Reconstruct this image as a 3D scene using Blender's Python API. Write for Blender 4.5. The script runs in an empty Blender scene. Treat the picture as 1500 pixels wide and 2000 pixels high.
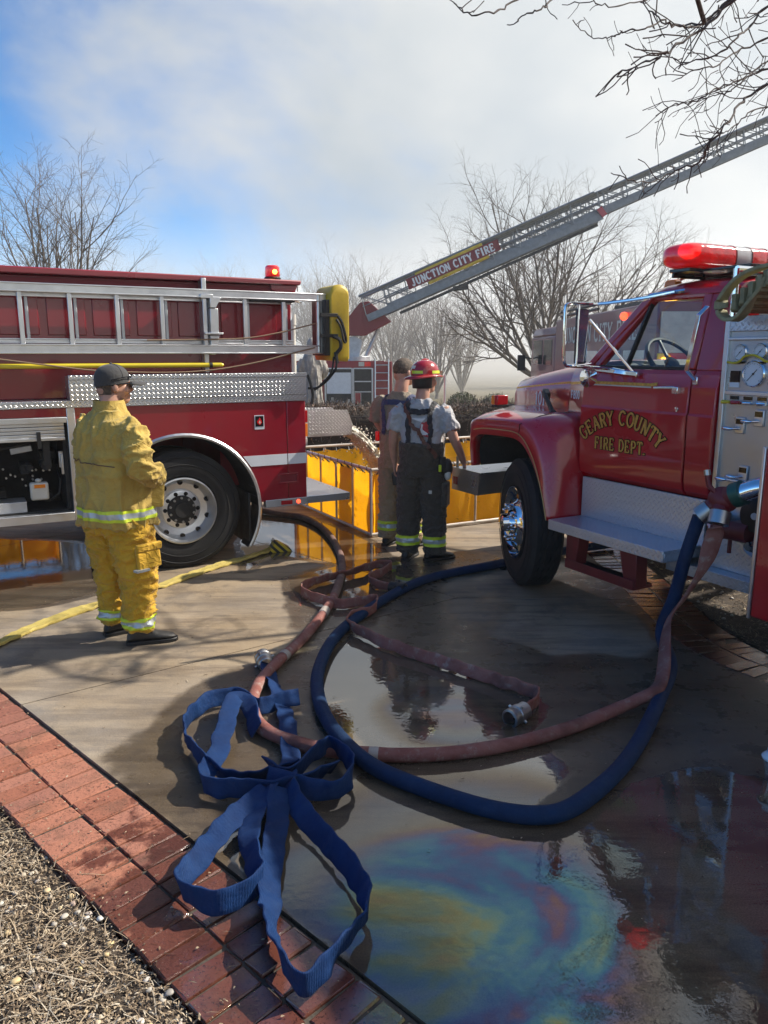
import bpy, bmesh, math, random
from math import sin, cos, pi, radians, sqrt, atan2
from mathutils import Vector, Matrix, noise as mnoise

scene = bpy.context.scene
COL = scene.collection
random.seed(7)

# ---------------------------------------------------------------- camera
cam_data = bpy.data.cameras.new('camera')
cam_data.sensor_fit = 'VERTICAL'
cam_data.sensor_height = 36.0
cam_data.lens = 27.04
cam_data.clip_start = 0.05
cam_data.clip_end = 3000
cam = bpy.data.objects.new('camera', cam_data)
COL.objects.link(cam)
cam.location = (0, 0, 1.85)
cam.rotation_euler = (radians(90 - 11.66), 0, 0)
scene.camera = cam

# ---------------------------------------------------------------- sky
SUN_EL, SUN_AZ = 40.0, 19.0          # elevation, angle from +X towards +Y
world = bpy.data.worlds.new('World')
scene.world = world
world.use_nodes = True
wn, wl = world.node_tree.nodes, world.node_tree.links
wn.clear()
w_out = wn.new('ShaderNodeOutputWorld')
sky = wn.new('ShaderNodeTexSky')
sky.sky_type = 'NISHITA'
sky.sun_disc = False
sky.sun_elevation = radians(SUN_EL)
sky.sun_rotation = radians(90 - SUN_AZ)
sky.air_density = 0.8
sky.dust_density = 0.0
sky.ozone_density = 4.5
bg_sky = wn.new('ShaderNodeBackground')
bg_sky.inputs['Strength'].default_value = 0.13
hs = wn.new('ShaderNodeHueSaturation'); hs.inputs['Saturation'].default_value = 1.25
wl.new(sky.outputs['Color'], hs.inputs['Color']); wl.new(hs.outputs['Color'], bg_sky.inputs['Color'])
# drifting smoke: a plume that rises over the middle and the sunny side of the sky
tc = wn.new('ShaderNodeTexCoord')
mp = wn.new('ShaderNodeMapping')
mp.inputs['Scale'].default_value = (1.0, 1.0, 1.35)
wl.new(tc.outputs['Generated'], mp.inputs['Vector'])
nz = wn.new('ShaderNodeTexNoise')
nz.inputs['Scale'].default_value = 2.4
nz.inputs['Detail'].default_value = 7.0
nz.inputs['Roughness'].default_value = 0.55
nz.inputs['Distortion'].default_value = 0.35
wl.new(mp.outputs['Vector'], nz.inputs['Vector'])
dotn = wn.new('ShaderNodeVectorMath'); dotn.operation = 'DOT_PRODUCT'
dotn.inputs[1].default_value = (0.95, 0.20, 0.10)
wl.new(tc.outputs['Generated'], dotn.inputs[0])
ma = wn.new('ShaderNodeMath'); ma.operation = 'MULTIPLY_ADD'
wl.new(dotn.outputs['Value'], ma.inputs[0]); ma.inputs[1].default_value = 1.15
sep = wn.new('ShaderNodeSeparateXYZ'); wl.new(tc.outputs['Generated'], sep.inputs[0])
thin = wn.new('ShaderNodeMapRange'); thin.interpolation_type = 'SMOOTHSTEP'      # the smoke drifts low: overhead the sky is clear
thin.inputs['From Min'].default_value = 0.46; thin.inputs['From Max'].default_value = 0.80; thin.inputs['To Max'].default_value = -0.42
wl.new(sep.outputs['Z'], thin.inputs['Value'])
mb_ = wn.new('ShaderNodeMath'); mb_.operation = 'MULTIPLY_ADD'; mb_.inputs[1].default_value = 1.35; wl.new(nz.outputs['Fac'], mb_.inputs[0]); wl.new(thin.outputs['Result'], mb_.inputs[2])
mc_ = wn.new('ShaderNodeMath'); mc_.operation = 'SUBTRACT'; wl.new(mb_.outputs[0], mc_.inputs[0]); mc_.inputs[1].default_value = 0.10
wl.new(mc_.outputs[0], ma.inputs[2])
mr = wn.new('ShaderNodeMapRange'); mr.interpolation_type = 'SMOOTHSTEP'
mr.inputs['From Min'].default_value = 0.34
mr.inputs['From Max'].default_value = 0.80
mr.inputs['To Min'].default_value = 0.0
mr.inputs['To Max'].default_value = 0.95
wl.new(ma.outputs[0], mr.inputs['Value'])
nz2 = wn.new('ShaderNodeTexNoise')
nz2.inputs['Scale'].default_value = 2.6
nz2.inputs['Detail'].default_value = 6.0
wl.new(mp.outputs['Vector'], nz2.inputs['Vector'])
sm_ramp = wn.new('ShaderNodeValToRGB')
sm_ramp.color_ramp.elements[0].position = 0.3
sm_ramp.color_ramp.elements[0].color = (0.56, 0.62, 0.66, 1)
sm_ramp.color_ramp.elements[1].position = 0.72
sm_ramp.color_ramp.elements[1].color = (0.97, 0.95, 0.89, 1)
wl.new(nz2.outputs['Fac'], sm_ramp.inputs['Fac'])
bg_smoke = wn.new('ShaderNodeBackground')
sdot = wn.new('ShaderNodeVectorMath'); sdot.operation = 'DOT_PRODUCT'      # smoke scatters more light towards the sun
sdot.inputs[1].default_value = (cos(radians(SUN_EL)) * cos(radians(SUN_AZ)), cos(radians(SUN_EL)) * sin(radians(SUN_AZ)), sin(radians(SUN_EL)))
wl.new(tc.outputs['Generated'], sdot.inputs[0])
glow = wn.new('ShaderNodeMapRange'); glow.inputs['From Min'].default_value = 0.1; glow.inputs['From Max'].default_value = 1.0; glow.inputs['To Min'].default_value = 0.58; glow.inputs['To Max'].default_value = 0.95
wl.new(sdot.outputs['Value'], glow.inputs['Value']); wl.new(glow.outputs['Result'], bg_smoke.inputs['Strength'])
wl.new(sm_ramp.outputs['Color'], bg_smoke.inputs['Color'])
wmix = wn.new('ShaderNodeMixShader')
wl.new(mr.outputs['Result'], wmix.inputs['Fac'])
wl.new(bg_sky.outputs[0], wmix.inputs[1])
wl.new(bg_smoke.outputs[0], wmix.inputs[2])
wl.new(wmix.outputs[0], w_out.inputs['Surface'])

# ---------------------------------------------------------------- sun
sun_data = bpy.data.lights.new('sun', 'SUN')
sun_data.energy = 5.0
sun_data.angle = radians(0.53)
sun_data.color = (1.0, 0.93, 0.82)
sun = bpy.data.objects.new('sun', sun_data)
COL.objects.link(sun)
_sd = Vector((cos(radians(SUN_EL)) * cos(radians(SUN_AZ)), cos(radians(SUN_EL)) * sin(radians(SUN_AZ)), sin(radians(SUN_EL))))
sun.rotation_euler = _sd.to_track_quat('Z', 'Y').to_euler()
sun.location = _sd * 40

# ---------------------------------------------------------------- exposure and render settings
scene.view_settings.view_transform = 'Standard'
scene.view_settings.look = 'None'
scene.view_settings.exposure = 0.5
scene.view_settings.gamma = 1.0
scene.view_settings.use_curve_mapping = False
scene.render.engine = 'CYCLES'
scene.cycles.use_denoising = True
try:
    scene.cycles.denoiser = 'OPENIMAGEDENOISE'
    scene.cycles.denoising_input_passes = 'RGB_ALBEDO_NORMAL'
except Exception:
    pass
scene.cycles.max_bounces = 8
scene.cycles.diffuse_bounces = 3
scene.cycles.glossy_bounces = 4
scene.cycles.transmission_bounces = 6
scene.cycles.volume_bounces = 2
scene.cycles.caustics_reflective = False
scene.cycles.caustics_refractive = False
scene.cycles.sample_clamp_indirect = 6.0

# ================================================================ helpers
def tag(o, label=None, cat=None, group=None, kind=None):
    if label: o['label'] = label
    if cat: o['category'] = cat
    if group: o['group'] = group
    if kind: o['kind'] = kind
    return o

def empty(name, loc=(0, 0, 0), rz=0.0):
    o = bpy.data.objects.new(name, None)
    o.empty_display_size = 0.2
    COL.objects.link(o)
    o.location = loc
    o.rotation_euler = (0, 0, rz)
    return o

def thing(name, label, cat, loc=(0, 0, 0), rz=0.0, group=None):
    return tag(empty(name, loc, rz), label, cat, group)

def copy_tree(o, parent=None):
    c = o.copy()
    COL.objects.link(c)
    c.parent = parent
    for ch in list(o.children):
        copy_tree(ch, c)
    return c

def frame_from(d, up=Vector((0, 0, 1))):
    d = d.normalized()
    if abs(d.dot(up)) > 0.98:
        up = Vector((0, 1, 0)) if abs(d.y) < 0.9 else Vector((1, 0, 0))
    a = d.cross(up).normalized()
    b = a.cross(d).normalized()
    return a, b

class MB:
    """collects shapes into one mesh"""
    def __init__(s):
        s.v = []; s.f = []; s.m = []; s.mi = 0
    def add(s, vs, fs):
        o = len(s.v)
        s.v.extend([tuple(p) for p in vs])
        for f in fs:
            s.f.append(tuple(i + o for i in f)); s.m.append(s.mi)
        return s
    def quad(s, a, b, c, d):
        return s.add([a, b, c, d], [(0, 1, 2, 3)])
    def box(s, x0, x1, y0, y1, z0, z1):
        return s.add([(x0, y0, z0), (x1, y0, z0), (x1, y1, z0), (x0, y1, z0), (x0, y0, z1), (x1, y0, z1), (x1, y1, z1), (x0, y1, z1)],
                     [(3, 2, 1, 0), (4, 5, 6, 7), (0, 1, 5, 4), (1, 2, 6, 5), (2, 3, 7, 6), (3, 0, 4, 7)])
    def boxm(s, M, sx, sy, sz):
        vs = [M @ Vector((x * sx / 2, y * sy / 2, z * sz / 2)) for z in (-1, 1) for x, y in ((-1, -1), (1, -1), (1, 1), (-1, 1))]
        return s.add(vs, [(3, 2, 1, 0), (4, 5, 6, 7), (0, 1, 5, 4), (1, 2, 6, 5), (2, 3, 7, 6), (3, 0, 4, 7)])
    def bar(s, p0, p1, w, h, up=Vector((0, 0, 1))):
        p0, p1 = Vector(p0), Vector(p1)
        a, b = frame_from(p1 - p0, up)
        vs = []
        for p in (p0, p1):
            for sa, sb in ((-1, -1), (1, -1), (1, 1), (-1, 1)):
                vs.append(p + a * sa * w / 2 + b * sb * h / 2)
        return s.add(vs, [(0, 1, 2, 3), (7, 6, 5, 4), (1, 0, 4, 5), (2, 1, 5, 6), (3, 2, 6, 7), (0, 3, 7, 4)])
    def cyl(s, p0, p1, r0, r1=None, n=16, caps=True):
        p0, p1 = Vector(p0), Vector(p1)
        r1 = r0 if r1 is None else r1
        a, b = frame_from(p1 - p0)
        vs = []
        for p, r in ((p0, r0), (p1, r1)):
            for i in range(n):
                t = 2 * pi * i / n
                vs.append(p + (a * cos(t) + b * sin(t)) * r)
        fs = [((i + 1) % n, i, i + n, (i + 1) % n + n) for i in range(n)]
        if caps:
            fs.append(tuple(range(n))); fs.append(tuple(range(2 * n - 1, n - 1, -1)))
        return s.add(vs, fs)
    def tube(s, pts, r, n=8, caps=True, closed=False):
        pts = [Vector(p) for p in pts]
        N = len(pts)
        rs = r if isinstance(r, (list, tuple)) else [r] * N
        vs = []; pa = None
        for i, p in enumerate(pts):
            d = (pts[min(i + 1, N - 1)] - pts[max(i - 1, 0)])
            if d.length < 1e-9: d = Vector((0, 0, 1))
            d.normalize()
            if pa is None:
                a, b = frame_from(d)
            else:
                a = pa - d * pa.dot(d)
                if a.length < 1e-6: a, b = frame_from(d)
                a.normalize(); b = a.cross(d)
            pa = a
            for k in range(n):
                t = 2 * pi * k / n
                vs.append(p + (a * cos(t) + b * sin(t)) * rs[i])
        fs = []
        for i in range(N - 1):
            for k in range(n):
                k2 = (k + 1) % n
                fs.append((i * n + k2, i * n + k, (i + 1) * n + k, (i + 1) * n + k2))
        if caps:
            fs.append(tuple(range(n))); fs.append(tuple(range(N * n - 1, (N - 1) * n - 1, -1)))
        return s.add(vs, fs)
    def rings(s, rings, caps=True, closed=True):
        """loft through rings with the same number of points"""
        n = len(rings[0]); vs = [p for r in rings for p in r]; fs = []
        rng = range(n) if closed else range(n - 1)
        for i in range(len(rings) - 1):
            for k in rng:
                k2 = (k + 1) % n
                fs.append((i * n + k, i * n + k2, (i + 1) * n + k2, (i + 1) * n + k))
        if caps and closed:
            fs.append(tuple(range(n - 1, -1, -1))); fs.append(tuple(range((len(rings) - 1) * n, len(rings) * n)))
        return s.add(vs, fs)
    def lathe(s, prof, org=(0, 0, 0), axis=(0, 0, 1), n=32, caps=False):
        org = Vector(org); ax = Vector(axis).normalized(); a, b = frame_from(ax)
        rr = []
        for r, h in prof:
            rr.append([org + ax * h + (a * cos(2 * pi * k / n) + b * sin(2 * pi * k / n)) * max(r, 1e-4) for k in range(n)])
        return s.rings(rr, caps=caps)
    def prism(s, poly, h, plane='xz', o=0.0):
        """polygon in a plane extruded from o to o+h along the third axis"""
        def P(u, v, w):
            return {'xz': (u, w, v), 'xy': (u, v, w), 'yz': (w, u, v)}[plane]
        n = len(poly)
        vs = [P(u, v, o) for u, v in poly] + [P(u, v, o + h) for u, v in poly]
        fs = [tuple(range(n)), tuple(range(2 * n - 1, n - 1, -1))]
        fs += [((i + 1) % n, i, i + n, (i + 1) % n + n) for i in range(n)]
        return s.add(vs, fs)
    def sphere(s, c, r, n=12, m=8, sc=(1, 1, 1)):
        rr = []
        for j in range(m + 1):
            t = pi * j / m
            rr.append([(c[0] + r * sc[0] * max(sin(t), 1e-3) * cos(2 * pi * k / n), c[1] + r * sc[1] * max(sin(t), 1e-3) * sin(2 * pi * k / n), c[2] - r * sc[2] * cos(t)) for k in range(n)])
        return s.rings(rr, caps=True)
    def mesh(s, name):
        me = bpy.data.meshes.new(name)
        me.from_pydata(s.v, [], s.f)
        return me
    def build(s, name, mats, parent=None, smooth=35, bevel=0.0, uv=True, fixn=True, segs=2):
        me = s.mesh(name)
        if not isinstance(mats, (list, tuple)): mats = [mats]
        for m in mats: me.materials.append(m)
        if len(mats) > 1:
            me.polygons.foreach_set('material_index', s.m)
        if fixn:
            bm = bmesh.new(); bm.from_mesh(me)
            bmesh.ops.recalc_face_normals(bm, faces=bm.faces)
            bm.to_mesh(me); bm.free()
        if uv: box_uv(me)
        if smooth:
            me.shade_smooth()
            me.set_sharp_from_angle(angle=radians(smooth))
        o = bpy.data.objects.new(name, me)
        COL.objects.link(o)
        o.parent = parent
        if bevel:
            md = o.modifiers.new('edge', 'BEVEL')
            md.width = bevel; md.segments = segs; md.limit_method = 'ANGLE'; md.angle_limit = radians(40)
            md.harden_normals = False
        return o

def box_uv(me):
    import numpy as np
    uvl = me.uv_layers.new(name='UVMap')
    nl = len(me.loops)
    if nl == 0: return
    co = np.empty(len(me.vertices) * 3, np.float32); me.vertices.foreach_get('co', co); co = co.reshape(-1, 3)
    li = np.empty(nl, np.int32); me.loops.foreach_get('vertex_index', li)
    pn = np.empty(len(me.polygons) * 3, np.float32); me.polygons.foreach_get('normal', pn); pn = np.abs(pn.reshape(-1, 3))
    tot = np.empty(len(me.polygons), np.int32); me.polygons.foreach_get('loop_total', tot)
    ax = np.repeat(np.argmax(pn, axis=1), tot)
    c = co[li]
    u = np.where(ax == 0, c[:, 1], c[:, 0]); v = np.where(ax == 2, c[:, 1], c[:, 2])
    uvl.data.foreach_set('uv', np.stack([u, v], 1).astype(np.float32).ravel())

def catmull(pts, per=8):
    P = [Vector(p) for p in pts]
    P = [P[0] * 2 - P[1]] + P + [P[-1] * 2 - P[-2]]
    out = []
    for i in range(1, len(P) - 2):
        p0, p1, p2, p3 = P[i - 1:i + 3]
        for k in range(per):
            t = k / per
            out.append(0.5 * ((2 * p1) + (p2 - p0) * t + (2 * p0 - 5 * p1 + 4 * p2 - p3) * t * t + (3 * p1 - p0 - 3 * p2 + p3) * t ** 3))
    out.append(P[-2].copy())
    return out

def mesh_obj(name, me, mats, parent=None):
    for m in (mats if isinstance(mats, (list, tuple)) else [mats]): me.materials.append(m)
    o = bpy.data.objects.new(name, me); COL.objects.link(o); o.parent = parent
    return o

# ================================================================ materials
def new_mat(name):
    m = bpy.data.materials.new(name); m.use_nodes = True
    nt = m.node_tree
    return m, nt, nt.nodes['Principled BSDF'], nt.nodes, nt.links

def simple(name, col, rough=0.5, metal=0.0, coat=0.0, vary=0.0, scale=6.0, bump=0.0, bscale=40.0, rvary=0.0, spec=0.5, sss=0.0, emit=None, estr=0.0, trans=0.0, dirt=None, dscale=2.5, damt=0.5):
    m, nt, b, n, l = new_mat(name)
    b.inputs['Base Color'].default_value = (*col, 1)
    b.inputs['Roughness'].default_value = rough
    b.inputs['Metallic'].default_value = metal
    b.inputs['Specular IOR Level'].default_value = spec
    if coat:
        b.inputs['Coat Weight'].default_value = coat; b.inputs['Coat Roughness'].default_value = 0.04
    if sss:
        b.inputs['Subsurface Weight'].default_value = sss; b.inputs['Subsurface Radius'].default_value = (0.012, 0.005, 0.003)
    if emit:
        b.inputs['Emission Color'].default_value = (*emit, 1); b.inputs['Emission Strength'].default_value = estr
    if trans: b.inputs['Transmission Weight'].default_value = trans
    t = None
    if vary or bump or rvary or dirt:
        t = n.new('ShaderNodeTexCoord')
    src = None
    if vary:
        z = n.new('ShaderNodeTexNoise'); z.inputs['Scale'].default_value = scale; z.inputs['Detail'].default_value = 6
        l.new(t.outputs['Object'], z.inputs['Vector'])
        r = n.new('ShaderNodeValToRGB')
        r.color_ramp.elements[0].position = 0.3; r.color_ramp.elements[1].position = 0.7
        r.color_ramp.elements[0].color = (*[c * (1 - vary) for c in col], 1)
        r.color_ramp.elements[1].color = (*[min(1, c * (1 + vary)) for c in col], 1)
        l.new(z.outputs['Fac'], r.inputs['Fac']); src = r.outputs['Color']
    if dirt:
        z = n.new('ShaderNodeTexNoise'); z.inputs['Scale'].default_value = dscale; z.inputs['Detail'].default_value = 9; z.inputs['Roughness'].default_value = 0.65
        l.new(t.outputs['Object'], z.inputs['Vector'])
        r = n.new('ShaderNodeMapRange'); r.inputs['From Min'].default_value = 0.48; r.inputs['From Max'].default_value = 0.75; r.inputs['To Max'].default_value = damt
        l.new(z.outputs['Fac'], r.inputs['Value'])
        mx = n.new('ShaderNodeMix'); mx.data_type = 'RGBA'
        l.new(r.outputs['Result'], mx.inputs['Factor'])
        if src: l.new(src, mx.inputs['A'])
        else: mx.inputs['A'].default_value = (*col, 1)
        mx.inputs['B'].default_value = (*dirt, 1)
        src = mx.outputs['Result']
    if src: l.new(src, b.inputs['Base Color'])
    if rvary:
        z = n.new('ShaderNodeTexNoise'); z.inputs['Scale'].default_value = scale * 1.7; z.inputs['Detail'].default_value = 7
        l.new(t.outputs['Object'], z.inputs['Vector'])
        r = n.new('ShaderNodeMapRange'); r.inputs['From Min'].default_value = 0.3; r.inputs['From Max'].default_value = 0.7
        r.inputs['To Min'].default_value = max(0.0, rough - rvary); r.inputs['To Max'].default_value = rough + rvary
        l.new(z.outputs['Fac'], r.inputs['Value']); l.new(r.outputs['Result'], b.inputs['Roughness'])
    if bump:
        z = n.new('ShaderNodeTexNoise'); z.inputs['Scale'].default_value = bscale; z.inputs['Detail'].default_value = 5
        l.new(t.outputs['Object'], z.inputs['Vector'])
        bp = n.new('ShaderNodeBump'); bp.inputs['Strength'].default_value = bump; bp.inputs['Distance'].default_value = 0.01
        l.new(z.outputs['Fac'], bp.inputs['Height']); l.new(bp.outputs['Normal'], b.inputs['Normal'])
    return m

def math_node(n, l, op, a, b=None, c=None, clamp=False):
    q = n.new('ShaderNodeMath'); q.operation = op; q.use_clamp = clamp
    for i, x in enumerate((a, b, c)):
        if x is None: continue
        if isinstance(x, (int, float)): q.inputs[i].default_value = x
        else: l.new(x, q.inputs[i])
    return q.outputs[0]

def tread_plate(name, col=(0.62, 0.63, 0.65), cell=0.026, rough=0.3, metal=1.0, strength=0.7):
    """aluminium tread plate: raised lozenges that alternate in direction"""
    m, nt, b, n, l = new_mat(name)
    b.inputs['Base Color'].default_value = (*col, 1); b.inputs['Metallic'].default_value = metal
    uv = n.new('ShaderNodeUVMap'); sp = n.new('ShaderNodeSeparateXYZ')
    rot = n.new('ShaderNodeMapping'); rot.inputs['Rotation'].default_value = (0, 0, radians(45)); rot.inputs['Scale'].default_value = (1 / cell,) * 3
    l.new(uv.outputs['UV'], rot.inputs['Vector']); l.new(rot.outputs['Vector'], sp.inputs['Vector'])
    M = lambda op, a, bb=None, c=None: math_node(n, l, op, a, bb, c)
    u, v = sp.outputs['X'], sp.outputs['Y']
    fu, fv = M('FLOOR', u), M('FLOOR', v)
    par = M('MODULO', M('ABSOLUTE', M('ADD', fu, fv)), 2.0)
    lu = M('SUBTRACT', M('SUBTRACT', u, fu), 0.5); lv = M('SUBTRACT', M('SUBTRACT', v, fv), 0.5)
    ip = M('SUBTRACT', 1.0, par)
    a = M('ADD', M('MULTIPLY', lu, par), M('MULTIPLY', lv, ip))
    c = M('ADD', M('MULTIPLY', lv, par), M('MULTIPLY', lu, ip))
    e = M('ADD', M('POWER', M('DIVIDE', M('ABSOLUTE', a), 0.52), 2.0), M('POWER', M('DIVIDE', M('ABSOLUTE', c), 0.17), 2.0))
    h = math_node(n, l, 'SUBTRACT', 1.0, e, None, True)
    h = M('POWER', h, 0.5)
    bp = n.new('ShaderNodeBump'); bp.inputs['Strength'].default_value = strength; bp.inputs['Distance'].default_value = 0.0035
    l.new(h, bp.inputs['Height']); l.new(bp.outputs['Normal'], b.inputs['Normal'])
    t = n.new('ShaderNodeTexCoord')
    z = n.new('ShaderNodeTexNoise'); z.inputs['Scale'].default_value = 5; z.inputs['Detail'].default_value = 8
    l.new(t.outputs['Object'], z.inputs['Vector'])
    r = n.new('ShaderNodeMapRange'); r.inputs['From Min'].default_value = 0.3; r.inputs['From Max'].default_value = 0.7
    r.inputs['To Min'].default_value = rough - 0.04; r.inputs['To Max'].default_value = rough + 0.07
    l.new(z.outputs['Fac'], r.inputs['Value']); l.new(r.outputs['Result'], b.inputs['Roughness'])
    return m

M_ = {}
M_['paint'] = simple('fire_red_paint', (0.29, 0.003, 0.016), 0.32, coat=1.0, vary=0.06, scale=2, rvary=0.05, dirt=(0.12, 0.03, 0.03), dscale=3.5, damt=0.25)
M_['paint_f'] = simple('pumper_red_paint', (0.50, 0.004, 0.014), 0.3, coat=1.0, vary=0.06, scale=2, rvary=0.05, dirt=(0.16, 0.04, 0.035), dscale=4, damt=0.25)
M_['maroon'] = simple('maroon_panel', (0.19, 0.010, 0.02), 0.55)
M_['tread'] = tread_plate('tread_plate')
M_['tread_fine'] = tread_plate('tread_plate_fine', cell=0.03, rough=0.32, col=(0.60, 0.64, 0.70), metal=0.75, strength=1.3)
M_['alu'] = simple('brushed_aluminium', (0.66, 0.67, 0.69), 0.36, 1.0, vary=0.08, rvary=0.08, scale=9)
M_['alu_dull'] = simple('dull_aluminium', (0.50, 0.52, 0.55), 0.5, 0.85, vary=0.12, rvary=0.08, scale=7)
M_['chrome'] = simple('chrome', (0.85, 0.86, 0.88), 0.07, 1.0, rvary=0.03)
M_['steel'] = simple('steel', (0.42, 0.42, 0.42), 0.4, 1.0, vary=0.15, rvary=0.1)
M_['panel'] = simple('polished_stainless', (0.47, 0.49, 0.52), 0.32, 0.75, vary=0.07, rvary=0.05, scale=4)
M_['rubber'] = simple('tyre_rubber', (0.011, 0.011, 0.012), 0.8, vary=0.25, scale=9, dirt=(0.07, 0.06, 0.05), dscale=5, damt=0.22, bump=0.15, bscale=90)
M_['black'] = simple('black_plastic', (0.012, 0.012, 0.013), 0.5, vary=0.2, rvary=0.1)
M_['blackgloss'] = simple('black_gloss', (0.008, 0.008, 0.01), 0.12)
M_['dark'] = simple('dark_underbody', (0.022, 0.021, 0.02), 0.8, vary=0.4, scale=8, bump=0.2)
M_['white'] = simple('white_reflective_stripe', (0.72, 0.74, 0.78), 0.45, vary=0.05)
M_['offwhite'] = simple('white_plastic', (0.62, 0.60, 0.54), 0.45, vary=0.12)
M_['gold'] = simple('gold_leaf', (0.62, 0.40, 0.10), 0.33, 0.7, vary=0.3, scale=60)
M_['pin'] = simple('gold_pinstripe', (0.55, 0.30, 0.10), 0.35, 0.2)
M_['red_lens'] = simple('red_lens', (0.70, 0.008, 0.010), 0.12, coat=1.0, emit=(1.0, 0.01, 0.01), estr=0.10, trans=0.35, bump=0.3, bscale=45, vary=0.35, scale=14)
M_['red_glow'] = simple('red_lamp_lit', (0.9, 0.03, 0.02), 0.15, emit=(1.0, 0.08, 0.03), estr=2.2)
M_['red_dull'] = simple('red_marker_lens', (0.42, 0.01, 0.015), 0.16, coat=0.6)
M_['amber'] = simple('amber_lens', (0.85, 0.25, 0.02), 0.15, coat=0.6)
M_['amber_glow'] = simple('amber_lamp_lit', (0.95, 0.4, 0.03), 0.2, emit=(1.0, 0.42, 0.05), estr=6.0)
M_['yellow'] = simple('yellow_vinyl', (0.62, 0.43, 0.03), 0.5, vary=0.18, scale=5, bump=0.25, bscale=9, dirt=(0.25, 0.17, 0.04), dscale=4, damt=0.5)
M_['yellow_pole'] = simple('yellow_fibreglass', (0.66, 0.52, 0.03), 0.35, vary=0.1)
M_['grille'] = simple('dark_red_frame', (0.16, 0.01, 0.015), 0.45, vary=0.2, dirt=(0.05, 0.03, 0.03), damt=0.5)

def glass_mat(name, tint=(0.8, 0.86, 0.86), alpha=0.18, rough=0.02):
    m, nt, b, n, l = new_mat(name)
    out = n['Material Output']
    tr = n.new('ShaderNodeBsdfTransparent'); tr.inputs['Color'].default_value = (*tint, 1)
    gl = n.new('ShaderNodeBsdfGlossy'); gl.inputs['Roughness'].default_value = rough; gl.inputs['Color'].default_value = (0.9, 0.95, 1, 1)
    lw = n.new('ShaderNodeLayerWeight'); lw.inputs['Blend'].default_value = 0.5
    mx = n.new('ShaderNodeMixShader')
    k = math_node(n, l, 'MULTIPLY_ADD', math_node(n, l, 'POWER', lw.outputs['Facing'], 4.0), 0.8, alpha, True)
    l.new(k, mx.inputs['Fac']); l.new(tr.outputs[0], mx.inputs[1]); l.new(gl.outputs[0], mx.inputs[2])
    l.new(mx.outputs[0], out.inputs['Surface'])
    return m
M_['glass'] = glass_mat('window_glass', alpha=0.05)
M_['glass_dark'] = simple('dark_glass', (0.02, 0.025, 0.03), 0.06)

# ================================================================ layout (metres, world)
POOLS = [[(-0.408, 2.91), (-0.243, 3.007), (-0.023, 3.13), (0.199, 3.007), (0.441, 2.837), (0.626, 2.717), (0.844, 2.855), (1.147, 3.067), (1.516, 3.195), (1.779, 2.987), (1.693, 2.351), (1.273, 1.673), (0.201, 1.673), (0.074, 1.899), (-0.079, 2.053), (-0.335, 2.326), (-0.649, 2.636)], [(-0.363, 4.075), (-0.323, 4.57), (-0.203, 4.81), (0.033, 4.63), (0.341, 4.367), (0.625, 4.18), (0.801, 4.008), (0.825, 3.699), (0.68, 3.481), (0.751, 3.332), (0.793, 3.195), (0.673, 2.948), (0.519, 2.802), (0.2, 3.026), (-0.023, 3.195), (-0.145, 3.332), (-0.285, 3.587)], [(-3.851, 5.244), (-5.587, 7.779), (-3.914, 7.621), (-3.355, 7.534), (-2.844, 7.406), (-2.39, 6.599), (-2.214, 5.848), (-2.628, 5.459)], [(-1.2, 6.435), (-1.43, 7.448), (-1.523, 8.964), (-0.885, 8.672), (-0.129, 7.534), (0.0, 7.009), (-0.271, 6.549), (-0.705, 6.825), (-1.004, 6.953)], [(-0.816, 6.202), (-0.495, 6.516), (0.047, 6.861), (0.22, 6.356), (0.039, 5.531), (-0.333, 5.299), (-0.617, 5.531)]]
DAMP = [(-0.586, 2.515), (-1.107, 2.948), (-1.291, 3.285), (-1.197, 3.699), (-1.033, 4.145), (-0.484, 4.57), (-0.732, 5.531), (-0.571, 6.356), (0.736, 7.143), (1.464, 6.861), (2.259, 5.916), (2.632, 4.367), (1.139, 1.673), (0.067, 1.673)]
DRY = [(0.571, 6.356), (0.94, 6.483), (1.417, 6.202), (1.732, 5.654), (1.818, 5.084), (1.79, 4.701), (1.587, 4.487), (1.292, 4.57), (1.048, 4.487), (0.944, 4.613), (0.708, 4.792), (0.525, 4.983), (0.453, 5.412), (0.411, 5.916)]
RIGHT_EDGE = [(1.889, 7.896), (1.913, 6.953), (1.924, 6.324), (1.908, 5.531), (1.906, 4.934), (2.0, 4.487), (2.197, 4.11), (2.437, 3.817)]
PINK = [(-1.245, 8.716, 0.033), (-0.928, 8.517, 0.033), (-0.666, 7.994, 0.033), (-0.474, 7.274, 0.033), (-0.367, 6.481, 0.033), (-0.383, 5.615, 0.033), (-0.508, 4.817, 0.033), (-0.634, 4.367, 0.033), (-0.702, 4.036, 0.033), (-0.693, 3.761, 0.033), (-0.612, 3.533, 0.033), (-0.467, 3.394, 0.033), (-0.239, 3.292, 0.033), (0.118, 3.25, 0.033), (0.481, 3.311, 0.033), (0.882, 3.491, 0.033), (1.305, 3.756, 0.053), (1.487, 3.865, 0.11)]
BLUE = [(1.745, 7.058, 0.037), (1.349, 6.759, 0.037), (0.939, 6.484, 0.037), (0.425, 6.138, 0.037), (0.12, 5.745, 0.037), (-0.18, 5.149, 0.037), (-0.331, 4.696, 0.037), (-0.382, 4.205, 0.037), (-0.354, 3.863, 0.037), (-0.278, 3.569, 0.037), (-0.163, 3.313, 0.037), (-0.023, 3.118, 0.037), (0.174, 2.966, 0.037), (0.417, 2.823, 0.037), (0.616, 2.773, 0.037), (0.774, 2.834, 0.037), (1.013, 3.08, 0.037), (1.226, 3.386, 0.037), (1.473, 3.814, 0.06), (1.64, 4.131, 0.1)]
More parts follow.
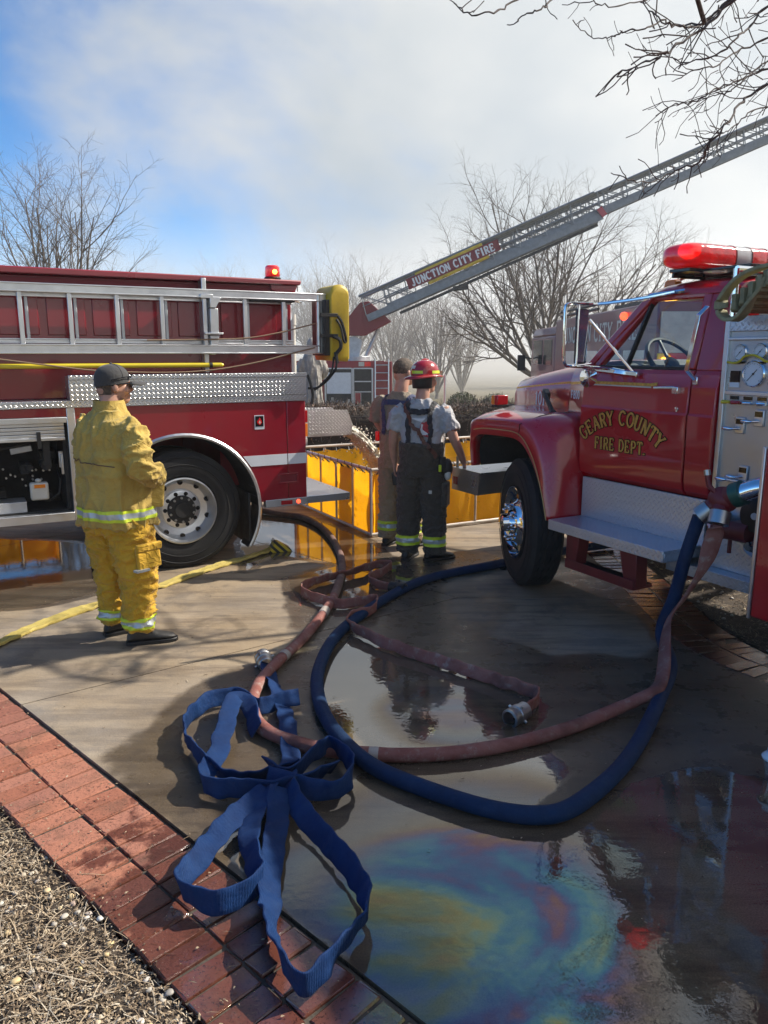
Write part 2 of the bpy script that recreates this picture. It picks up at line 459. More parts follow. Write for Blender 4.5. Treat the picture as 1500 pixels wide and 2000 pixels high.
YELLOW = [(-2.643, 4.282), (-2.48, 4.694), (-2.405, 4.969), (-2.229, 5.32), (-2.106, 5.495), (-1.869, 5.852), (-1.712, 6.106), (-1.482, 6.511), (-1.268, 6.823), (-1.076, 7.124)]
PINK_FLAT = [(0.72, 3.687, 0.04, 70), (0.8, 3.772, 0.045, 85), (0.83, 3.897, 0.045, 88), (0.749, 3.963, 0.045, 80), (0.559, 4.143, 0.045, 70), (0.309, 4.362, 0.045, 62), (0.032, 4.604, 0.045, 70), (-0.153, 4.829, 0.05, 85), (-0.251, 4.974, 0.055, 90), (-0.216, 5.141, 0.055, 90), (-0.092, 5.244, 0.05, 88), (-0.046, 5.477, 0.05, 88), (-0.134, 5.492, 0.045, 85), (-0.34, 5.42, 0.045, 80), (-0.587, 5.626, 0.05, 88), (-0.645, 5.81, 0.05, 90), (-0.52, 6.006, 0.05, 75), (-0.3, 6.195, 0.06, 60), (-0.045, 6.47, 0.05, 88), (0.062, 6.47, 0.05, 92), (0.022, 6.308, 0.05, 88), (-0.118, 6.081, 0.045, 88), (-0.061, 5.909, 0.045, 80), (0.073, 5.813, 0.045, 75)]
BLUE_FLAT = [[(-0.711, 4.326, 0.05, 20), (-0.634, 4.09, 0.04, 25), (-0.538, 3.793, 0.035, 20), (-0.476, 3.509, 0.04, 15), (-0.431, 3.224, 0.06, 20), (-0.411, 2.957, 0.09, 30)], [(-0.454, 3.827, 0.06, 80), (-0.566, 3.765, 0.06, 70), (-0.653, 3.717, 0.06, 60), (-0.736, 3.781, 0.07, 60), (-0.819, 3.822, 0.08, 75), (-0.923, 3.738, 0.09, 80), (-0.988, 3.539, 0.08, 90), (-0.921, 3.33, 0.08, 95), (-0.772, 3.117, 0.07, 80), (-0.652, 3.024, 0.07, 65), (-0.51, 3.039, 0.09, 50), (-0.385, 3.108, 0.1, 45)], [(-0.622, 3.451, 0.07, 60), (-0.696, 3.678, 0.09, 50), (-0.768, 3.735, 0.12, 25), (-0.773, 3.541, 0.12, 15), (-0.758, 3.293, 0.1, 15), (-0.759, 3.082, 0.09, 25), (-0.776, 2.982, 0.09, 80), (-0.708, 2.927, 0.08, 92), (-0.578, 2.918, 0.09, 85), (-0.427, 2.916, 0.11, 70), (-0.305, 2.984, 0.11, 60), (-0.215, 3.108, 0.08, 60)], [(-0.522, 3.117, 0.1, 60), (-0.417, 3.005, 0.11, 60), (-0.321, 3.152, 0.1, 80), (-0.261, 3.273, 0.09, 90), (-0.191, 3.207, 0.09, 90), (-0.135, 3.078, 0.08, 95), (-0.176, 2.927, 0.08, 90), (-0.275, 2.887, 0.09, 80), (-0.384, 2.916, 0.11, 60), (-0.498, 2.964, 0.11, 60)], [(-0.486, 2.882, 0.1, 30), (-0.555, 2.784, 0.08, 20), (-0.638, 2.597, 0.06, 25), (-0.695, 2.434, 0.06, 60), (-0.697, 2.321, 0.08, 85), (-0.624, 2.255, 0.08, 92), (-0.533, 2.23, 0.08, 92), (-0.452, 2.3, 0.08, 88), (-0.423, 2.363, 0.08, 88), (-0.471, 2.463, 0.07, 60), (-0.512, 2.629, 0.06, 20), (-0.503, 2.784, 0.08, 20), (-0.468, 2.904, 0.11, 40)], [(-0.434, 2.885, 0.11, 25), (-0.418, 2.73, 0.07, 12), (-0.407, 2.534, 0.05, 15), (-0.396, 2.313, 0.05, 35), (-0.366, 2.156, 0.06, 60), (-0.303, 1.984, 0.08, 80), (-0.235, 1.892, 0.08, 92), (-0.183, 1.935, 0.08, 90), (-0.133, 2.035, 0.08, 85), (-0.069, 2.166, 0.08, 85), (-0.058, 2.245, 0.08, 85), (-0.108, 2.392, 0.07, 70), (-0.212, 2.581, 0.06, 50), (-0.313, 2.73, 0.07, 35), (-0.38, 2.844, 0.1, 40), (-0.412, 2.964, 0.11, 40)]]
LIMBS = [([(2.98, 6.2, 4.552), (2.598, 6.441, 4.451), (2.381, 6.329, 4.253), (2.088, 6.028, 4.122), (1.95, 5.979, 4.133), (1.877, 6.254, 4.362)], 0.016), ([(2.941, 6.0, 4.591), (2.536, 6.241, 4.371), (2.335, 6.129, 4.177), (1.987, 5.828, 3.903), (1.887, 5.779, 3.838), (1.783, 6.054, 3.859), (1.719, 6.25, 3.872)], 0.017), ([(2.332, 6.2, 4.204), (2.231, 6.441, 4.278), (2.064, 6.329, 4.266), (1.864, 6.028, 4.102), (1.703, 5.979, 4.071), (1.675, 6.254, 4.125), (1.567, 6.45, 4.211), (1.388, 6.28, 4.247)], 0.01), ([(1.685, 5.2, 4.28), (1.388, 5.441, 4.221), (1.045, 5.329, 4.002), (0.939, 5.028, 3.843), (0.821, 4.979, 3.778), (0.771, 5.254, 3.83)], 0.011), ([(1.469, 5.0, 4.239), (1.088, 5.241, 4.134), (0.791, 5.129, 3.921), (0.617, 4.828, 3.735), (0.467, 4.779, 3.716), (0.423, 5.054, 3.875)], 0.01), ([(2.876, 5.6, 3.838), (2.672, 5.841, 3.681), (2.456, 5.729, 3.54), (2.23, 5.428, 3.31), (2.111, 5.379, 3.171), (2.171, 5.654, 3.143), (2.07, 5.85, 3.117), (1.869, 5.68, 3.014), (1.619, 5.393, 2.968), (1.504, 5.41, 3.009)], 0.013), ([(3.24, 6.3, 4.052), (2.981, 6.541, 4.007), (2.74, 6.429, 3.909), (2.421, 6.128, 3.741), (2.252, 6.079, 3.644), (2.197, 6.354, 3.692), (2.141, 6.55, 3.627)], 0.011), ([(3.415, 6.6, 4.657), (3.071, 6.841, 4.569), (2.893, 6.729, 4.386), (2.667, 6.428, 4.185), (2.499, 6.379, 4.055), (2.381, 6.654, 4.103), (2.239, 6.85, 4.226)], 0.015), ([(3.649, 7.0, 4.602), (3.275, 7.241, 4.48), (2.976, 7.129, 4.342), (2.694, 6.828, 4.131), (2.473, 6.779, 4.07), (2.407, 7.054, 4.081)], 0.013), ([(3.447, 6.5, 3.906), (3.179, 6.741, 3.831), (2.929, 6.629, 3.742), (2.652, 6.328, 3.531), (2.519, 6.279, 3.475)], 0.01), ([(2.54, 6.6, 4.796), (2.366, 6.841, 4.686), (2.051, 6.729, 4.568), (1.731, 6.428, 4.405), (1.526, 6.379, 4.413), (1.394, 6.654, 4.502)], 0.01), ([(3.038, 5.8, 4.004), (2.887, 6.041, 3.962), (2.628, 5.929, 3.824), (2.37, 5.628, 3.599), (2.251, 5.579, 3.537), (2.22, 5.854, 3.603)], 0.01)]

# ================================================================ ground materials
def pool_nodes(n, l, wet, pos):
    """wetness value broken up by noise -> damp mask, pool mask"""
    z = n.new('ShaderNodeTexNoise'); z.inputs['Scale'].default_value = 2.6; z.inputs['Detail'].default_value = 9; z.inputs['Roughness'].default_value = 0.6
    l.new(pos, z.inputs['Vector'])
    q = math_node(n, l, 'MULTIPLY_ADD', math_node(n, l, 'SUBTRACT', z.outputs['Fac'], 0.5), 0.55, wet)
    def step(a, b):
        r = n.new('ShaderNodeMapRange'); r.interpolation_type = 'SMOOTHSTEP'
        r.inputs['From Min'].default_value = a; r.inputs['From Max'].default_value = b
        l.new(q, r.inputs['Value']); return r.outputs['Result']
    return step(0.30, 0.42), step(0.64, 0.70)

def mix_rgb(n, l, f, a, b, mode='MIX'):
    m = n.new('ShaderNodeMix'); m.data_type = 'RGBA'; m.blend_type = mode
    for sock, x in (('Factor', f), ('A', a), ('B', b)):
        if isinstance(x, (int, float)): m.inputs[sock].default_value = x
        elif isinstance(x, tuple): m.inputs[sock].default_value = (*x, 1)
        else: l.new(x, m.inputs[sock])
    return m.outputs['Result']

def ramp(n, l, f, stops):
    r = n.new('ShaderNodeValToRGB'); e = r.color_ramp.elements
    while len(e) < len(stops): e.new(0.5)
    for i, (p, c) in enumerate(stops):
        e[i].position = p; e[i].color = (*c, 1)
    l.new(f, r.inputs['Fac']); return r.outputs['Color']

def noise_n(n, l, v, scale, detail=6, rough=0.55, dist=0.0):
    z = n.new('ShaderNodeTexNoise'); z.inputs['Scale'].default_value = scale; z.inputs['Detail'].default_value = detail
    z.inputs['Roughness'].default_value = rough; z.inputs['Distortion'].default_value = dist
    if v is not None: l.new(v, z.inputs['Vector'])
    return z.outputs['Fac']

def oil_film(n, l, b, pos, pool):
    """thin film of oil afloat on the standing water"""
    st = n.new('ShaderNodeMapping'); st.inputs['Scale'].default_value = (0.8, 1.5, 1); st.inputs['Rotation'].default_value = (0, 0, radians(-35))
    l.new(pos, st.inputs['Vector'])
    th = noise_n(n, l, st.outputs['Vector'], 1.0, 5, 0.5, 1.9)
    th = math_node(n, l, 'MULTIPLY_ADD', math_node(n, l, 'SUBTRACT', noise_n(n, l, pos, 9, 8, 0.7, 1.2), 0.5), 0.16, th)
    r = n.new('ShaderNodeMapRange'); r.inputs['From Min'].default_value = 0.3; r.inputs['From Max'].default_value = 0.72
    r.inputs['To Min'].default_value = 135; r.inputs['To Max'].default_value = 310
    l.new(th, r.inputs['Value'])
    # the spill lies where the pool runs out over the bricks
    sp = n.new('ShaderNodeSeparateXYZ'); l.new(pos, sp.inputs[0])
    dx = math_node(n, l, 'MULTIPLY', math_node(n, l, 'SUBTRACT', sp.outputs['X'], 0.32), 1.25)
    dy = math_node(n, l, 'MULTIPLY', math_node(n, l, 'SUBTRACT', sp.outputs['Y'], 2.2), 1.1)
    d = math_node(n, l, 'SQRT', math_node(n, l, 'ADD', math_node(n, l, 'MULTIPLY', dx, dx), math_node(n, l, 'MULTIPLY', dy, dy)))
    m1 = n.new('ShaderNodeMapRange'); m1.inputs['From Min'].default_value = 0.5; m1.inputs['From Max'].default_value = 1.25; m1.inputs['To Min'].default_value = 1; m1.inputs['To Max'].default_value = 0
    l.new(d, m1.inputs['Value'])
    dx2 = math_node(n, l, 'SUBTRACT', sp.outputs['X'], 0.38); dy2 = math_node(n, l, 'SUBTRACT', sp.outputs['Y'], 3.75)
    d2 = math_node(n, l, 'SQRT', math_node(n, l, 'ADD', math_node(n, l, 'MULTIPLY', dx2, dx2), math_node(n, l, 'MULTIPLY', dy2, dy2)))
    m2 = n.new('ShaderNodeMapRange'); m2.inputs['From Min'].default_value = 0.15; m2.inputs['From Max'].default_value = 0.5; m2.inputs['To Min'].default_value = 0.8; m2.inputs['To Max'].default_value = 0
    l.new(d2, m2.inputs['Value'])
    where = math_node(n, l, 'MULTIPLY', math_node(n, l, 'MAXIMUM', m1.outputs['Result'], m2.outputs['Result']), pool)
    l.new(math_node(n, l, 'MULTIPLY', r.outputs['Result'], where), b.inputs['Thin Film Thickness'])
    clean = math_node(n, l, 'MULTIPLY', pool, math_node(n, l, 'SUBTRACT', 1.0, where))
    l.new(math_node(n, l, 'MULTIPLY_ADD', clean, 0.85, 1.42), b.inputs['IOR'])
    b.inputs['Thin Film IOR'].default_value = 1.72

def concrete_mat():
    m, nt, b, n, l = new_mat('driveway_concrete')
    geo = n.new('ShaderNodeNewGeometry'); pos = geo.outputs['Position']
    at = n.new('ShaderNodeAttribute'); at.attribute_name = 'wet'
    damp, pool = pool_nodes(n, l, at.outputs['Fac'], pos)
    c = ramp(n, l, noise_n(n, l, pos, 1.3, 10, 0.62), [(0.25, (0.20, 0.145, 0.085)), (0.5, (0.31, 0.23, 0.14)), (0.75, (0.40, 0.31, 0.20))])
    # streaks along the fall of the drive, tyre dirt and old rust
    st = n.new('ShaderNodeMapping'); st.inputs['Rotation'].default_value = (0, 0, radians(-22)); st.inputs['Scale'].default_value = (0.7, 5.0, 1)
    l.new(pos, st.inputs['Vector'])
    c = mix_rgb(n, l, math_node(n, l, 'MULTIPLY', ramp_f(n, l, noise_n(n, l, st.outputs['Vector'], 1.5, 8, 0.65), 0.44, 0.62), 0.72), c, (0.13, 0.088, 0.052))
    c = mix_rgb(n, l, math_node(n, l, 'MULTIPLY', ramp_f(n, l, noise_n(n, l, pos, 2.3, 10, 0.72), 0.50, 0.64), 0.6), c, (0.10, 0.075, 0.055))
    fine = noise_n(n, l, pos, 160, 3)
    c = mix_rgb(n, l, 0.55, c, ramp(n, l, fine, [(0.3, (0.2, 0.2, 0.2)), (0.7, (0.8, 0.8, 0.8))]), 'OVERLAY')
    # bare grey cement shows through the tan staining in patches
    gr = ramp_f(n, l, noise_n(n, l, pos, 0.7, 7, 0.6), 0.30, 0.72)
    c = mix_rgb(n, l, math_node(n, l, 'MULTIPLY_ADD', gr, 0.42, 0.0), c, ramp(n, l, noise_n(n, l, pos, 2.2, 9, 0.6), [(0.3, (0.19, 0.18, 0.165)), (0.7, (0.42, 0.40, 0.37))]))
    dark = mix_rgb(n, l, damp, c, mix_rgb(n, l, 1.0, c, (0.37, 0.36, 0.36), 'MULTIPLY'))
    l.new(dark, b.inputs['Base Color'])
    rn = noise_n(n, l, pos, 7, 8, 0.65)
    rd = n.new('ShaderNodeMapRange'); rd.inputs['From Min'].default_value = 0.3; rd.inputs['From Max'].default_value = 0.7; rd.inputs['To Min'].default_value = 0.17; rd.inputs['To Max'].default_value = 0.46
    l.new(rn, rd.inputs['Value'])
    r1 = n.new('ShaderNodeMix'); r1.data_type = 'FLOAT'
    l.new(damp, r1.inputs['Factor']); r1.inputs['A'].default_value = 0.82; l.new(rd.outputs['Result'], r1.inputs['B'])
    r2 = n.new('ShaderNodeMix'); r2.data_type = 'FLOAT'
    l.new(pool, r2.inputs['Factor']); l.new(r1.outputs['Result'], r2.inputs['A']); r2.inputs['B'].default_value = 0.015
    l.new(r2.outputs['Result'], b.inputs['Roughness'])
    h = math_node(n, l, 'ADD', math_node(n, l, 'MULTIPLY', fine, 0.5), noise_n(n, l, pos, 28, 6, 0.6))
    bs = math_node(n, l, 'MULTIPLY', math_node(n, l, 'SUBTRACT', 1.0, pool), math_node(n, l, 'MULTIPLY_ADD', damp, -0.20, 0.42))
    bp = n.new('ShaderNodeBump'); bp.inputs['Distance'].default_value = 0.006
    l.new(bs, bp.inputs['Strength']); l.new(h, bp.inputs['Height'])
    # faint ripples on the water
    b2 = n.new('ShaderNodeBump'); b2.inputs['Distance'].default_value = 0.004
    l.new(math_node(n, l, 'MULTIPLY', pool, 0.09), b2.inputs['Strength']); l.new(noise_n(n, l, pos, 26, 3, 0.5, 0.4), b2.inputs['Height'])
    l.new(bp.outputs['Normal'], b2.inputs['Normal'])
    l.new(b2.outputs['Normal'], b.inputs['Normal'])
    oil_film(n, l, b, pos, pool)
    return m

def ramp_f(n, l, f, a, b):
    r = n.new('ShaderNodeMapRange'); r.interpolation_type = 'SMOOTHSTEP'
    r.inputs['From Min'].default_value = a; r.inputs['From Max'].default_value = b
    l.new(f, r.inputs['Value']); return r.outputs['Result']

def brick_mat():
    m, nt, b, n, l = new_mat('paver_brick')
    geo = n.new('ShaderNodeNewGeometry'); pos = geo.outputs['Position']
    oi = n.new('ShaderNodeObjectInfo')
    c = ramp(n, l, oi.outputs['Random'], [(0.0, (0.31, 0.115, 0.07)), (0.35, (0.41, 0.165, 0.10)), (0.7, (0.37, 0.16, 0.11)), (1.0, (0.26, 0.10, 0.07))])
    sp_ = ramp_f(n, l, noise_n(n, l, pos, 90, 5, 0.7), 0.52, 0.66)
    c = mix_rgb(n, l, math_node(n, l, 'MULTIPLY', sp_, 0.75), c, (0.07, 0.035, 0.025))
    c = mix_rgb(n, l, math_node(n, l, 'MULTIPLY', ramp_f(n, l, noise_n(n, l, pos, 6, 8, 0.65), 0.5, 0.72), 0.55), c, (0.12, 0.07, 0.045))
    sx = n.new('ShaderNodeSeparateXYZ'); l.new(pos, sx.inputs[0])
    w = math_node(n, l, 'MULTIPLY_ADD', math_node(n, l, 'SUBTRACT', noise_n(n, l, pos, 5, 7, 0.6), 0.5), 1.1, math_node(n, l, 'MULTIPLY_ADD', sx.outputs['X'], 0.8, 1.12))
    damp = ramp_f(n, l, w, 0.26, 0.38); pool = ramp_f(n, l, w, 0.60, 0.72)
    c = mix_rgb(n, l, damp, c, mix_rgb(n, l, 1.0, c, (0.34, 0.28, 0.29), 'MULTIPLY'))
    l.new(c, b.inputs['Base Color'])
    r1 = n.new('ShaderNodeMix'); r1.data_type = 'FLOAT'; l.new(damp, r1.inputs['Factor']); r1.inputs['A'].default_value = 0.8; r1.inputs['B'].default_value = 0.3
    r2 = n.new('ShaderNodeMix'); r2.data_type = 'FLOAT'; l.new(pool, r2.inputs['Factor']); l.new(r1.outputs['Result'], r2.inputs['A']); r2.inputs['B'].default_value = 0.1
    l.new(r2.outputs['Result'], b.inputs['Roughness'])
    bp = n.new('ShaderNodeBump'); bp.inputs['Distance'].default_value = 0.008
    l.new(math_node(n, l, 'MULTIPLY_ADD', pool, -0.35, 0.55), bp.inputs['Strength'])
    l.new(math_node(n, l, 'ADD', noise_n(n, l, pos, 70, 6, 0.7), noise_n(n, l, pos, 14, 4)), bp.inputs['Height'])
    l.new(bp.outputs['Normal'], b.inputs['Normal'])
    oil_film(n, l, b, pos, pool)
    return m

M_['concrete'] = concrete_mat()
M_['brick'] = brick_mat()
M_['soil'] = simple('bed_soil', (0.055, 0.04, 0.028), 0.95, vary=0.5, scale=14, bump=0.8, bscale=50)
M_['sand'] = simple('joint_sand', (0.07, 0.058, 0.045), 0.9, vary=0.4, scale=20, bump=0.4, bscale=80)

def grass_mat():
    m, nt, b, n, l = new_mat('winter_lawn')
    geo = n.new('ShaderNodeNewGeometry'); pos = geo.outputs['Position']
    l.new(ramp(n, l, noise_n(n, l, pos, 0.35, 9, 0.65), [(0.3, (0.10, 0.085, 0.04)), (0.55, (0.17, 0.14, 0.075)), (0.75, (0.22, 0.19, 0.11))]), b.inputs['Base Color'])
    b.inputs['Roughness'].default_value = 0.95
    bp = n.new('ShaderNodeBump'); bp.inputs['Strength'].default_value = 0.6; bp.inputs['Distance'].default_value = 0.05
    l.new(noise_n(n, l, pos, 9, 8, 0.7), bp.inputs['Height']); l.new(bp.outputs['Normal'], b.inputs['Normal'])
    return m
M_['grass'] = grass_mat()

# ================================================================ ground sheet: falls away behind the hedge
def ground_h(x, y):
    t = min(1.0, max(0.0, (y - 14.5) / 14.0)); t = t * t * (3 - 2 * t)
    t2 = min(1.0, max(0.0, (-x - 6) / 8.0)) * min(1.0, max(0.0, (y - 9) / 6.0))
    return -0.07 - 0.95 * max(t, 0.4 * t2)
def axis(a, b, dense0, dense1, d, far):
    xs = []; x = dense0
    while x <= dense1: xs.append(x); x += d
    step = d; x = dense1
    while x < b: step *= far; x += step; xs.append(min(x, b))
    step = d; x = dense0
    lo = []
    while x > a: step *= far; x -= step; lo.append(max(x, a))
    return lo[::-1] + xs
gx = axis(-420, 420, -16, 16, 1.0, 1.5); gy = axis(-150, 620, -6, 34, 1.0, 1.5)
g = MB()
vs = [(x, y, ground_h(x, y)) for y in gy for x in gx]
nx = len(gx)
g.add(vs, [(j * nx + i, j * nx + i + 1, (j + 1) * nx + i + 1, (j + 1) * nx + i) for j in range(len(gy) - 1) for i in range(nx - 1)])
tag(g.build('ground', M_['grass'], smooth=60), kind='structure')

# ================================================================ driveway of concrete slabs
def pdist(p, poly):
    """signed distance to a polygon, positive inside"""
    x, y = p; ins = False; best = 1e9; n = len(poly)
    for i in range(n):
        x1, y1 = poly[i]; x2, y2 = poly[(i + 1) % n]
        if (y1 > y) != (y2 > y) and x < (x2 - x1) * (y - y1) / (y2 - y1) + x1: ins = not ins
        dx, dy = x2 - x1, y2 - y1
        t = max(0.0, min(1.0, ((x - x1) * dx + (y - y1) * dy) / (dx * dx + dy * dy + 1e-12)))
        best = min(best, (x1 + t * dx - x) ** 2 + (y1 + t * dy - y) ** 2)
    d = sqrt(best)
    return d if ins else -d

def bbox(poly, m=0.4):
    return (min(p[0] for p in poly) - m, max(p[0] for p in poly) + m, min(p[1] for p in poly) - m, max(p[1] for p in poly) + m)
_boxes = [(p, bbox(p)) for p in POOLS]; _bd = bbox(DAMP); _bdry = bbox(DRY)
def ss(a, b, x):
    t = max(0.0, min(1.0, (x - a) / (b - a))); return t * t * (3 - 2 * t)
def inb(p, b): return b[0] < p[0] < b[1] and b[2] < p[1] < b[3]
def wetness(x, y):
    p = (x, y); w = 0.14
    if inb(p, _bd): w += 0.34 * ss(-0.25, 0.15, pdist(p, DAMP))
    if inb(p, _bdry): w -= 0.24 * ss(-0.06, 0.10, pdist(p, DRY)) * (1 - 0.55 * ss(1.15, 0.65, x))
    for poly, b in _boxes:
        if inb(p, b): w = max(w, w + (0.95 - w) * ss(-0.16, 0.12, pdist(p, poly)))
    return max(0.0, w)

BD = Vector((0.717, -0.697)).normalized(); BN = Vector((0.697, 0.717)).normalized()      # along the brick edging / across it towards the drive
B0 = Vector((-1.87, 3.741)) + BN * 0.012
Q = Vector((0.57, 5.69))
b_at = lambda t: B0 + BD * t
def inset(poly, d):
    c = Vector((sum(p[0] for p in poly) / len(poly), sum(p[1] for p in poly) / len(poly)))
    out = []; n = len(poly)
    P = [Vector(p) for p in poly]
    for i in range(n):
        e1 = (P[i] - P[i - 1]).normalized(); e2 = (P[(i + 1) % n] - P[i]).normalized()
        n1 = Vector((-e1.y, e1.x)); n2 = Vector((-e2.y, e2.x))
        if n1.dot(c - P[i]) < 0: n1 = -n1
        if n2.dot(c - P[i]) < 0: n2 = -n2
        k = (n1 + n2); k = k / max(0.2, k.dot(n1))
        out.append(P[i] + k * d)
    return out

def slab(poly, cell, parent):
    poly = inset(poly, 0.005)
    bm = bmesh.new()
    x0, x1 = min(p.x for p in poly), max(p.x for p in poly); y0, y1 = min(p.y for p in poly), max(p.y for p in poly)
    nx_, ny_ = max(1, int((x1 - x0) / cell)), max(1, int((y1 - y0) / cell))
    vg = [[bm.verts.new((x0 + (x1 - x0) * i / nx_, y0 + (y1 - y0) * j / ny_, 0)) for i in range(nx_ + 1)] for j in range(ny_ + 1)]
    for j in range(ny_):
        for i in range(nx_): bm.faces.new((vg[j][i], vg[j][i + 1], vg[j + 1][i + 1], vg[j + 1][i]))
    c = sum(poly, Vector((0, 0))) / len(poly)
    for i in range(len(poly)):
        a, b_ = poly[i], poly[(i + 1) % len(poly)]
        e = b_ - a; nn = Vector((e.y, -e.x)).normalized()
        if nn.dot(c - a) > 0: nn = -nn
        bmesh.ops.bisect_plane(bm, geom=bm.verts[:] + bm.edges[:] + bm.faces[:], plane_co=(a.x, a.y, 0), plane_no=(nn.x, nn.y, 0), clear_outer=True)
    # sides
    be = [e for e in bm.edges if len(e.link_faces) == 1]
    r = bmesh.ops.extrude_edge_only(bm, edges=be)
    for v in r['geom']:
        if isinstance(v, bmesh.types.BMVert): v.co.z -= 0.05
    me = bpy.data.meshes.new('slab'); 
    bmesh.ops.recalc_face_normals(bm, faces=bm.faces)
    bm.to_mesh(me); bm.free()
    at = me.attributes.new('wet', 'FLOAT', 'POINT')
    at.data.foreach_set('value', [wetness(v.co.x, v.co.y) for v in me.vertices])
    me.materials.append(M_['concrete'])
    o = bpy.data.objects.new('slab', me); COL.objects.link(o); o.parent = parent
    return o
drive = tag(empty('driveway'), kind='structure')
dJ = Vector((-0.717, 0.697)); J1 = Vector((-1.96, 3.83))
J1 = B0 + BD * ((J1 - B0).dot(BD))
J3 = Vector((4.2, 5.55))
far_b = J1 + dJ * 8.2
slab([J1, Q, J3, Vector((6.5, 3.5)), Vector((6.5, -1.0)), b_at(5.6)], 0.045, drive)
mid_q = Q + dJ * 4.4; mid_b = J1 + dJ * 3.6
slab([J1, Q, mid_q, mid_b], 0.06, drive)
slab([mid_b, mid_q, Q + dJ * 10.4, far_b], 0.12, drive)
slab([Q, mid_q, mid_q + Vector((8.3, 1.2)), Vector((8.0, 8.6)), J3], 0.07, drive)
slab([mid_q, Q + dJ * 10.4, Vector((-2.0, 12.4)), Vector((5.4, 12.4)), mid_q + Vector((8.3, 1.2))], 0.15, drive)

# ================================================================ brick edging beside the planting bed
def brick_mesh(lx, ly, h, seed):
    rnd = random.Random(seed)
    bm = bmesh.new()
    bmesh.ops.create_cube(bm, size=1.0)
    for v in bm.verts: v.co = Vector((v.co.x * lx, v.co.y * ly, v.co.z * h - h / 2))
    bmesh.ops.bevel(bm, geom=bm.edges[:], offset=0.005, segments=1, affect='EDGES')
    for v in bm.verts:
        v.co += Vector((rnd.uniform(-1, 1), rnd.uniform(-1, 1), rnd.uniform(-1, 1))) * 0.0028
    me = bpy.data.meshes.new('brick'); bm.to_mesh(me); bm.free()
    me.materials.append(M_['brick']); return me
brick_meshes = [brick_mesh(0.200, 0.094, 0.06, i) for i in range(5)]
edging = tag(empty('brick_edging', (0, 0, 0)), kind='structure')
rb = random.Random(3)
ang_b = atan2(BN.y, BN.x)
def put_brick(x, y, ang, z, parent, meshes=brick_meshes):
    o = bpy.data.objects.new('brick', rb.choice(meshes)); COL.objects.link(o); o.parent = parent
    o.location = (x + rb.uniform(-0.0025, 0.0025), y + rb.uniform(-0.0025, 0.0025), z + rb.uniform(-0.004, 0.003))
    o.rotation_euler = (rb.uniform(-0.012, 0.012), rb.uniform(-0.012, 0.012), ang + rb.uniform(-0.012, 0.012))
    return o
for i in range(-16, 42):
    t = i * 0.102
    for row in (0, 1):
        c = B0 - BN * (0.012 + 0.103 + row * 0.209) + BD * (t + (0.0 if row == 0 else 0.012))
        put_brick(c.x, c.y, ang_b, -0.003, edging)
sm = MB()
a, b_ = b_at(-2.2), b_at(4.6)
for p, q in ((a, b_),):
    p2, q2 = p - BN * 0.425, q - BN * 0.425
    sm.add([(p.x, p.y, -0.014), (q.x, q.y, -0.014), (q2.x, q2.y, -0.014), (p2.x, p2.y, -0.014)], [(0, 1, 2, 3)])
sm.build('joint_sand', M_['sand'], edging, smooth=0)

# edging that curves round the bed under the pumper
edging2 = tag(empty('curved_brick_edging'), kind='structure')
edge_c = catmull([(p[0], p[1], 0) for p in RIGHT_EDGE[::-1]], 10)
acc = 0.0; last = edge_c[0]
k = 0
for p, q in zip(edge_c[:-1], edge_c[1:]):
    seg = (q - p).length; d = (q - p) / max(seg, 1e-6)
    nrm_ = Vector((d.y, -d.x, 0))
    if nrm_.x < 0: nrm_ = -nrm_
    while acc < seg:
        c0 = p + d * acc
        for row in (0, 1):
            c = c0 + nrm_ * (0.103 + row * 0.208)
            o = put_brick(c.x, c.y, atan2(nrm_.y, nrm_.x), 0.005, edging2)
        acc += 0.103
    acc -= seg
# planting beds
bed = MB()
def bed_sheet(poly, z, name, label_m, seed):
    b = MB(); b.add([(x, y, z) for x, y in poly], [tuple(range(len(poly)))])
    return tag(b.build(name, label_m, smooth=0), kind='structure')
e0, e1 = b_at(-2.2) - BN * 0.43, b_at(4.6) - BN * 0.43
bed_poly = [tuple(e0), tuple(e1), tuple(e1 - BN * 4), tuple(e0 - BN * 4)]
bed_sheet(bed_poly, -0.028, 'planting_bed', M_['soil'], 1)
rbed = [tuple((p + Vector((0.42, 0.03, 0))).xy) for p in edge_c[::6]]
rbed = rbed + [(6.6, 8.2), (6.6, -0.5), (3.4, 3.0)]
bed_sheet(rbed, 0.009, 'planting_bed_under_pumper', M_['soil'], 2)

# bed cover: dry chips, straw and pebbles -------------------------------------------------
def chip_mat():
    m, nt, b, n, l = new_mat('dry_mulch')
    at = n.new('ShaderNodeAttribute'); at.attribute_name = 'tone'
    l.new(ramp(n, l, at.outputs['Fac'], [(0.0, (0.09, 0.062, 0.038)), (0.35, (0.25, 0.18, 0.115)), (0.7, (0.42, 0.325, 0.215)), (1.0, (0.57, 0.49, 0.37))]), b.inputs['Base Color'])
    b.inputs['Roughness'].default_value = 0.85
    return m
def pebble_mat():
    m, nt, b, n, l = new_mat('river_pebble')
    at = n.new('ShaderNodeAttribute'); at.attribute_name = 'tone'
    geo = n.new('ShaderNodeNewGeometry')
    c = ramp(n, l, at.outputs['Fac'], [(0.0, (0.30, 0.27, 0.24)), (0.3, (0.50, 0.45, 0.37)), (0.5, (0.60, 0.44, 0.22)), (0.75, (0.62, 0.60, 0.55)), (1.0, (0.35, 0.22, 0.15))])
    l.new(mix_rgb(n, l, 0.4, c, noise_n(n, l, geo.outputs['Position'], 70, 5), 'OVERLAY'), b.inputs['Base Color'])
    b.inputs['Roughness'].default_value = 0.6
    return m
M_['chip'] = chip_mat(); M_['pebble'] = pebble_mat()
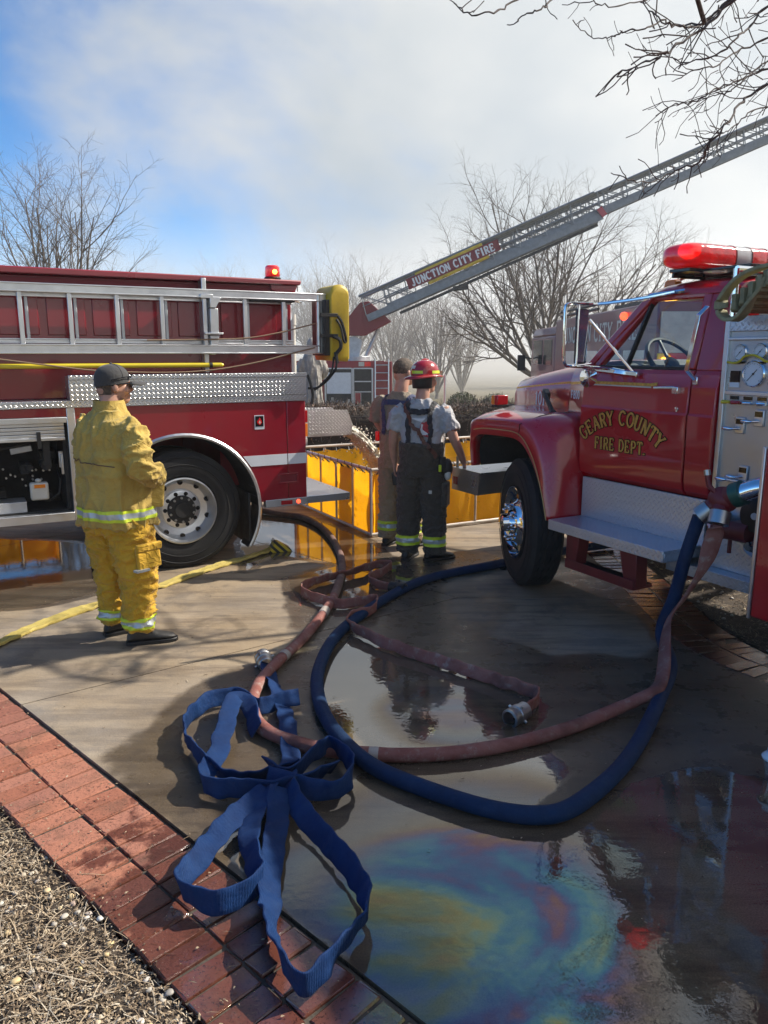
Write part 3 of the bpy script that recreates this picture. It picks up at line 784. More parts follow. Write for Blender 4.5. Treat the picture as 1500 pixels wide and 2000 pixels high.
def tone_attr(me, tones, per):
    at = me.attributes.new('tone', 'FLOAT', 'POINT')
    at.data.foreach_set('value', [t for t in tones for _ in range(per)])
def scatter_cover(name, inside, n_chip, n_straw, n_peb, seed, parent, zbase, dark=0.0):
    rnd = random.Random(seed)
    v = []; f = []; tones = []
    for i in range(n_chip):
        x, y = inside(rnd)
        L = rnd.uniform(0.006, 0.024); wd = rnd.uniform(0.0015, 0.0055); a = rnd.uniform(0, 2 * pi); p = rnd.uniform(-0.5, 0.5); z = zbase + rnd.uniform(0.0, 0.028) * rnd.random()
        dx, dy = cos(a) * cos(p) * L / 2, sin(a) * cos(p) * L / 2; dz = sin(p) * L / 2; wx, wy = -sin(a) * wd / 2, cos(a) * wd / 2; r2 = rnd.uniform(-0.004, 0.004); o = len(v)
        z += abs(dz) + 0.002
        v += [(x - dx - wx, y - dy - wy, z - dz - r2), (x - dx + wx, y - dy + wy, z - dz + r2), (x - wx, y - wy, z + 0.003), (x + wx, y + wy, z + 0.003), (x + dx - wx, y + dy - wy, z + dz - r2), (x + dx + wx, y + dy + wy, z + dz + r2)]
        f += [(o, o + 1, o + 3, o + 2), (o + 2, o + 3, o + 5, o + 4)]
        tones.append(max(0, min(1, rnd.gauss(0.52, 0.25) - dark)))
    me = bpy.data.meshes.new(name); me.from_pydata(v, [], f); tone_attr(me, tones, 6)
    tag(mesh_obj(name, me, M_['chip'], parent), kind='stuff')
    v = []; f = []; tones = []
    for i in range(n_straw):
        x, y = inside(rnd); L = rnd.uniform(0.05, 0.16); a = rnd.uniform(0, 2 * pi); bend = rnd.uniform(-0.7, 0.7); wd = rnd.uniform(0.0008, 0.0016); z = zbase + rnd.uniform(0.004, 0.03); tilt = rnd.uniform(-0.15, 0.25); o = len(v)
        px, py, pz = x, y, z
        for k in range(4):
            v += [(px - sin(a) * wd, py + cos(a) * wd, pz), (px + sin(a) * wd, py - cos(a) * wd, pz + 0.0006)]
            px += cos(a) * L / 3; py += sin(a) * L / 3; pz = max(zbase + 0.003, pz + sin(tilt) * L / 3); a += bend / 3; tilt -= 0.12
        f += [(o + 2 * k, o + 2 * k + 1, o + 2 * k + 3, o + 2 * k + 2) for k in range(3)]
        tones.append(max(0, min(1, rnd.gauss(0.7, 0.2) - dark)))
    me = bpy.data.meshes.new('straw'); me.from_pydata(v, [], f); tone_attr(me, tones, 8)
    tag(mesh_obj('straw', me, M_['chip'], parent), kind='stuff')
    bm = bmesh.new(); bmesh.ops.create_icosphere(bm, subdivisions=2, radius=1.0)
    base = [w.co.copy() for w in bm.verts]; bf = [tuple(w.index for w in q.verts) for q in bm.faces]; bm.free()
    v = []; f = []; tones = []
    for i in range(n_peb):
        x, y = inside(rnd); s = rnd.uniform(0.005, 0.013); a = rnd.uniform(0, 2 * pi); sx, sy, sz = s * rnd.uniform(0.9, 1.5), s, s * rnd.uniform(0.5, 0.8); o = len(v); z = zbase + sz * 0.6 + rnd.uniform(0, 0.012)
        sd = Vector((rnd.uniform(0, 99), rnd.uniform(0, 99), 0))
        for w in base:
            k = 1 + 0.35 * mnoise.noise(w * 1.3 + sd)
            X, Y, Z = w.x * sx * k, w.y * sy * k, w.z * sz * k
            v.append((x + X * cos(a) - Y * sin(a), y + X * sin(a) + Y * cos(a), z + Z))
        f += [tuple(j + o for j in q) for q in bf]; tones.append(rnd.random())
    me = bpy.data.meshes.new('pebbles'); me.from_pydata(v, [], f); tone_attr(me, tones, len(base)); me.shade_smooth()
    tag(mesh_obj('pebbles', me, M_['pebble'], parent), kind='stuff')
def in_left(rnd):
    t = rnd.uniform(-0.5, 2.6); d = (rnd.random() ** 0.8) * 1.35
    p = b_at(t) - BN * (0.418 + 0.03 * mnoise.noise(Vector((t * 9, 0, 0))) + d) ; return p.x, p.y
cover = tag(empty('mulch_and_gravel'), 'dry straw mulch and pale river gravel in the bed beside the brick edging', 'mulch', kind='stuff')
scatter_cover('mulch', in_left, 68000, 4200, 1500, 5, cover, -0.03)
def in_right(rnd):
    while True:
        q = edge_c[rnd.randrange(8, len(edge_c) - 4)]
        x = q.x + 0.44 + rnd.random() ** 1.3 * 1.3; y = q.y + rnd.uniform(-0.15, 0.15)
        return x, y
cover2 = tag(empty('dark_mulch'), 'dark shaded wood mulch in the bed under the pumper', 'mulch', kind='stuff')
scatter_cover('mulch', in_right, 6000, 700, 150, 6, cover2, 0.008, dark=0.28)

# fallen bits on the drive and the bricks: leaf scraps, chips and short twigs
def scatter_litter(n, seed):
    rnd = random.Random(seed); v = []; f = []; tones = []
    for i in range(n):
        if rnd.random() < 0.5: p = b_at(rnd.uniform(-1.2, 2.8)) - BN * (0.42 * (1 - rnd.random() ** 2.2)); x, y = p.x, p.y
        else: x = rnd.uniform(-2.6, 1.8); y = rnd.uniform(2.2, 6.8)
        if (Vector((x, y)) - B0).dot(BN) < -0.43: continue
        L = rnd.uniform(0.004, 0.016) if rnd.random() < 0.86 else rnd.uniform(0.02, 0.06); wd = L * rnd.uniform(0.2, 0.6) if L < 0.02 else 0.0022
        a = rnd.uniform(0, 2 * pi); c_, s_ = cos(a), sin(a); z = 0.0035; o = len(v)
        for u, w_, dz in ((-1, 0, 0), (-0.3, -1, 0.002), (0.5, -0.8, 0.003), (1, 0, 0.001), (0.4, 0.9, 0.003), (-0.4, 0.8, 0.002)):
            X, Y = u * L / 2, w_ * wd / 2; v.append((x + X * c_ - Y * s_, y + X * s_ + Y * c_, z + dz * rnd.uniform(0.3, 1.8)))
        f.append(tuple(range(o, o + 6))); tones.append(max(0, min(1, rnd.gauss(0.4, 0.28))))
    me = bpy.data.meshes.new('leaf_litter'); me.from_pydata(v, [], f); tone_attr(me, tones, 6)
    tag(mesh_obj('leaf_litter', me, M_['chip'], None), 'scraps of dry leaf and twig scattered over the drive and bricks', 'litter', kind='stuff')
scatter_litter(900, 21)

# ================================================================ wheels
def wheel(parent, c, out, R=0.51, wd=0.27, kind='steel', spin=0.0, rz=0.0):
    """c: centre of the outer face plane's axle point, out: outward axle direction in the parent's frame"""
    c = Vector(c); out = Vector(out).normalized()
    a, b = frame_from(out)
    n = 120
    # tyre: profile (radius, depth inward from the outer face), tread ribs with zigzag grooves
    prof = [(0.56 * R, 0.035), (0.60 * R, 0.012), (0.70 * R, 0.0), (0.84 * R, 0.004), (0.93 * R, 0.014), (0.965 * R, 0.03)]
    gr = []
    ribs = 5; t0, t1 = 0.034, wd - 0.034
    for i in range(ribs):
        x0 = t0 + (t1 - t0) * i / ribs; x1 = t0 + (t1 - t0) * (i + 1) / ribs
        gr += [(R * (0.995 if i in (0, ribs - 1) else 1.0), x0 + 0.005, i > 0), (R * (0.995 if i in (0, ribs - 1) else 1.0), x1 - 0.005, i < ribs - 1)]
        if i < ribs - 1: gr += [(R * 0.972, x1 - 0.003, True), (R * 0.972, x1 + 0.003, True)]
    full = [(r, d, False) for r, d in prof] + gr + [(r, wd - d, False) for r, d in reversed(prof)]
    rr = []
    for r, d, zz in full:
        ring = []
        for k in range(n):
            t = 2 * pi * k / n
            off = (0.006 if (k // 2) % 2 else -0.006) if zz else 0.0
            ring.append(c - out * (d + off) + (a * cos(t) + b * sin(t)) * r)
        rr.append(ring)
    m = MB(); m.rings(rr, caps=False)
    # sidewall ribs
    for rad in (0.78, 0.9):
        m.lathe([(R * rad - 0.004, -0.002), (R * rad, 0.003), (R * rad + 0.004, -0.002)], c - out * (0.004 if rad > 0.8 else 0.001), out, 96)
    tyre = m.build('tyre', M_['rubber'], parent, smooth=28)
    m = MB()
    rimR = 0.565 * R
    if kind == 'alu':
        P = [(rimR, 0.02), (rimR, -0.004), (rimR - 0.012, -0.006), (rimR - 0.02, 0.02), (rimR - 0.035, 0.075), (rimR - 0.06, 0.105), (0.175, 0.115), (0.165, 0.09), (0.15, 0.085), (0.10, 0.085)]
        m.lathe([(r, -d) for r, d in P], c, out, 64)
        rim = m.build('rim', M_['alu'], tyre, smooth=30)
        for k in range(10):
            t = 2 * pi * (k + 0.5) / 10; q = c + (a * cos(t) + b * sin(t)) * (rimR - 0.052)
            m = MB(); m.cyl(q - out * 0.12, q - out * 0.086, 0.023, n=14); m.build('hand_hole', M_['blackgloss'], rim)
            t = 2 * pi * (k) / 10; q = c + (a * cos(t) + b * sin(t)) * 0.142
            m = MB(); m.cyl(q - out * 0.10, q - out * 0.078, 0.018, n=12); m.build('bolt_hole', M_['blackgloss'], rim)
        m = MB(); m.lathe([(0.125, -0.09), (0.12, -0.06), (0.07, -0.05), (0.065, -0.03), (0.0, -0.03)], c, out, 32)
        m.build('hub', M_['dark'], rim)
        for k in range(10):
            t = 2 * pi * k / 10 + 0.3; q = c + (a * cos(t) + b * sin(t)) * 0.105
            m = MB(); m.cyl(q - out * 0.085, q - out * 0.045, 0.014, 0.011, 6)
            m.build('lug_nut', M_['steel'], rim)
    else:
        P = [(rimR, 0.03), (rimR, -0.004), (rimR - 0.01, -0.006), (rimR - 0.018, 0.03), (rimR - 0.04, 0.06), (rimR - 0.06, 0.055), (0.17, 0.01), (0.155, -0.012), (0.12, -0.018), (0.105, -0.02)]
        m.lathe([(r, -d) for r, d in P], c, out, 64)
        rim = m.build('rim', M_['chrome'], tyre, smooth=30)
        for k in range(5):
            t = 2 * pi * k / 5 + 0.4; q = c + (a * cos(t) + b * sin(t)) * (rimR - 0.068)
            m = MB(); m.cyl(q - out * 0.062, q - out * 0.022, 0.03, n=16); m.build('hand_hole', M_['blackgloss'], rim)
        m = MB(); m.lathe([(0.11, 0.018), (0.10, 0.05), (0.075, 0.055), (0.07, 0.10), (0.05, 0.112), (0.0, 0.114)], c, out, 32)
        m.build('hub_cap', M_['chrome'], rim)
        for k in range(10):
            t = 2 * pi * k / 10; q = c + (a * cos(t) + b * sin(t)) * 0.138
            m = MB(); m.cyl(q + out * 0.012, q + out * 0.05, 0.017, 0.015, 6); m.sphere(tuple(q + out * 0.052), 0.015, 8, 6)
            m.build('lug_nut', M_['chrome'], rim)
    return tyre

def arc(cx, cz, r, a0, a1, n):
    return [(cx + r * cos(radians(a0 + (a1 - a0) * i / n)), cz + r * sin(radians(a0 + (a1 - a0) * i / n))) for i in range(n + 1)]

# ================================================================ water tender (tanker) with its rear towards the tank
PL = (-1.737, 6.483, 0.0); RZL = radians(28.3)
T = thing('water_tender', 'dark red fire tender with open pump compartment, diamond plate tray and rear dump chute', 'fire truck', PL, RZL)
WB = 2.42     # body width
def part(mb, name, mat, par=None, **k): return mb.build(name, M_[mat] if isinstance(mat, str) else mat, par or T, **k)
# lower side body with the wheel arch
m = MB(); m.prism([(-0.80, 0.53)] + arc(0.03, 0.50, 0.665, 177, 3, 26) + [(0.975, 0.53), (0.975, 1.43), (-0.80, 1.43)], 0.5)
part(m, 'side_panel', 'paint', smooth=30)
m = MB(); m.box(0.981, 1.16, 0.0, 0.5, 0.53, 1.43)
part(m, 'rear_corner_panel', 'paint', bevel=0.006)
m = MB(); m.box(-4.2, 1.155, WB - 0.5, WB, 0.53, 1.43); m.box(-4.2, -0.2, 0.62, WB - 0.5, 1.0, 1.43); m.box(0.5, 1.155, 0.5, WB - 0.5, 0.62, 1.43); m.box(-0.8, 0.62, 0.52, WB - 0.5, 1.22, 1.43)
part(m, 'body_core', 'paint')
m = MB(); m.box(-6.3, 1.0, 0.72, 0.84, 0.56, 0.82); m.box(-6.3, 1.0, 1.58, 1.70, 0.56, 0.82); m.cyl((-0.02, 0.3, 0.5), (-0.02, 2.1, 0.5), 0.075); m.sphere((-0.02, 1.2, 0.5), 0.21); m.box(-2.6, -1.2, 0.95, 1.45, 0.60, 0.95)
part(m, 'chassis', 'dark')
# wheel well
m = MB(); pts = arc(0.03, 0.50, 0.655, 180, 0, 24)
for (x0, z0), (x1, z1) in zip(pts[:-1], pts[1:]): m.quad((x0, 0.01, z0), (x1, 0.01, z1), (x1, 0.62, z1), (x0, 0.62, z0))
part(m, 'wheel_well', 'dark', fixn=False)
m = MB(); m.rings([[(x, -0.012, z) for x, z in arc(0.03, 0.50, 0.655, 178, -32, 40)], [(x, -0.016, z) for x, z in arc(0.03, 0.50, 0.672, 178, -32, 40)], [(x, 0.004, z) for x, z in arc(0.03, 0.50, 0.692, 178, -32, 40)]], caps=False, closed=False)
part(m, 'arch_trim', 'alu', smooth=50)
m = MB(); m.rings([[(x, -0.010, z) for x, z in arc(0.03, 0.50, 0.655, 20, -34, 14)], [(x, 0.2, z) for x, z in arc(0.03, 0.50, 0.655, 20, -34, 14)]], caps=False, closed=False)
part(m, 'fender_flap', 'black', fixn=False)
m = MB(); m.box(0.60, 0.622, 0.02, 0.56, 0.14, 0.62)
part(m, 'mud_flap', 'black', bevel=0.004)
for y in (0.0, 0.34):
    w = wheel(T, (0.02, y + 0.02, 0.515), (0, -1, 0), R=0.515, wd=0.26, kind='alu')
wheel(T, (0.02, WB - 0.02, 0.515), (0, 1, 0), R=0.515, wd=0.26, kind='alu')
# stripe (follows the arch edge)
za, zb = 0.862, 0.958
xa = 0.03 + sqrt(0.70 ** 2 - (za - 0.5) ** 2); xb = 0.03 + sqrt(0.70 ** 2 - (zb - 0.5) ** 2)
m = MB(); m.prism([(xa, za), (0.974, za), (0.974, zb), (xb, zb)], 0.004, o=-0.004)
part(m, 'side_stripe', 'white', smooth=0)
m = MB(); m.box(0.982, 1.161, -0.004, 0, za, zb)
part(m, 'side_stripe', 'white', smooth=0)
# tread plate trim, hose tray
m = MB(); m.box(-4.2, 1.168, -0.014, 0.3, 1.431, 1.487)
part(m, 'trim_strip', 'tread', bevel=0.004)
m = MB(); m.box(-0.83, 1.168, -0.022, 0.0, 1.488, 1.645); m.box(-0.83, 1.172, -0.028, 0.012, 1.645, 1.682); m.box(-0.83, -0.815, -0.02, 0.19, 1.489, 1.67); m.box(1.150, 1.164, 0.001, 0.19, 1.489, 1.67); m.box(-0.81, 1.149, 0.02, 0.19, 1.489, 1.50)
part(m, 'hose_tray', 'tread', bevel=0.003)
# upper body
m = MB(); m.box(-4.2, 1.125, 0.205, WB - 0.205, 1.489, 2.445)
part(m, 'upper_body', 'paint', bevel=0.012)
xs = [-1.62, -1.27, -0.925, -0.585, -0.24, 0.10]
for x in xs:
    m = MB(); m.box(x, x + 0.285, 0.192, 0.206, 1.99, 2.32)
    part(m, 'body_panel', 'paint', bevel=0.006)
for x0, x1 in ((0.47, 0.62), (0.68, 0.98)):
    m = MB(); m.box(x0, x1, 0.192, 0.206, 1.94, 2.33)
    part(m, 'body_panel', 'paint', bevel=0.006)
m = MB(); m.box(-4.2, 1.09, 0.199, 0.21, 2.345, 2.43)
part(m, 'upper_band', 'maroon', bevel=0.004)
m = MB()
m.prism([(-4.2, 2.446), (1.19, 2.446), (1.205, 2.462), (1.205, 2.49), (-4.2, 2.51)], WB - 0.28, o=0.14)
part(m, 'roof', 'paint', bevel=0.01)
m = MB(); m.prism([(0.93, 2.40), (1.13, 2.33), (1.18, 2.445), (0.93, 2.445)], 0.04, o=0.17)
part(m, 'roof_bracket', 'paint', bevel=0.004)
bc = MB(); bc.lathe([(0.072, 0), (0.076, 0.02), (0.066, 0.03)], (1.0, 0.32, 2.495), n=24)
base = part(bc, 'beacon', 'black')
bc = MB(); bc.lathe([(0.063, 0.028), (0.068, 0.04), (0.064, 0.115), (0.052, 0.128), (0.0, 0.131)], (1.0, 0.32, 2.495), n=24)
part(bc, 'beacon_lens', 'red_lens', base)
bc = MB(); bc.sphere((1.0, 0.32 - 0.056, 2.565), 0.024, 10, 8); part(bc, 'lamp', 'amber_glow', base)
# round spot lamp behind the roof
m = MB(); m.lathe([(0.0, -0.06), (0.05, -0.05), (0.085, 0.0), (0.09, 0.03), (0.08, 0.035), (0.0, 0.02)], (1.30, 0.5, 2.40), (0.55, -0.75, 0.1), 24)
sl_ = part(m, 'spot_lamp', 'chrome'); m = MB(); m.cyl((1.12, 0.5, 2.38), (1.27, 0.5, 2.39), 0.015); part(m, 'lamp_arm', 'alu_dull', sl_)
m = MB(); m.lathe([(0.0, -0.05), (0.05, -0.04), (0.07, 0.0), (0.07, 0.03), (0.0, 0.02)], (1.30, 0.75, 2.23), (0.75, -0.65, 0), 24); part(m, 'spot_lamp', 'alu')
# ladder bracket
m = MB(); m.box(0.285, 0.325, 0.10, 0.20, 1.69, 2.47); m.box(0.25, 0.36, 0.02, 0.12, 2.30, 2.335); m.box(0.33, 0.40, 0.03, 0.18, 2.02, 2.22); m.box(0.27, 0.43, 0.0, 0.15, 2.005, 2.022); m.prism([(0.33, 1.84), (0.37, 1.84), (0.41, 2.0), (0.33, 2.0)], 0.1, o=0.05); m.prism([(0.33, 2.225), (0.38, 2.225), (0.43, 2.31), (0.33, 2.31)], 0.14, o=0.02)
part(m, 'ladder_bracket', 'alu', bevel=0.004)
m = MB(); m.box(0.80, 0.98, 0.10, 0.20, 1.90, 1.915); m.box(0.70, 1.10, 0.04, 0.2, 2.29, 2.31)
part(m, 'ladder_bracket', 'black', bevel=0.003)
# rear bumper strip, lamps, step
m = MB(); m.box(0.755, 1.166, -0.012, 0.06, 0.478, 0.545)
bs_ = part(m, 'rear_sill', 'alu_dull', bevel=0.004)
m = MB(); m.box(0.90, 1.01, -0.016, -0.011, 0.492, 0.53); part(m, 'reflector', 'red_dull', bs_, bevel=0.002)
m = MB(); m.lathe([(0.0, 0.012), (0.018, 0.008), (0.02, 0)], (1.07, -0.012, 0.512), (0, -1, 0), 16); part(m, 'marker_lamp', 'red_glow', bs_)
m = MB(); m.box(1.166, 1.615, 0.02, WB - 0.02, 0.475, 0.545); part(m, 'rear_step', 'tread', bevel=0.006)
m = MB(); m.box(1.158, 1.185, 0.02, 0.10, 1.02, 1.09); part(m, 'tail_lamp', 'offwhite', bevel=0.005)
m = MB(); m.box(1.158, 1.19, 0.02, 0.10, 1.10, 1.22); part(m, 'tail_lamp', 'amber', bevel=0.005)
m = MB(); m.box(1.158, 1.19, 0.02, 0.10, 1.23, 1.34); part(m, 'tail_lamp', 'red_dull', bevel=0.005)
# latch, placard
m = MB()
for (x0, x1, z0, z1) in ((0.885, 1.075, 0.685, 0.70), (0.885, 1.075, 0.765, 0.78), (0.885, 0.90, 0.70, 0.765), (1.06, 1.075, 0.70, 0.765)): m.box(x0, x1, -0.009, 0.0, z0, z1)
h_ = part(m, 'latch', 'paint', bevel=0.003)
m = MB(); m.box(0.90, 1.06, -0.003, 0.0, 0.70, 0.765); part(m, 'latch_recess', 'maroon', h_, bevel=0.0)
m = MB(); m.box(0.675, 0.765, -0.003, 0.0, 1.19, 1.315); pl_ = part(m, 'placard', 'white', smooth=0)
m = MB(); m.box(0.683, 0.757, -0.005, -0.003, 1.215, 1.307); part(m, 'placard_face', 'blackgloss', pl_, smooth=0)
m = MB(); m.prism([(0.72, 1.228), (0.744, 1.25), (0.738, 1.27), (0.722, 1.297), (0.712, 1.276), (0.698, 1.262), (0.70, 1.245)], 0.0015, o=-0.0066); part(m, 'flame_emblem', 'red_lens', pl_, smooth=0)
m = MB(); m.prism([(0.722, 1.238), (0.733, 1.25), (0.722, 1.27), (0.712, 1.25)], 0.001, o=-0.0078); part(m, 'flame_emblem', 'offwhite', pl_, smooth=0)
# dump chute at the rear
m = MB()
for y in (0.72, 1.08): m.prism([(1.16, 1.02), (1.97, 1.02), (1.99, 1.12), (1.93, 1.275), (1.16, 1.31)], 0.008, o=y)
m.box(1.16, 1.97, 0.73, 1.08, 1.012, 1.022)
part(m, 'dump_chute', 'tread', smooth=30)
# pump compartment
m = MB(); m.box(-0.862, -0.80, -0.006, 0.5, 0.53, 1.43); m.box(-3.2, -0.862, -0.006, 0.06, 1.315, 1.36); m.box(-3.2, -0.862, -0.012, 0.5, 0.53, 0.60)
part(m, 'compartment_frame', 'alu', bevel=0.004)
m = MB(); m.box(-4.2, -0.80, 0.0, 0.5, 1.362, 1.43); m.box(-4.2, -3.2, 0.0, 0.5, 0.53, 1.36)
part(m, 'side_panel', 'paint', bevel=0.004)
m = MB(); m.box(-3.2, -0.87, 0.56, 0.60, 0.60, 1.36); m.box(-0.90, -0.864, 0.06, 0.58, 0.60, 1.31); m.box(-3.2, -0.87, 0.06, 0.58, 0.601, 0.612)
part(m, 'compartment_lining', 'dark')
for i in range(4):
    m = MB(); m.box(-3.18, -0.885, 0.014 + 0.004 * (i % 2), 0.03, 1.205 + 0.028 * i, 1.230 + 0.028 * i)
    part(m, 'shutter_slat', 'alu', bevel=0.004)
m = MB(); m.box(-3.18, -0.885, 0.008, 0.04, 1.178, 1.204); part(m, 'shutter_bar', 'alu', bevel=0.004)
m = MB(); m.box(-1.09, -1.06, -0.004, 0.012, 1.12, 1.25); part(m, 'pull_strap', 'black', bevel=0.002)
rp = random.Random(11)
m = MB()
for i in range(26):
    x = rp.uniform(-2.2, -1.0); z = rp.uniform(0.66, 1.05); s = rp.uniform(0.05, 0.16)
    m.box(x, x + s, rp.uniform(0.22, 0.35), 0.52, z, z + s * rp.uniform(0.5, 1.1))
for i in range(10):
    x = rp.uniform(-2.0, -1.0); z = rp.uniform(0.7, 1.1)
    m.cyl((x, 0.2, z), (x, 0.4, z), rp.uniform(0.02, 0.06), n=14)
eng = part(m, 'pump_engine', 'dark', bevel=0.006)
for i in range(16):
    x = rp.uniform(-1.5, -1.0); z = rp.uniform(0.72, 0.95); m = MB(); m.cyl((x, 0.195, z), (x, 0.23, z), 0.008, n=8); part(m, 'bolt', 'steel', eng)
m = MB(); m.tube([(-1.45, 0.2, 1.10), (-1.25, 0.16, 1.13), (-1.12, 0.2, 1.16)], 0.012); part(m, 'pump_hose', 'black', eng); m = MB(); m.tube([(-1.02, 0.15, 0.68), (-0.95, 0.12, 0.74), (-0.93, 0.15, 0.85), (-0.94, 0.3, 0.95)], 0.01)
part(m, 'pump_hose', 'black', eng)
m = MB(); m.boxm(Matrix.Translation((-1.2, 0.19, 1.10)) @ Matrix.Rotation(radians(-8), 4, 'Y'), 0.16, 0.03, 0.05); part(m, 'air_cleaner', 'alu_dull', eng, bevel=0.006)
m = MB(); m.box(-1.165, -1.03, 0.08, 0.17, 0.70, 0.84); m.cyl((-1.1, 0.12, 0.84), (-1.1, 0.12, 0.87), 0.025); bt = part(m, 'overflow_bottle', 'offwhite', eng, bevel=0.018)
m = MB(); m.box(-1.135, -1.055, 0.076, 0.08, 0.80, 0.828); part(m, 'bottle_label', 'amber', bt, smooth=0)
m = MB(); m.box(-1.62, -1.405, 0.03, 0.10, 0.612, 0.92); wb_ = part(m, 'control_box', 'white', bevel=0.01)
for i in range(3):
    m = MB(); m.lathe([(0.028, 0), (0.03, 0.006), (0.022, 0.008), (0.0, 0.006)], (-1.44, 0.03, 0.68 + i * 0.09), (0, -1, 0), 16); part(m, 'socket', 'alu_dull', wb_)
m = MB(); m.box(-0.935, -0.90, 0.10, 0.14, 0.95, 1.08); m.box(-0.925, -0.905, 0.06, 0.10, 0.90, 1.06); part(m, 'shutter_latch', 'alu', bevel=0.004)
m = MB(); m.box(-1.05, -1.00, 0.05, 0.09, 0.98, 1.20); part(m, 'compartment_strap', 'black')
m = MB(); m.box(-1.40, -1.20, 0.07, 0.3, 0.613, 0.70); part(m, 'tool_tray', 'alu_dull', bevel=0.004)
# cab ahead of the body
m = MB(); m.prism([(-6.9, 0.62), (-4.3, 0.62), (-4.3, 2.55), (-6.3, 2.55), (-6.85, 1.75), (-6.95, 1.2)], WB - 0.1, o=0.05); part(m, 'cab', 'paint', bevel=0.03)
for x0, x1 in ((-6.2, -5.4), (-5.3, -4.5)):
    m = MB(); m.box(x0, x1, 0.04, 0.06, 1.7, 2.35); part(m, 'cab_window', 'glass_dark', bevel=0.004)
wheel(T, (-5.6, 0.03, 0.515), (0, -1, 0), R=0.515, wd=0.26, kind='alu')
wheel(T, (-5.6, WB - 0.03, 0.515), (0, 1, 0), R=0.515, wd=0.26, kind='alu')

# ---------------------------------------------------------------- things hung on the tender
LD = thing('extension_ladder', 'long aluminium extension ladder hung along the side of the dark red tender', 'ladder', PL, RZL)
for nm, y0, z0, z1 in (('rail', 0.045, 2.305, 2.375), ('rail', 0.045, 1.846, 1.922), ('fly_rail', 0.112, 2.275, 2.318), ('fly_rail', 0.112, 1.925, 1.965)):
    m = MB(); m.box(-3.8, 1.40 if nm == 'rail' else 1.1, y0, y0 + 0.03, z0, z1)
    m.box(-3.8, 1.40 if nm == 'rail' else 1.1, y0 - 0.012, y0 + 0.001, z1 - 0.012, z1 - 0.0005); m.box(-3.8, 1.40 if nm == 'rail' else 1.1, y0 - 0.012, y0 + 0.001, z0 + 0.0005, z0 + 0.012)
    m.build(nm, M_['alu'], LD, bevel=0.003)
for i in range(-8, 8):
    x = -1.12 + 0.3525 * (i + 0) + 0.0
    if -3.7 < x < 1.39:
        m = MB(); m.box(x - 0.017, x + 0.017, 0.044, 0.072, 1.90, 2.31); m.build('rung', M_['alu'], LD, bevel=0.004)
        if x < 1.0:
            m = MB(); m.box(x + 0.035, x + 0.06, 0.114, 0.138, 1.95, 2.29); m.build('fly_rung', M_['alu_dull'], LD, bevel=0.004)
m = MB(); m.cyl((1.33, 0.058, 1.86), (1.33, 0.058, 2.36), 0.02); m.build('rung', M_['alu'], LD)

PK = thing('pike_pole', 'long yellow fibreglass pike pole clipped under the ladder', 'pole', PL, RZL)
m = MB(); m.cyl((-3.5, 0.02, 1.752), (0.405, 0.02, 1.752), 0.019); m.build('shaft', M_['yellow_pole'], PK)
m = MB(); m.cyl((0.30, 0.02, 1.752), (0.325, 0.02, 1.752), 0.023); m.build('clip', M_['black'], PK)
m = MB(); m.cyl((0.405, 0.02, 1.752), (0.425, 0.02, 1.752), 0.019, 0.01); m.build('tip', M_['yellow_pole'], PK)

YP = thing('ladder_pad', 'thick yellow vinyl pad strapped over the ladder end with black webbing', 'pad', PL, RZL)
m = MB()
prof = []
for y, k in ((-0.05, 0.92), (-0.03, 1.0), (0.30, 1.0), (0.34, 0.9)):
    ring = [(1.402, y, 1.79), (1.575, y, 1.775), (1.592, y, 1.80), (1.592, y, 2.37)]
    ring += [(1.50 + 0.092 * cos(t), y, 2.37 + 0.085 * sin(t)) for t in [radians(q) for q in range(10, 175, 15)]]
    ring += [(1.402, y, 2.37)]
    cx, cz = 1.497, 2.1
    prof.append([(cx + (x - cx) * k, y, cz + (z - cz) * (k if k < 1 else 1)) for x, _, z in ring])
m.rings(prof)
yp = m.build('cushion', M_['yellow'], YP, smooth=40, bevel=0.012)
m = MB(); m.box(1.36, 1.405, -0.03, 0.28, 1.83, 2.32); m.build('backing', M_['black'], YP, bevel=0.006)
for z in (2.17, 1.99):
    m = MB(); m.box(1.30, 1.47, -0.062, -0.052, z, z + 0.03); m.build('strap', M_['black'], YP, bevel=0.002)
m = MB(); m.tube(catmull([(1.47, -0.06, 2.18), (1.50, -0.08, 2.12), (1.535, -0.08, 2.00), (1.54, -0.07, 1.95), (1.515, -0.08, 1.97), (1.49, -0.08, 2.08), (1.45, -0.07, 2.15)], 6), 0.012, 6); m.tube(catmull([(1.42, -0.06, 2.0), (1.47, -0.09, 1.97), (1.48, -0.09, 1.90), (1.44, -0.08, 1.84), (1.45, -0.08, 1.76)], 6), 0.018, 6); m.build('strap', M_['black'], YP)
m = MB(); m.tube(catmull([(1.44, -0.05, 1.86), (1.45, -0.06, 1.74), (1.41, -0.05, 1.66), (1.33, -0.04, 1.58), (1.25, -0.03, 1.54), (1.19, 0.0, 1.54)], 6), 0.011, 6); m.tube(catmull([(1.43, -0.05, 1.82), (1.40, -0.05, 1.68), (1.30, -0.04, 1.57), (1.24, -0.03, 1.52)], 6), 0.009, 6); m.tube(catmull([(1.19, 0.0, 1.66), (1.21, -0.02, 1.58), (1.225, -0.03, 1.48), (1.21, -0.03, 1.40)], 6), 0.013, 6); m.build('strap_tail', M_['black'], YP)

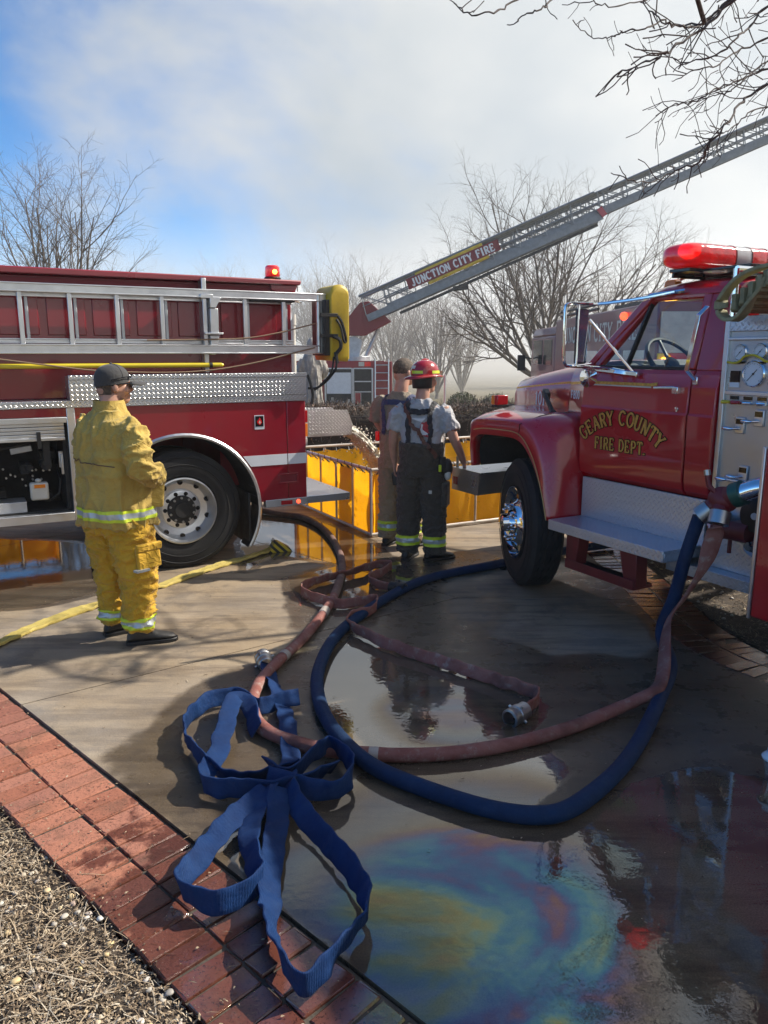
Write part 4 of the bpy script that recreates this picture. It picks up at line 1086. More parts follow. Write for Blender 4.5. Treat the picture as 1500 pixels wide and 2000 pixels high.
RP = thing('halyard_rope', 'thin tan rope sagging along the ladder on the tender', 'rope', PL, RZL)
m = MB(); m.tube(catmull([(-1.32, 0.0, 1.81), (-1.0, -0.01, 1.765), (-0.6, -0.01, 1.715), (-0.1, -0.01, 1.695), (0.3, -0.01, 1.71), (0.7, 0.0, 1.77), (1.05, 0.01, 1.85), (1.28, 0.03, 1.90)], 8), 0.007, 6)
m.tube(catmull([(-0.2, 0.035, 1.955), (0.3, 0.035, 1.965), (0.65, 0.03, 1.98), (0.95, 0.03, 2.03), (1.2, 0.035, 2.09), (1.30, 0.04, 2.115)], 8), 0.007, 6)
m.build('rope', simple('tan_rope', (0.25, 0.16, 0.10), 0.8, bump=0.3), RP)

# ================================================================ lettering: slab-serif strokes built as thin raised shapes
def _arcp(cx, cy, rx, ry, a0, a1, n=10): return [(cx + rx * cos(radians(a0 + (a1 - a0) * i / n)), cy + ry * sin(radians(a0 + (a1 - a0) * i / n))) for i in range(n + 1)]
GL = {   # strokes: (points, weight); serifs: (x, y, half width)
 'G': ([(_arcp(.36, .5, .30, .44, 40, 320, 18), 1), ([(.62, .18), (.62, .46)], 1)], [(.58, .46, .14), (.60, .86, .05)]), 'C': ([(_arcp(.36, .5, .30, .44, 42, 318, 18), 1)], [(.60, .84, .05)]),
 'O': ([(_arcp(.38, .5, .31, .44, 0, 360, 24), 1)], []), '0': ([(_arcp(.30, .5, .23, .44, 0, 360, 24), 1)], []),
 'E': ([([(.16, .06), (.16, .94)], 1.2), ([(.06, .94), (.58, .94)], .8), ([(.16, .5), (.46, .5)], .8), ([(.06, .06), (.60, .06)], .8), ([(.58, .94), (.58, .76)], .7), ([(.60, .06), (.60, .25)], .7), ([(.46, .4), (.46, .6)], .6)], []),
 'F': ([([(.16, .06), (.16, .94)], 1.2), ([(.06, .94), (.58, .94)], .8), ([(.16, .5), (.46, .5)], .8), ([(.58, .94), (.58, .74)], .7), ([(.46, .4), (.46, .6)], .6)], [(.16, .06, .13)]),
 'A': ([([(.10, .06), (.36, .94)], .8), ([(.36, .94), (.64, .06)], 1.3), ([(.2, .34), (.54, .34)], .7)], [(.10, .06, .10), (.64, .06, .12)]),
 'R': ([([(.16, .06), (.16, .94)], 1.2), (_arcp(.36, .71, .22, .22, 90, -90, 10), 1), ([(.10, .93), (.36, .93)], .8), ([(.16, .49), (.36, .49)], .8), ([(.38, .49), (.62, .06)], 1.2)], [(.16, .06, .12), (.64, .06, .09)]),
 'P': ([([(.16, .06), (.16, .94)], 1.2), (_arcp(.36, .69, .23, .24, 90, -90, 10), 1), ([(.10, .93), (.36, .93)], .8), ([(.16, .45), (.36, .45)], .8)], [(.16, .06, .13)]),
 'D': ([([(.16, .06), (.16, .94)], 1.2), (_arcp(.30, .5, .34, .43, 90, -90, 14), 1.1), ([(.06, .93), (.30, .93)], .8), ([(.06, .07), (.30, .07)], .8)], []),
 'Y': ([([(.08, .94), (.35, .48)], 1.2), ([(.62, .94), (.35, .48)], .8), ([(.35, .48), (.35, .06)], 1.2)], [(.10, .94, .11), (.60, .94, .10), (.35, .06, .13)]),
 'U': ([([(.14, .94), (.14, .34)], 1.2), (_arcp(.36, .34, .22, .28, 180, 360, 12), 1), ([(.58, .34), (.58, .94)], .9)], [(.14, .94, .11), (.58, .94, .11)]),
 'N': ([([(.14, .06), (.14, .94)], .9), ([(.14, .94), (.60, .06)], 1.2), ([(.60, .06), (.60, .94)], .9)], [(.14, .06, .10), (.10, .94, .09), (.60, .94, .10)]),
 'T': ([([(.36, .06), (.36, .94)], 1.2), ([(.06, .94), (.66, .94)], .8), ([(.06, .94), (.06, .74)], .7), ([(.66, .94), (.66, .74)], .7)], [(.36, .06, .13)]),
 'I': ([([(.20, .06), (.20, .94)], 1.2)], [(.20, .06, .14), (.20, .94, .14)]), 'J': ([([(.34, .94), (.34, .30)], 1.2), (_arcp(.20, .28, .14, .22, 0, -170, 8), 1)], [(.34, .94, .13)]),
 '1': ([([(.26, .06), (.26, .94)], 1.2), ([(.26, .94), (.10, .76)], .8)], [(.26, .06, .15)]), '8': ([(_arcp(.32, .72, .20, .21, 0, 360, 16), 1), (_arcp(.32, .28, .24, .23, 0, 360, 16), 1)], []),
 '.': ([([(.12, .03), (.12, .15)], 1.3)], []), ' ': ([], []), "'": ([([(.1, .75), (.1, .95)], 1)], [])}
GW = {'I': .42, '.': .28, ' ': .42, '1': .5, 'J': .56, '0': .62, '8': .66, 'F': .68, "'": .25}
def letters(par, name, mat, text, place, h, weight=0.13, serif=True, grow=0.0, gap=0.06, lift=0.0, squeeze=1.0):
    """place(u, v, k) -> point; u runs along the text in metres from its middle, k is a small outward lift"""
    tw = sum((GW.get(c, .72) + gap) for c in text) * h * squeeze; u0 = -tw / 2; q = 0
    for c in text:
        st, sf = GL[c]; mb = MB()
        def stroke(pts, w):
            nonlocal q
            q += 1
            lf = lift + (q % 9) * 0.00012
            P = [Vector((x * squeeze, y, 0)) for x, y in pts]
            Ls = []; Rs = []
            for i, p in enumerate(P):
                d = (P[min(i + 1, len(P) - 1)] - P[max(i - 1, 0)]).normalized(); n_ = Vector((-d.y, d.x, 0)) * (w / 2 + grow)
                e = d * (grow if i == len(P) - 1 else (-grow if i == 0 else 0))
                Ls.append(p + n_ + e); Rs.append(p - n_ + e)
            vs = [place(u0 + p.x * h, p.y * h, lf) for p in Ls] + [place(u0 + p.x * h, p.y * h, lf) for p in Rs]; n2 = len(P)
            mb.add(vs, [(i, i + 1, n2 + i + 1, n2 + i) for i in range(n2 - 1)])
        for pts, w in st: stroke(pts, weight * w)
        if serif:
            for x, y, hw in sf: stroke([(x - hw, y), (x + hw, y)], weight * 0.62)
        u0 += (GW.get(c, .72) + gap) * h * squeeze
        if st: mb.build(name, M_[mat], par, smooth=0, fixn=False)

# ================================================================ pumper in front, seen from its cab side
PR = (1.181, 6.085, 0.0); RZR = radians(-61.7)
P_ = thing('pumper_truck', 'glossy red pumper with long hood, red light bar and polished pump panel', 'fire truck', PR, RZR)
CW = 1.98
def pp(mb, name, mat, par=None, **k): return mb.build(name, M_[mat] if isinstance(mat, str) else mat, par or P_, **k)
SIDE = [(0.97, 0.045), (1.0, 0.018), (1.06, 0.004), (1.2, 0.0), (1.38, -0.004), (1.47, -0.006), (1.485, 0.004), (1.56, 0.008), (1.645, 0.012), (1.66, 0.02), (1.72, 0.032), (1.745, 0.05)]
def side_block(x0, x1, mb=None, top=None, back=0.10, flip=False, fr=0.0):
    mb = mb or MB(); rr = []
    for x in (x0, x0 + 0.006, x1 - 0.006, x1):
        e = 0.006 if x in (x0, x1) else 0.0
        ring = [(x, (y + e), z) for z, y in SIDE if top is None or z <= top] 
        zt = ring[-1][2]
        ring += [(x, back, zt), (x, back, 0.97)]
        if flip: ring = [(a_, CW - b_, c_) for a_, b_, c_ in ring]
        rr.append(ring)
    mb.rings(rr); return mb
door = pp(side_block(0.525, 1.462), 'door', 'paint_f', smooth=24)
pp(side_block(1.474, 1.66), 'cab_corner', 'paint_f', smooth=24)
pp(side_block(0.525, 1.66, flip=True), 'cab_side', 'paint_f', smooth=24)
# cab floor and rear wall (open shell so the cab can be seen through)
m = MB(); m.box(0.50, 1.64, 0.11, CW - 0.11, 0.95, 1.06); m.box(1.60, 1.655, 0.06, CW - 0.06, 1.06, 1.76); m.box(0.44, 0.52, 0.10, CW - 0.10, 0.95, 1.74)
pp(m, 'cab_shell', 'paint_f', bevel=0.006)
yt = lambda z: 0.05 + 0.10 * (z - 1.745) / 0.46            # greenhouse leans inward
def fbar(mb, a, b, w=0.045, d=0.05, flip=False):
    (x0, z0), (x1, z1) = a, b
    y0, y1 = yt(z0), yt(z1)
    if flip: y0, y1 = CW - y0, CW - y1
    mb.bar((x0, y0 + (d / 2 if not flip else -d / 2), z0), (x1, y1 + (d / 2 if not flip else -d / 2), z1), d, w, Vector((0, 0, 1)) if abs(x1 - x0) > abs(z1 - z0) else Vector((1, 0, 0)))
for flip in (False, True):
    par = door if not flip else P_
    m = MB(); fbar(m, (0.60, 1.752), (1.0, 2.215), 0.05, flip=flip); fbar(m, (0.98, 2.208), (1.44, 2.208), 0.045, flip=flip); fbar(m, (1.435, 2.21), (1.42, 1.748), 0.07, flip=flip)
    pp(m, 'window_frame', 'paint_f', par, bevel=0.01)
    m = MB(); fbar(m, (0.875, 1.75), (0.985, 2.18), 0.018, 0.035, flip=flip); fbar(m, (0.64, 1.757), (1.41, 1.757), 0.02, 0.055, flip=flip)
    pp(m, 'window_seal', 'black', par, bevel=0.003)
    # upper cab corner behind the door
    rr = []
    for x in (1.466, 1.655):
        ring = [(x, yt(1.745), 1.745), (x, yt(2.0), 2.0), (x, yt(2.2), 2.2), (x, yt(2.2) + 0.02, 2.235), (x, yt(2.2) + 0.09, 2.24), (x, yt(1.745) + 0.09, 1.745)]
        if flip: ring = [(a_, CW - b_, c_) for a_, b_, c_ in ring]
        rr.append(ring)
    m = MB(); m.rings(rr); pp(m, 'cab_pillar', 'paint_f', bevel=0.008)
    m = MB(); q = [(0.645, 1.765), (1.405, 1.765), (1.42, 2.185), (0.99, 2.185)]
    m.add([(x, (yt(z) + 0.022) if not flip else CW - yt(z) - 0.022, z) for x, z in q], [(0, 1, 2, 3)])
    pp(m, 'window_pane', 'glass', par, smooth=0)
# A pillars, windscreen and roof
for y in (0.075, CW - 0.075):
    m = MB(); m.bar((0.50, y + 0.02 * (1 if y < 1 else -1), 1.74), (1.0, (0.165 if y < 1 else CW - 0.165), 2.225), 0.07, 0.06, Vector((1, 0, 0))); pp(m, 'windscreen_pillar', 'paint_f', bevel=0.012)
m = MB(); m.add([(0.51, 0.13, 1.77), (0.51, CW - 0.13, 1.77), (0.985, CW - 0.2, 2.215), (0.985, 0.2, 2.215)], [(0, 1, 2, 3)]); pp(m, 'windscreen', 'glass', smooth=0)
m = MB(); m.add([(1.63, 0.35, 1.80), (1.63, CW - 0.35, 1.80), (1.63, CW - 0.38, 2.14), (1.63, 0.38, 2.14)], [(0, 1, 2, 3)]); pp(m, 'rear_window', 'glass', smooth=0)
m = MB(); m.box(1.605, 1.655, 0.10, 0.34, 1.76, 2.24); m.box(1.605, 1.655, CW - 0.34, CW - 0.10, 1.76, 2.24); m.box(1.605, 1.655, 0.34, CW - 0.34, 2.15, 2.24); m.box(1.605, 1.655, 0.34, CW - 0.34, 1.761, 1.79); pp(m, 'cab_back', 'paint_f')
rr = []
for x, dz in ((0.955, -0.035), (0.985, 0.0), (1.08, 0.018), (1.3, 0.028), (1.6, 0.02), (1.66, 0.0), (1.672, -0.03)):
    ring = [(x, 0.142, 2.205 + dz * 0.3), (x, 0.15, 2.232 + dz * 0.6), (x, 0.19, 2.262 + dz), (x, 0.30, 2.285 + dz), (x, 0.65, 2.30 + dz), (x, CW / 2, 2.305 + dz)]
    ring += [(a_, CW - b_, c_) for a_, b_, c_ in reversed(ring[:-1])]
    ring += [(x, CW - 0.2, 2.20), (x, 0.2, 2.20)]
    rr.append(ring)
m = MB(); m.rings(rr); pp(m, 'roof', 'paint_f', smooth=40)
m = MB(); m.tube([(0.93, 0.135, 2.195), (1.0, 0.128, 2.225), (1.28, 0.125, 2.236)], 0.014, 6); pp(m, 'drip_rail', 'chrome')
for y in (0.30, 0.75, 1.23, 1.68):
    m = MB(); m.rings([[(1.02 + dx * k, y + dy * k, 2.285 + h) for dx, dy in ((-.05, -.035), (.05, -.035), (.05, .035), (-.05, .035))] for h, k in ((0, 1), (0.03, 0.9), (0.045, 0.6))]); pp(m, 'clearance_lamp', 'amber', bevel=0.006)
# interior
m = MB(); m.box(0.56, 0.80, 0.12, CW - 0.12, 1.45, 1.76); m.prism([(0.56, 1.76), (0.80, 1.76), (0.74, 1.80), (0.56, 1.79)], CW - 0.3, o=0.15); pp(m, 'dashboard', 'black', bevel=0.02)
m = MB(); m.box(1.15, 1.55, 0.2, 0.8, 1.2, 1.45); m.box(1.45, 1.58, 0.22, 0.78, 1.4, 1.74); m.box(1.15, 1.55, 1.0, 1.75, 1.2, 1.45); m.box(1.45, 1.58, 1.02, 1.73, 1.4, 1.74); pp(m, 'seat', simple('grey_vinyl', (0.10, 0.10, 0.10), 0.6, vary=0.2), bevel=0.04, segs=3)
sc = Vector((0.93, 0.46, 1.79)); sd = Vector((0.72, 0, 0.69)).normalized(); sa, sb2 = frame_from(sd)
ring = [sc + (sa * cos(2 * pi * k / 40) + sb2 * sin(2 * pi * k / 40)) * 0.215 for k in range(41)]
m = MB(); m.tube(ring, 0.016, 8, caps=False); sw = pp(m, 'steering_wheel', 'black')
m = MB()
for t in (200, 340, 90): m.tube([sc - sd * 0.03, sc + (sa * cos(radians(t)) + sb2 * sin(radians(t))) * 0.21], 0.012, 6)
m.cyl(sc - sd * 0.35, sc - sd * 0.01, 0.03); m.lathe([(0.055, -0.03), (0.05, 0.0), (0.0, 0.01)], sc, sd, 20); pp(m, 'steering_column', 'black', sw)
# hood
rr = []
for x, yo, zt, zb in ((-0.80, 0.50, 1.56, 1.20), (-0.775, 0.40, 1.615, 1.28), (-0.70, 0.35, 1.655, 1.33), (-0.4, 0.285, 1.705, 1.38), (0.0, 0.20, 1.765, 1.39), (0.215, 0.155, 1.79, 1.39)):
    h = zt - 1.39
    half = [(x, yo, zb), (x, yo + 0.005, 1.39 + h * 0.45), (x, yo + 0.02, 1.39 + h * 0.62), (x, yo + 0.055, 1.39 + h * 0.80), (x, yo + 0.12, 1.39 + h * 0.92), (x, yo + 0.25, 1.39 + h * 0.985), (x, CW / 2, zt)]
    rr.append(half + [(a_, CW - b_, c_) for a_, b_, c_ in reversed(half[:-1])])
m = MB(); m.rings(rr); hood = pp(m, 'hood', 'paint_f', smooth=45)
rr = []
for x, yo, zt in ((0.222, 0.153, 1.79), (0.35, 0.11, 1.805), (0.45, 0.07, 1.80), (0.518, 0.04, 1.785)):
    h = zt - 1.39
    half = [(x, yo, 1.39), (x, yo + 0.003, 1.39 + h * 0.45), (x, yo + 0.016, 1.39 + h * 0.66), (x, yo + 0.045, 1.39 + h * 0.84), (x, yo + 0.11, 1.39 + h * 0.95), (x, yo + 0.25, 1.39 + h * 0.99), (x, CW / 2, zt)]
    rr.append(half + [(a_, CW - b_, c_) for a_, b_, c_ in reversed(half[:-1])])
m = MB(); m.rings(rr); cowl = pp(m, 'cowl', 'paint_f', smooth=45)
# front fenders: lofted round the arch
def fender(flip):
    A = [(-0.47, 0.93), (-0.49, 1.06), (-0.475, 1.15), (-0.42, 1.19), (-0.30, 1.205), (-0.10, 1.21), (0.06, 1.205), (0.16, 1.17), (0.25, 1.09), (0.33, 0.98), (0.395, 0.86), (0.445, 0.74), (0.48, 0.645)]
    Bp = [(-0.50, 0.93), (-0.525, 1.08), (-0.52, 1.20), (-0.50, 1.285), (-0.34, 1.315), (-0.10, 1.325), (0.09, 1.325), (0.20, 1.29), (0.30, 1.19), (0.375, 1.06), (0.43, 0.91), (0.475, 0.77), (0.505, 0.645)]
    Cp = [(-0.58, 0.93), (-0.61, 1.10), (-0.62, 1.25), (-0.59, 1.355), (-0.38, 1.385), (-0.10, 1.40), (0.16, 1.405), (0.31, 1.395), (0.43, 1.33), (0.49, 1.18), (0.52, 1.0), (0.545, 0.82), (0.56, 0.645)]
    Dp = [(-0.66, 0.93), (-0.70, 1.10), (-0.71, 1.28), (-0.66, 1.39), (-0.4, 1.42), (-0.10, 1.43), (0.16, 1.43), (0.35, 1.43), (0.50, 1.40), (0.56, 1.25), (0.565, 1.02), (0.568, 0.82), (0.57, 0.645)]
    ys = [(-0.17, A), (-0.235, A), (-0.25, [( (a_[0] * 2 + b_[0]) / 3, (a_[1] * 2 + b_[1]) / 3) for a_, b_ in zip(A, Bp)]), (-0.24, Bp), (-0.225, [((a_[0] * 3 + b_[0]) / 4, (a_[1] * 3 + b_[1]) / 4) for a_, b_ in zip(Bp, Cp)]), (-0.10, [((a_[0] + b_[0] * 3) / 4, (a_[1] + b_[1] * 3) / 4) for a_, b_ in zip(Bp, Cp)]), (0.0, Cp), (0.24, Dp)]
    rows = []
    for y, pl in ys:
        pts = catmull([(x, y, z) for x, z in pl], 4)
        if flip: pts = [Vector((p.x, CW - p.y, p.z)) for p in pts]
        rows.append(pts)
    m = MB(); m.rings(rows, caps=False, closed=False)
    o = pp(m, 'fender', 'paint_f', smooth=50)
    md = o.modifiers.new('thick', 'SOLIDIFY'); md.thickness = 0.012; md.offset = -1 if not flip else 1
    # gold pinstripe beside the arch
    m = MB(); line = catmull([(x, -0.2525, z) for x, z in [((a_[0] * 1.2 + b_[0]) / 2.2, (a_[1] * 1.2 + b_[1]) / 2.2) for a_, b_ in zip(A, Bp)][3:]], 5)
    if flip: line = [Vector((p.x, CW - p.y, p.z)) for p in line]
    m.tube(line, 0.0045, 5); pp(m, 'pinstripe', 'pin', o)
    # inner arch
    m = MB(); rows = [[Vector((x, (y if not flip else CW - y), z)) for x, z in A] for y in (-0.165, 0.42)]
    m.rings(rows, caps=False, closed=False); pp(m, 'arch_liner', 'dark', o, fixn=False)
    return o
fen = fender(False); fender(True)
m = MB(); m.tube([(0.13, -0.247, 1.225), (0.135, -0.246, 1.322), (0.20, -0.1, 1.385), (0.30, 0.10, 1.415)], 0.0035, 5); pp(m, 'panel_seam', 'blackgloss', fen)
m = MB(); m.box(-0.80, -0.60, 0.30, CW - 0.30, 0.95, 1.40); m.box(-0.70, 0.45, 0.45, CW - 0.45, 1.0, 1.40); pp(m, 'engine_bay', 'dark')
# marker lamps on the fender
m = MB(); m.box(-0.43, -0.33, -0.10, 0.0, 1.415, 1.435); mk = pp(m, 'marker_base', 'black')
m = MB(); m.box(-0.375, -0.33, -0.115, -0.005, 1.436, 1.515); pp(m, 'marker_lamp', 'red_dull', mk, bevel=0.008)
m = MB(); m.box(-0.42, -0.376, -0.113, -0.007, 1.437, 1.513); pp(m, 'marker_lamp', 'amber', mk, bevel=0.008)
# hood latch
m = MB(); m.bar((-0.07, 0.16, 1.55), (0.01, 0.12, 1.515), 0.05, 0.06); m.bar((0.0, 0.105, 1.525), (0.155, 0.06, 1.395), 0.026, 0.04); m.sphere((0.155, 0.06, 1.395), 0.03, 10, 8); pp(m, 'hood_latch', 'black', bevel=0.01)
# lettering
def on_door(cx, cz, rad=None):
    def f(u, v, k):
        if rad: a_ = u / rad; x, z = cx + sin(a_) * (rad + v), cz - rad + cos(a_) * (rad + v)
        else: x, z = cx + u, cz + v
        yy = 0.0
        for (z0, y0), (z1, y1) in zip(SIDE[:-1], SIDE[1:]):
            if z0 <= z <= z1: yy = y0 + (y1 - y0) * (z - z0) / (z1 - z0)
        return (x, yy - 0.0025 - k, z)
    return f
for txt, pl, h in (('GEARY COUNTY', on_door(0.925, 1.365, 0.50), 0.105), ('FIRE DEPT.', on_door(0.925, 1.185), 0.090)):
    letters(door, 'letter_outline', 'blackgloss', txt, pl, h, 0.15, grow=0.05, squeeze=0.79)
    letters(door, 'letter', 'gold', txt, pl, h, 0.15, lift=0.0022, squeeze=0.79)
def ss_(a, b, x):
    t = max(0.0, min(1.0, (x - a) / (b - a))); return t * t * (3 - 2 * t)
def hood_y(x):
    pts = [(-0.70, 0.35), (-0.4, 0.285), (0.0, 0.20), (0.215, 0.155)] if x < 0.22 else [(0.222, 0.153), (0.35, 0.11), (0.45, 0.07), (0.518, 0.04)]
    for (a_, b_), (c_, d_) in zip(pts[:-1], pts[1:]):
        if x <= c_: return b_ + (d_ - b_) * (x - a_) / (c_ - a_)
    return pts[-1][1]
letters(hood, 'numeral', 'white', "101'", lambda u, v, k: (-0.215 + u, hood_y(-0.215 + u) - 0.003 - k, 1.43 + v), 0.115, 0.15, squeeze=0.85)
letters(cowl, 'badge_letter', 'white', 'F800', lambda u, v, k: (0.345 + u * 0.93, hood_y(0.345 + u) - 0.006 - k, 1.515 + v + u * 0.02), 0.062, 0.2, serif=False, squeeze=1.05)
for zz, wv, mt in ((1.648, 0.010, 'gold'), (1.633, 0.0045, 'offwhite')):
    hz_top = lambda x: 1.39 + 0.60 * ((1.655 + (x + 0.70) * 0.1475) - 1.39)
    m = MB(); m.rings([[(x, hood_y(x) + 0.0165, hz_top(x) + zz - 1.648 + s * wv) for x in (-0.69, -0.4, -0.2, 0.0, 0.21)] for s in (-1, 1)], caps=False, closed=False); pp(m, 'pinstripe', mt, hood, smooth=0, fixn=False)
    m = MB(); m.rings([[(x, hood_y(x) + 0.010, 1.624 + zz - 1.648 + (x - 0.225) * 0.07 + s * wv) for x in (0.225, 0.35, 0.45, 0.515)] for s in (-1, 1)], caps=False, closed=False); pp(m, 'pinstripe', mt, cowl, smooth=0, fixn=False)
    m = MB(); m.rings([[(x, 0.0125 - 0.003, zz + s * wv * (1 if x < 1.2 else (1.8 if s > 0 else 0.2))) for x in (0.528, 0.8, 1.15, 1.21 if mt == 'gold' else 1.16)] for s in (-1, 1)], caps=False, closed=False); pp(m, 'pinstripe', mt, door, smooth=0, fixn=False)
# door furniture
m = MB(); m.bar((1.20, -0.012, 1.632), (1.37, -0.012, 1.64), 0.014, 0.016); m.box(1.355, 1.40, -0.022, 0.012, 1.60, 1.645); pp(m, 'door_handle', 'chrome', door, bevel=0.004)
m = MB(); m.lathe([(0.016, 0.0), (0.016, 0.006), (0.0, 0.007)], (1.385, 0.004, 1.505), (0, -1, 0), 16); pp(m, 'door_lock', 'chrome', door)
m = MB(); m.bar((1.562, -0.005, 2.125), (1.545, -0.055, 2.07), 0.03, 0.01, Vector((0, 1, 0))); m.bar((1.547, -0.055, 2.075), (1.488, -0.055, 1.745), 0.032, 0.014, Vector((0, 1, 0))); m.bar((1.488, -0.055, 1.75), (1.502, 0.01, 1.69), 0.03, 0.01, Vector((0, 1, 0))); m.box(1.545, 1.585, 0.085, 0.12, 2.11, 2.17); m.box(1.485, 1.52, 0.005, 0.03, 1.66, 1.71); pp(m, 'grab_rail', 'chrome', bevel=0.004)
# mirrors
mr_ = MB(); mr_.tube(catmull([(0.60, 0.02, 1.775), (0.66, -0.12, 1.765), (0.73, -0.30, 1.765), (0.745, -0.37, 1.79), (0.75, -0.385, 1.95), (0.75, -0.385, 2.13), (0.755, -0.36, 2.17), (0.76, -0.25, 2.175), (0.80, -0.12, 2.175), (1.0, 0.05, 2.205), (1.2, 0.12, 2.235)], 8), 0.011, 8)
mr_.tube([(0.755, -0.275, 2.17), (0.755, -0.275, 1.765)], 0.009, 8); mr_.tube([(0.76, -0.18, 2.07), (1.02, 0.02, 1.70)], 0.010, 8); mr_.tube([(0.74, -0.30, 1.765), (0.80, 0.01, 1.745), (1.03, 0.02, 1.715)], 0.011, 8)
mf = pp(mr_, 'mirror_frame', 'chrome', door)
m = MB(); m.box(0.735, 0.76, -0.285, -0.185, 1.78, 2.145); pp(m, 'mirror', 'black', mf, bevel=0.01)
m = MB(); m.box(0.7605, 0.7625, -0.278, -0.192, 1.79, 2.135); pp(m, 'mirror_glass', 'chrome', mf)
m = MB(); m.lathe([(0.0, -0.035), (0.05, -0.025), (0.068, -0.002), (0.07, 0.004), (0.063, 0.006)], (0.75, -0.155, 1.69), (1, -0.15, 0), 24, ); pp(m, 'round_mirror', 'chrome', mf)
m = MB(); m.lathe([(0.063, 0.005), (0.04, 0.014), (0.0, 0.018)], (0.75, -0.155, 1.69), (1, -0.15, 0), 24); pp(m, 'round_mirror_glass', 'chrome', mf)
m = MB(); m.prism([(0.53, 1.735), (1.05, 1.70), (1.05, 1.73), (0.56, 1.765)], 0.03, o=-0.012); pp(m, 'mirror_bracket', 'chrome', door, bevel=0.004)
# kick plate, step, hanging step
m = MB(); m.box(0.572, 1.66, 0.01, 0.03, 0.672, 0.966); pp(m, 'kick_plate', 'tread_fine', bevel=0.002)
m = MB(); m.box(0.565, 1.625, -0.29, 0.06, 0.66, 0.672); m.box(0.565, 1.625, -0.293, -0.285, 0.60, 0.672); m.box(1.618, 1.628, -0.285, 0.05, 0.60, 0.66); m.box(0.563, 0.572, -0.285, 0.05, 0.60, 0.66); stp = pp(m, 'cab_step', 'tread_fine', bevel=0.003)
for x0 in (0.73, 1.235):
    m = MB(); m.prism([(x0, 0.60), (x0 + 0.15, 0.60), (x0 + 0.16, 0.37), (x0 + 0.06, 0.37)] if x0 > 1 else [(x0, 0.60), (x0 + 0.13, 0.60), (x0 + 0.10, 0.37), (x0, 0.37)], 0.10, o=-0.26); pp(m, 'step_hanger', 'grille', stp, bevel=0.004)
m = MB(); m.box(0.74, 1.385, -0.27, -0.10, 0.355, 0.38); m.box(0.74, 1.385, -0.275, -0.268, 0.355, 0.42); pp(m, 'lower_step', 'grille', stp, bevel=0.003)
m = MB()
for i in range(26): m.box(0.755 + i * 0.0235, 0.768 + i * 0.0235, -0.255, -0.115, 0.381, 0.392)
tag(pp(m, 'step_grip', 'black', stp), kind='stuff')
# bumper
m = MB(); m.box(-0.955, -0.52, -0.13, CW + 0.13, 0.835, 0.85); m.box(-0.955, -0.945, -0.13, CW + 0.13, 0.65, 0.835); m.box(-0.945, -0.55, -0.13, -0.12, 0.65, 0.835); m.box(-0.945, -0.55, CW + 0.12, CW + 0.13, 0.65, 0.835)
m.add([(-0.525, -0.13, 0.835), (-0.56, -0.12, 0.65), (-0.60, 0.45, 0.65), (-0.525, 0.45, 0.835)], [(0, 1, 2, 3)])
bmp = pp(m, 'bumper', 'tread', smooth=20)
m = MB(); m.box(-0.93, -0.86, -0.136, -0.13, 0.70, 0.77); pp(m, 'reflector', 'red_dull', bmp, bevel=0.003)
m = MB(); m.tube([(-0.9, -0.11, 0.84), (-0.9, -0.11, 0.95)], 0.012); pp(m, 'tow_eye', 'steel', bmp)
# front wheels (steered), axle, frame
wdir = Vector((cos(radians(-61.7)), sin(radians(-61.7)), 0))
steer = Matrix.Rotation(radians(-22), 3, 'Z')
for y, s in ((0.0, -1), (CW, 1)):
    out = steer @ Vector((0, s, 0)); c = Vector((0.0, y, 0.515)) + out * 0.135
    wheel(P_, c, out, R=0.515, wd=0.27, kind='chrome')
m = MB(); m.box(-0.6, 6.0, 0.55, 0.66, 0.55, 0.80); m.box(-0.6, 6.0, CW - 0.66, CW - 0.55, 0.55, 0.80); m.cyl((0, 0.1, 0.5), (0, CW - 0.1, 0.5), 0.06); m.box(0.65, 1.6, 0.18, 0.55, 0.50, 0.90); m.box(0.3, 0.62, 0.2, 0.5, 0.45, 0.75); m.cyl((0.5, 0.3, 0.40), (0.5, 0.3, 0.55), 0.05); m.box(1.5, 2.6, 0.45, 1.5, 0.45, 1.0); m.bar((0.1, 0.25, 0.62), (1.3, 0.5, 0.52), 0.08, 0.06)
pp(m, 'chassis', 'dark')
# light bar
def lb_ring(y, k, dx=0.0):
    return [(1.22 + 0.135 * k * abs(cos(t)) ** 0.6 * (1 if cos(t) >= 0 else -1), y, 2.452 + 0.078 * k * abs(sin(t)) ** 0.6 * (1 if sin(t) >= 0 else -1)) for t in [2 * pi * i / 28 for i in range(28)]]
m = MB(); m.box(1.10, 1.66, 0.22, CW - 0.20, 2.352, 2.37); m.box(1.09, 1.11, 0.2, CW - 0.2, 2.33, 2.372); m.box(1.14, 1.30, 0.12, 0.24, 2.352, 2.375); lbp = pp(m, 'light_bar_platform', 'blackgloss', bevel=0.004)
m = MB(); m.tube(catmull([(0.98, 0.35, 2.29), (1.05, 0.37, 2.345), (1.15, 0.42, 2.352)], 6), 0.008, 6); m.tube(catmull([(1.06, 0.5, 2.30), (1.12, 0.5, 2.35), (1.35, 0.5, 2.352)], 6), 0.012, 6); pp(m, 'light_bar_bracket', 'grille', lbp)
segs = [(0.05, 0.48, 'red_lens'), (0.482, 0.63, 'milky'), (0.632, 0.79, 'red_lens'), (0.792, 0.92, 'milky'), (0.922, 1.08, 'red_lens'), (1.082, 1.20, 'milky'), (1.202, 1.36, 'red_lens'), (1.362, 1.49, 'milky'), (1.492, 1.93, 'red_lens')]
M_['milky'] = simple('clear_lens_over_white', (0.78, 0.72, 0.70), 0.12, coat=1.0, trans=0.35, bump=0.12, bscale=30)
M_['clear'] = glass_mat('clear_lens', (0.92, 0.9, 0.9), 0.25, 0.08)
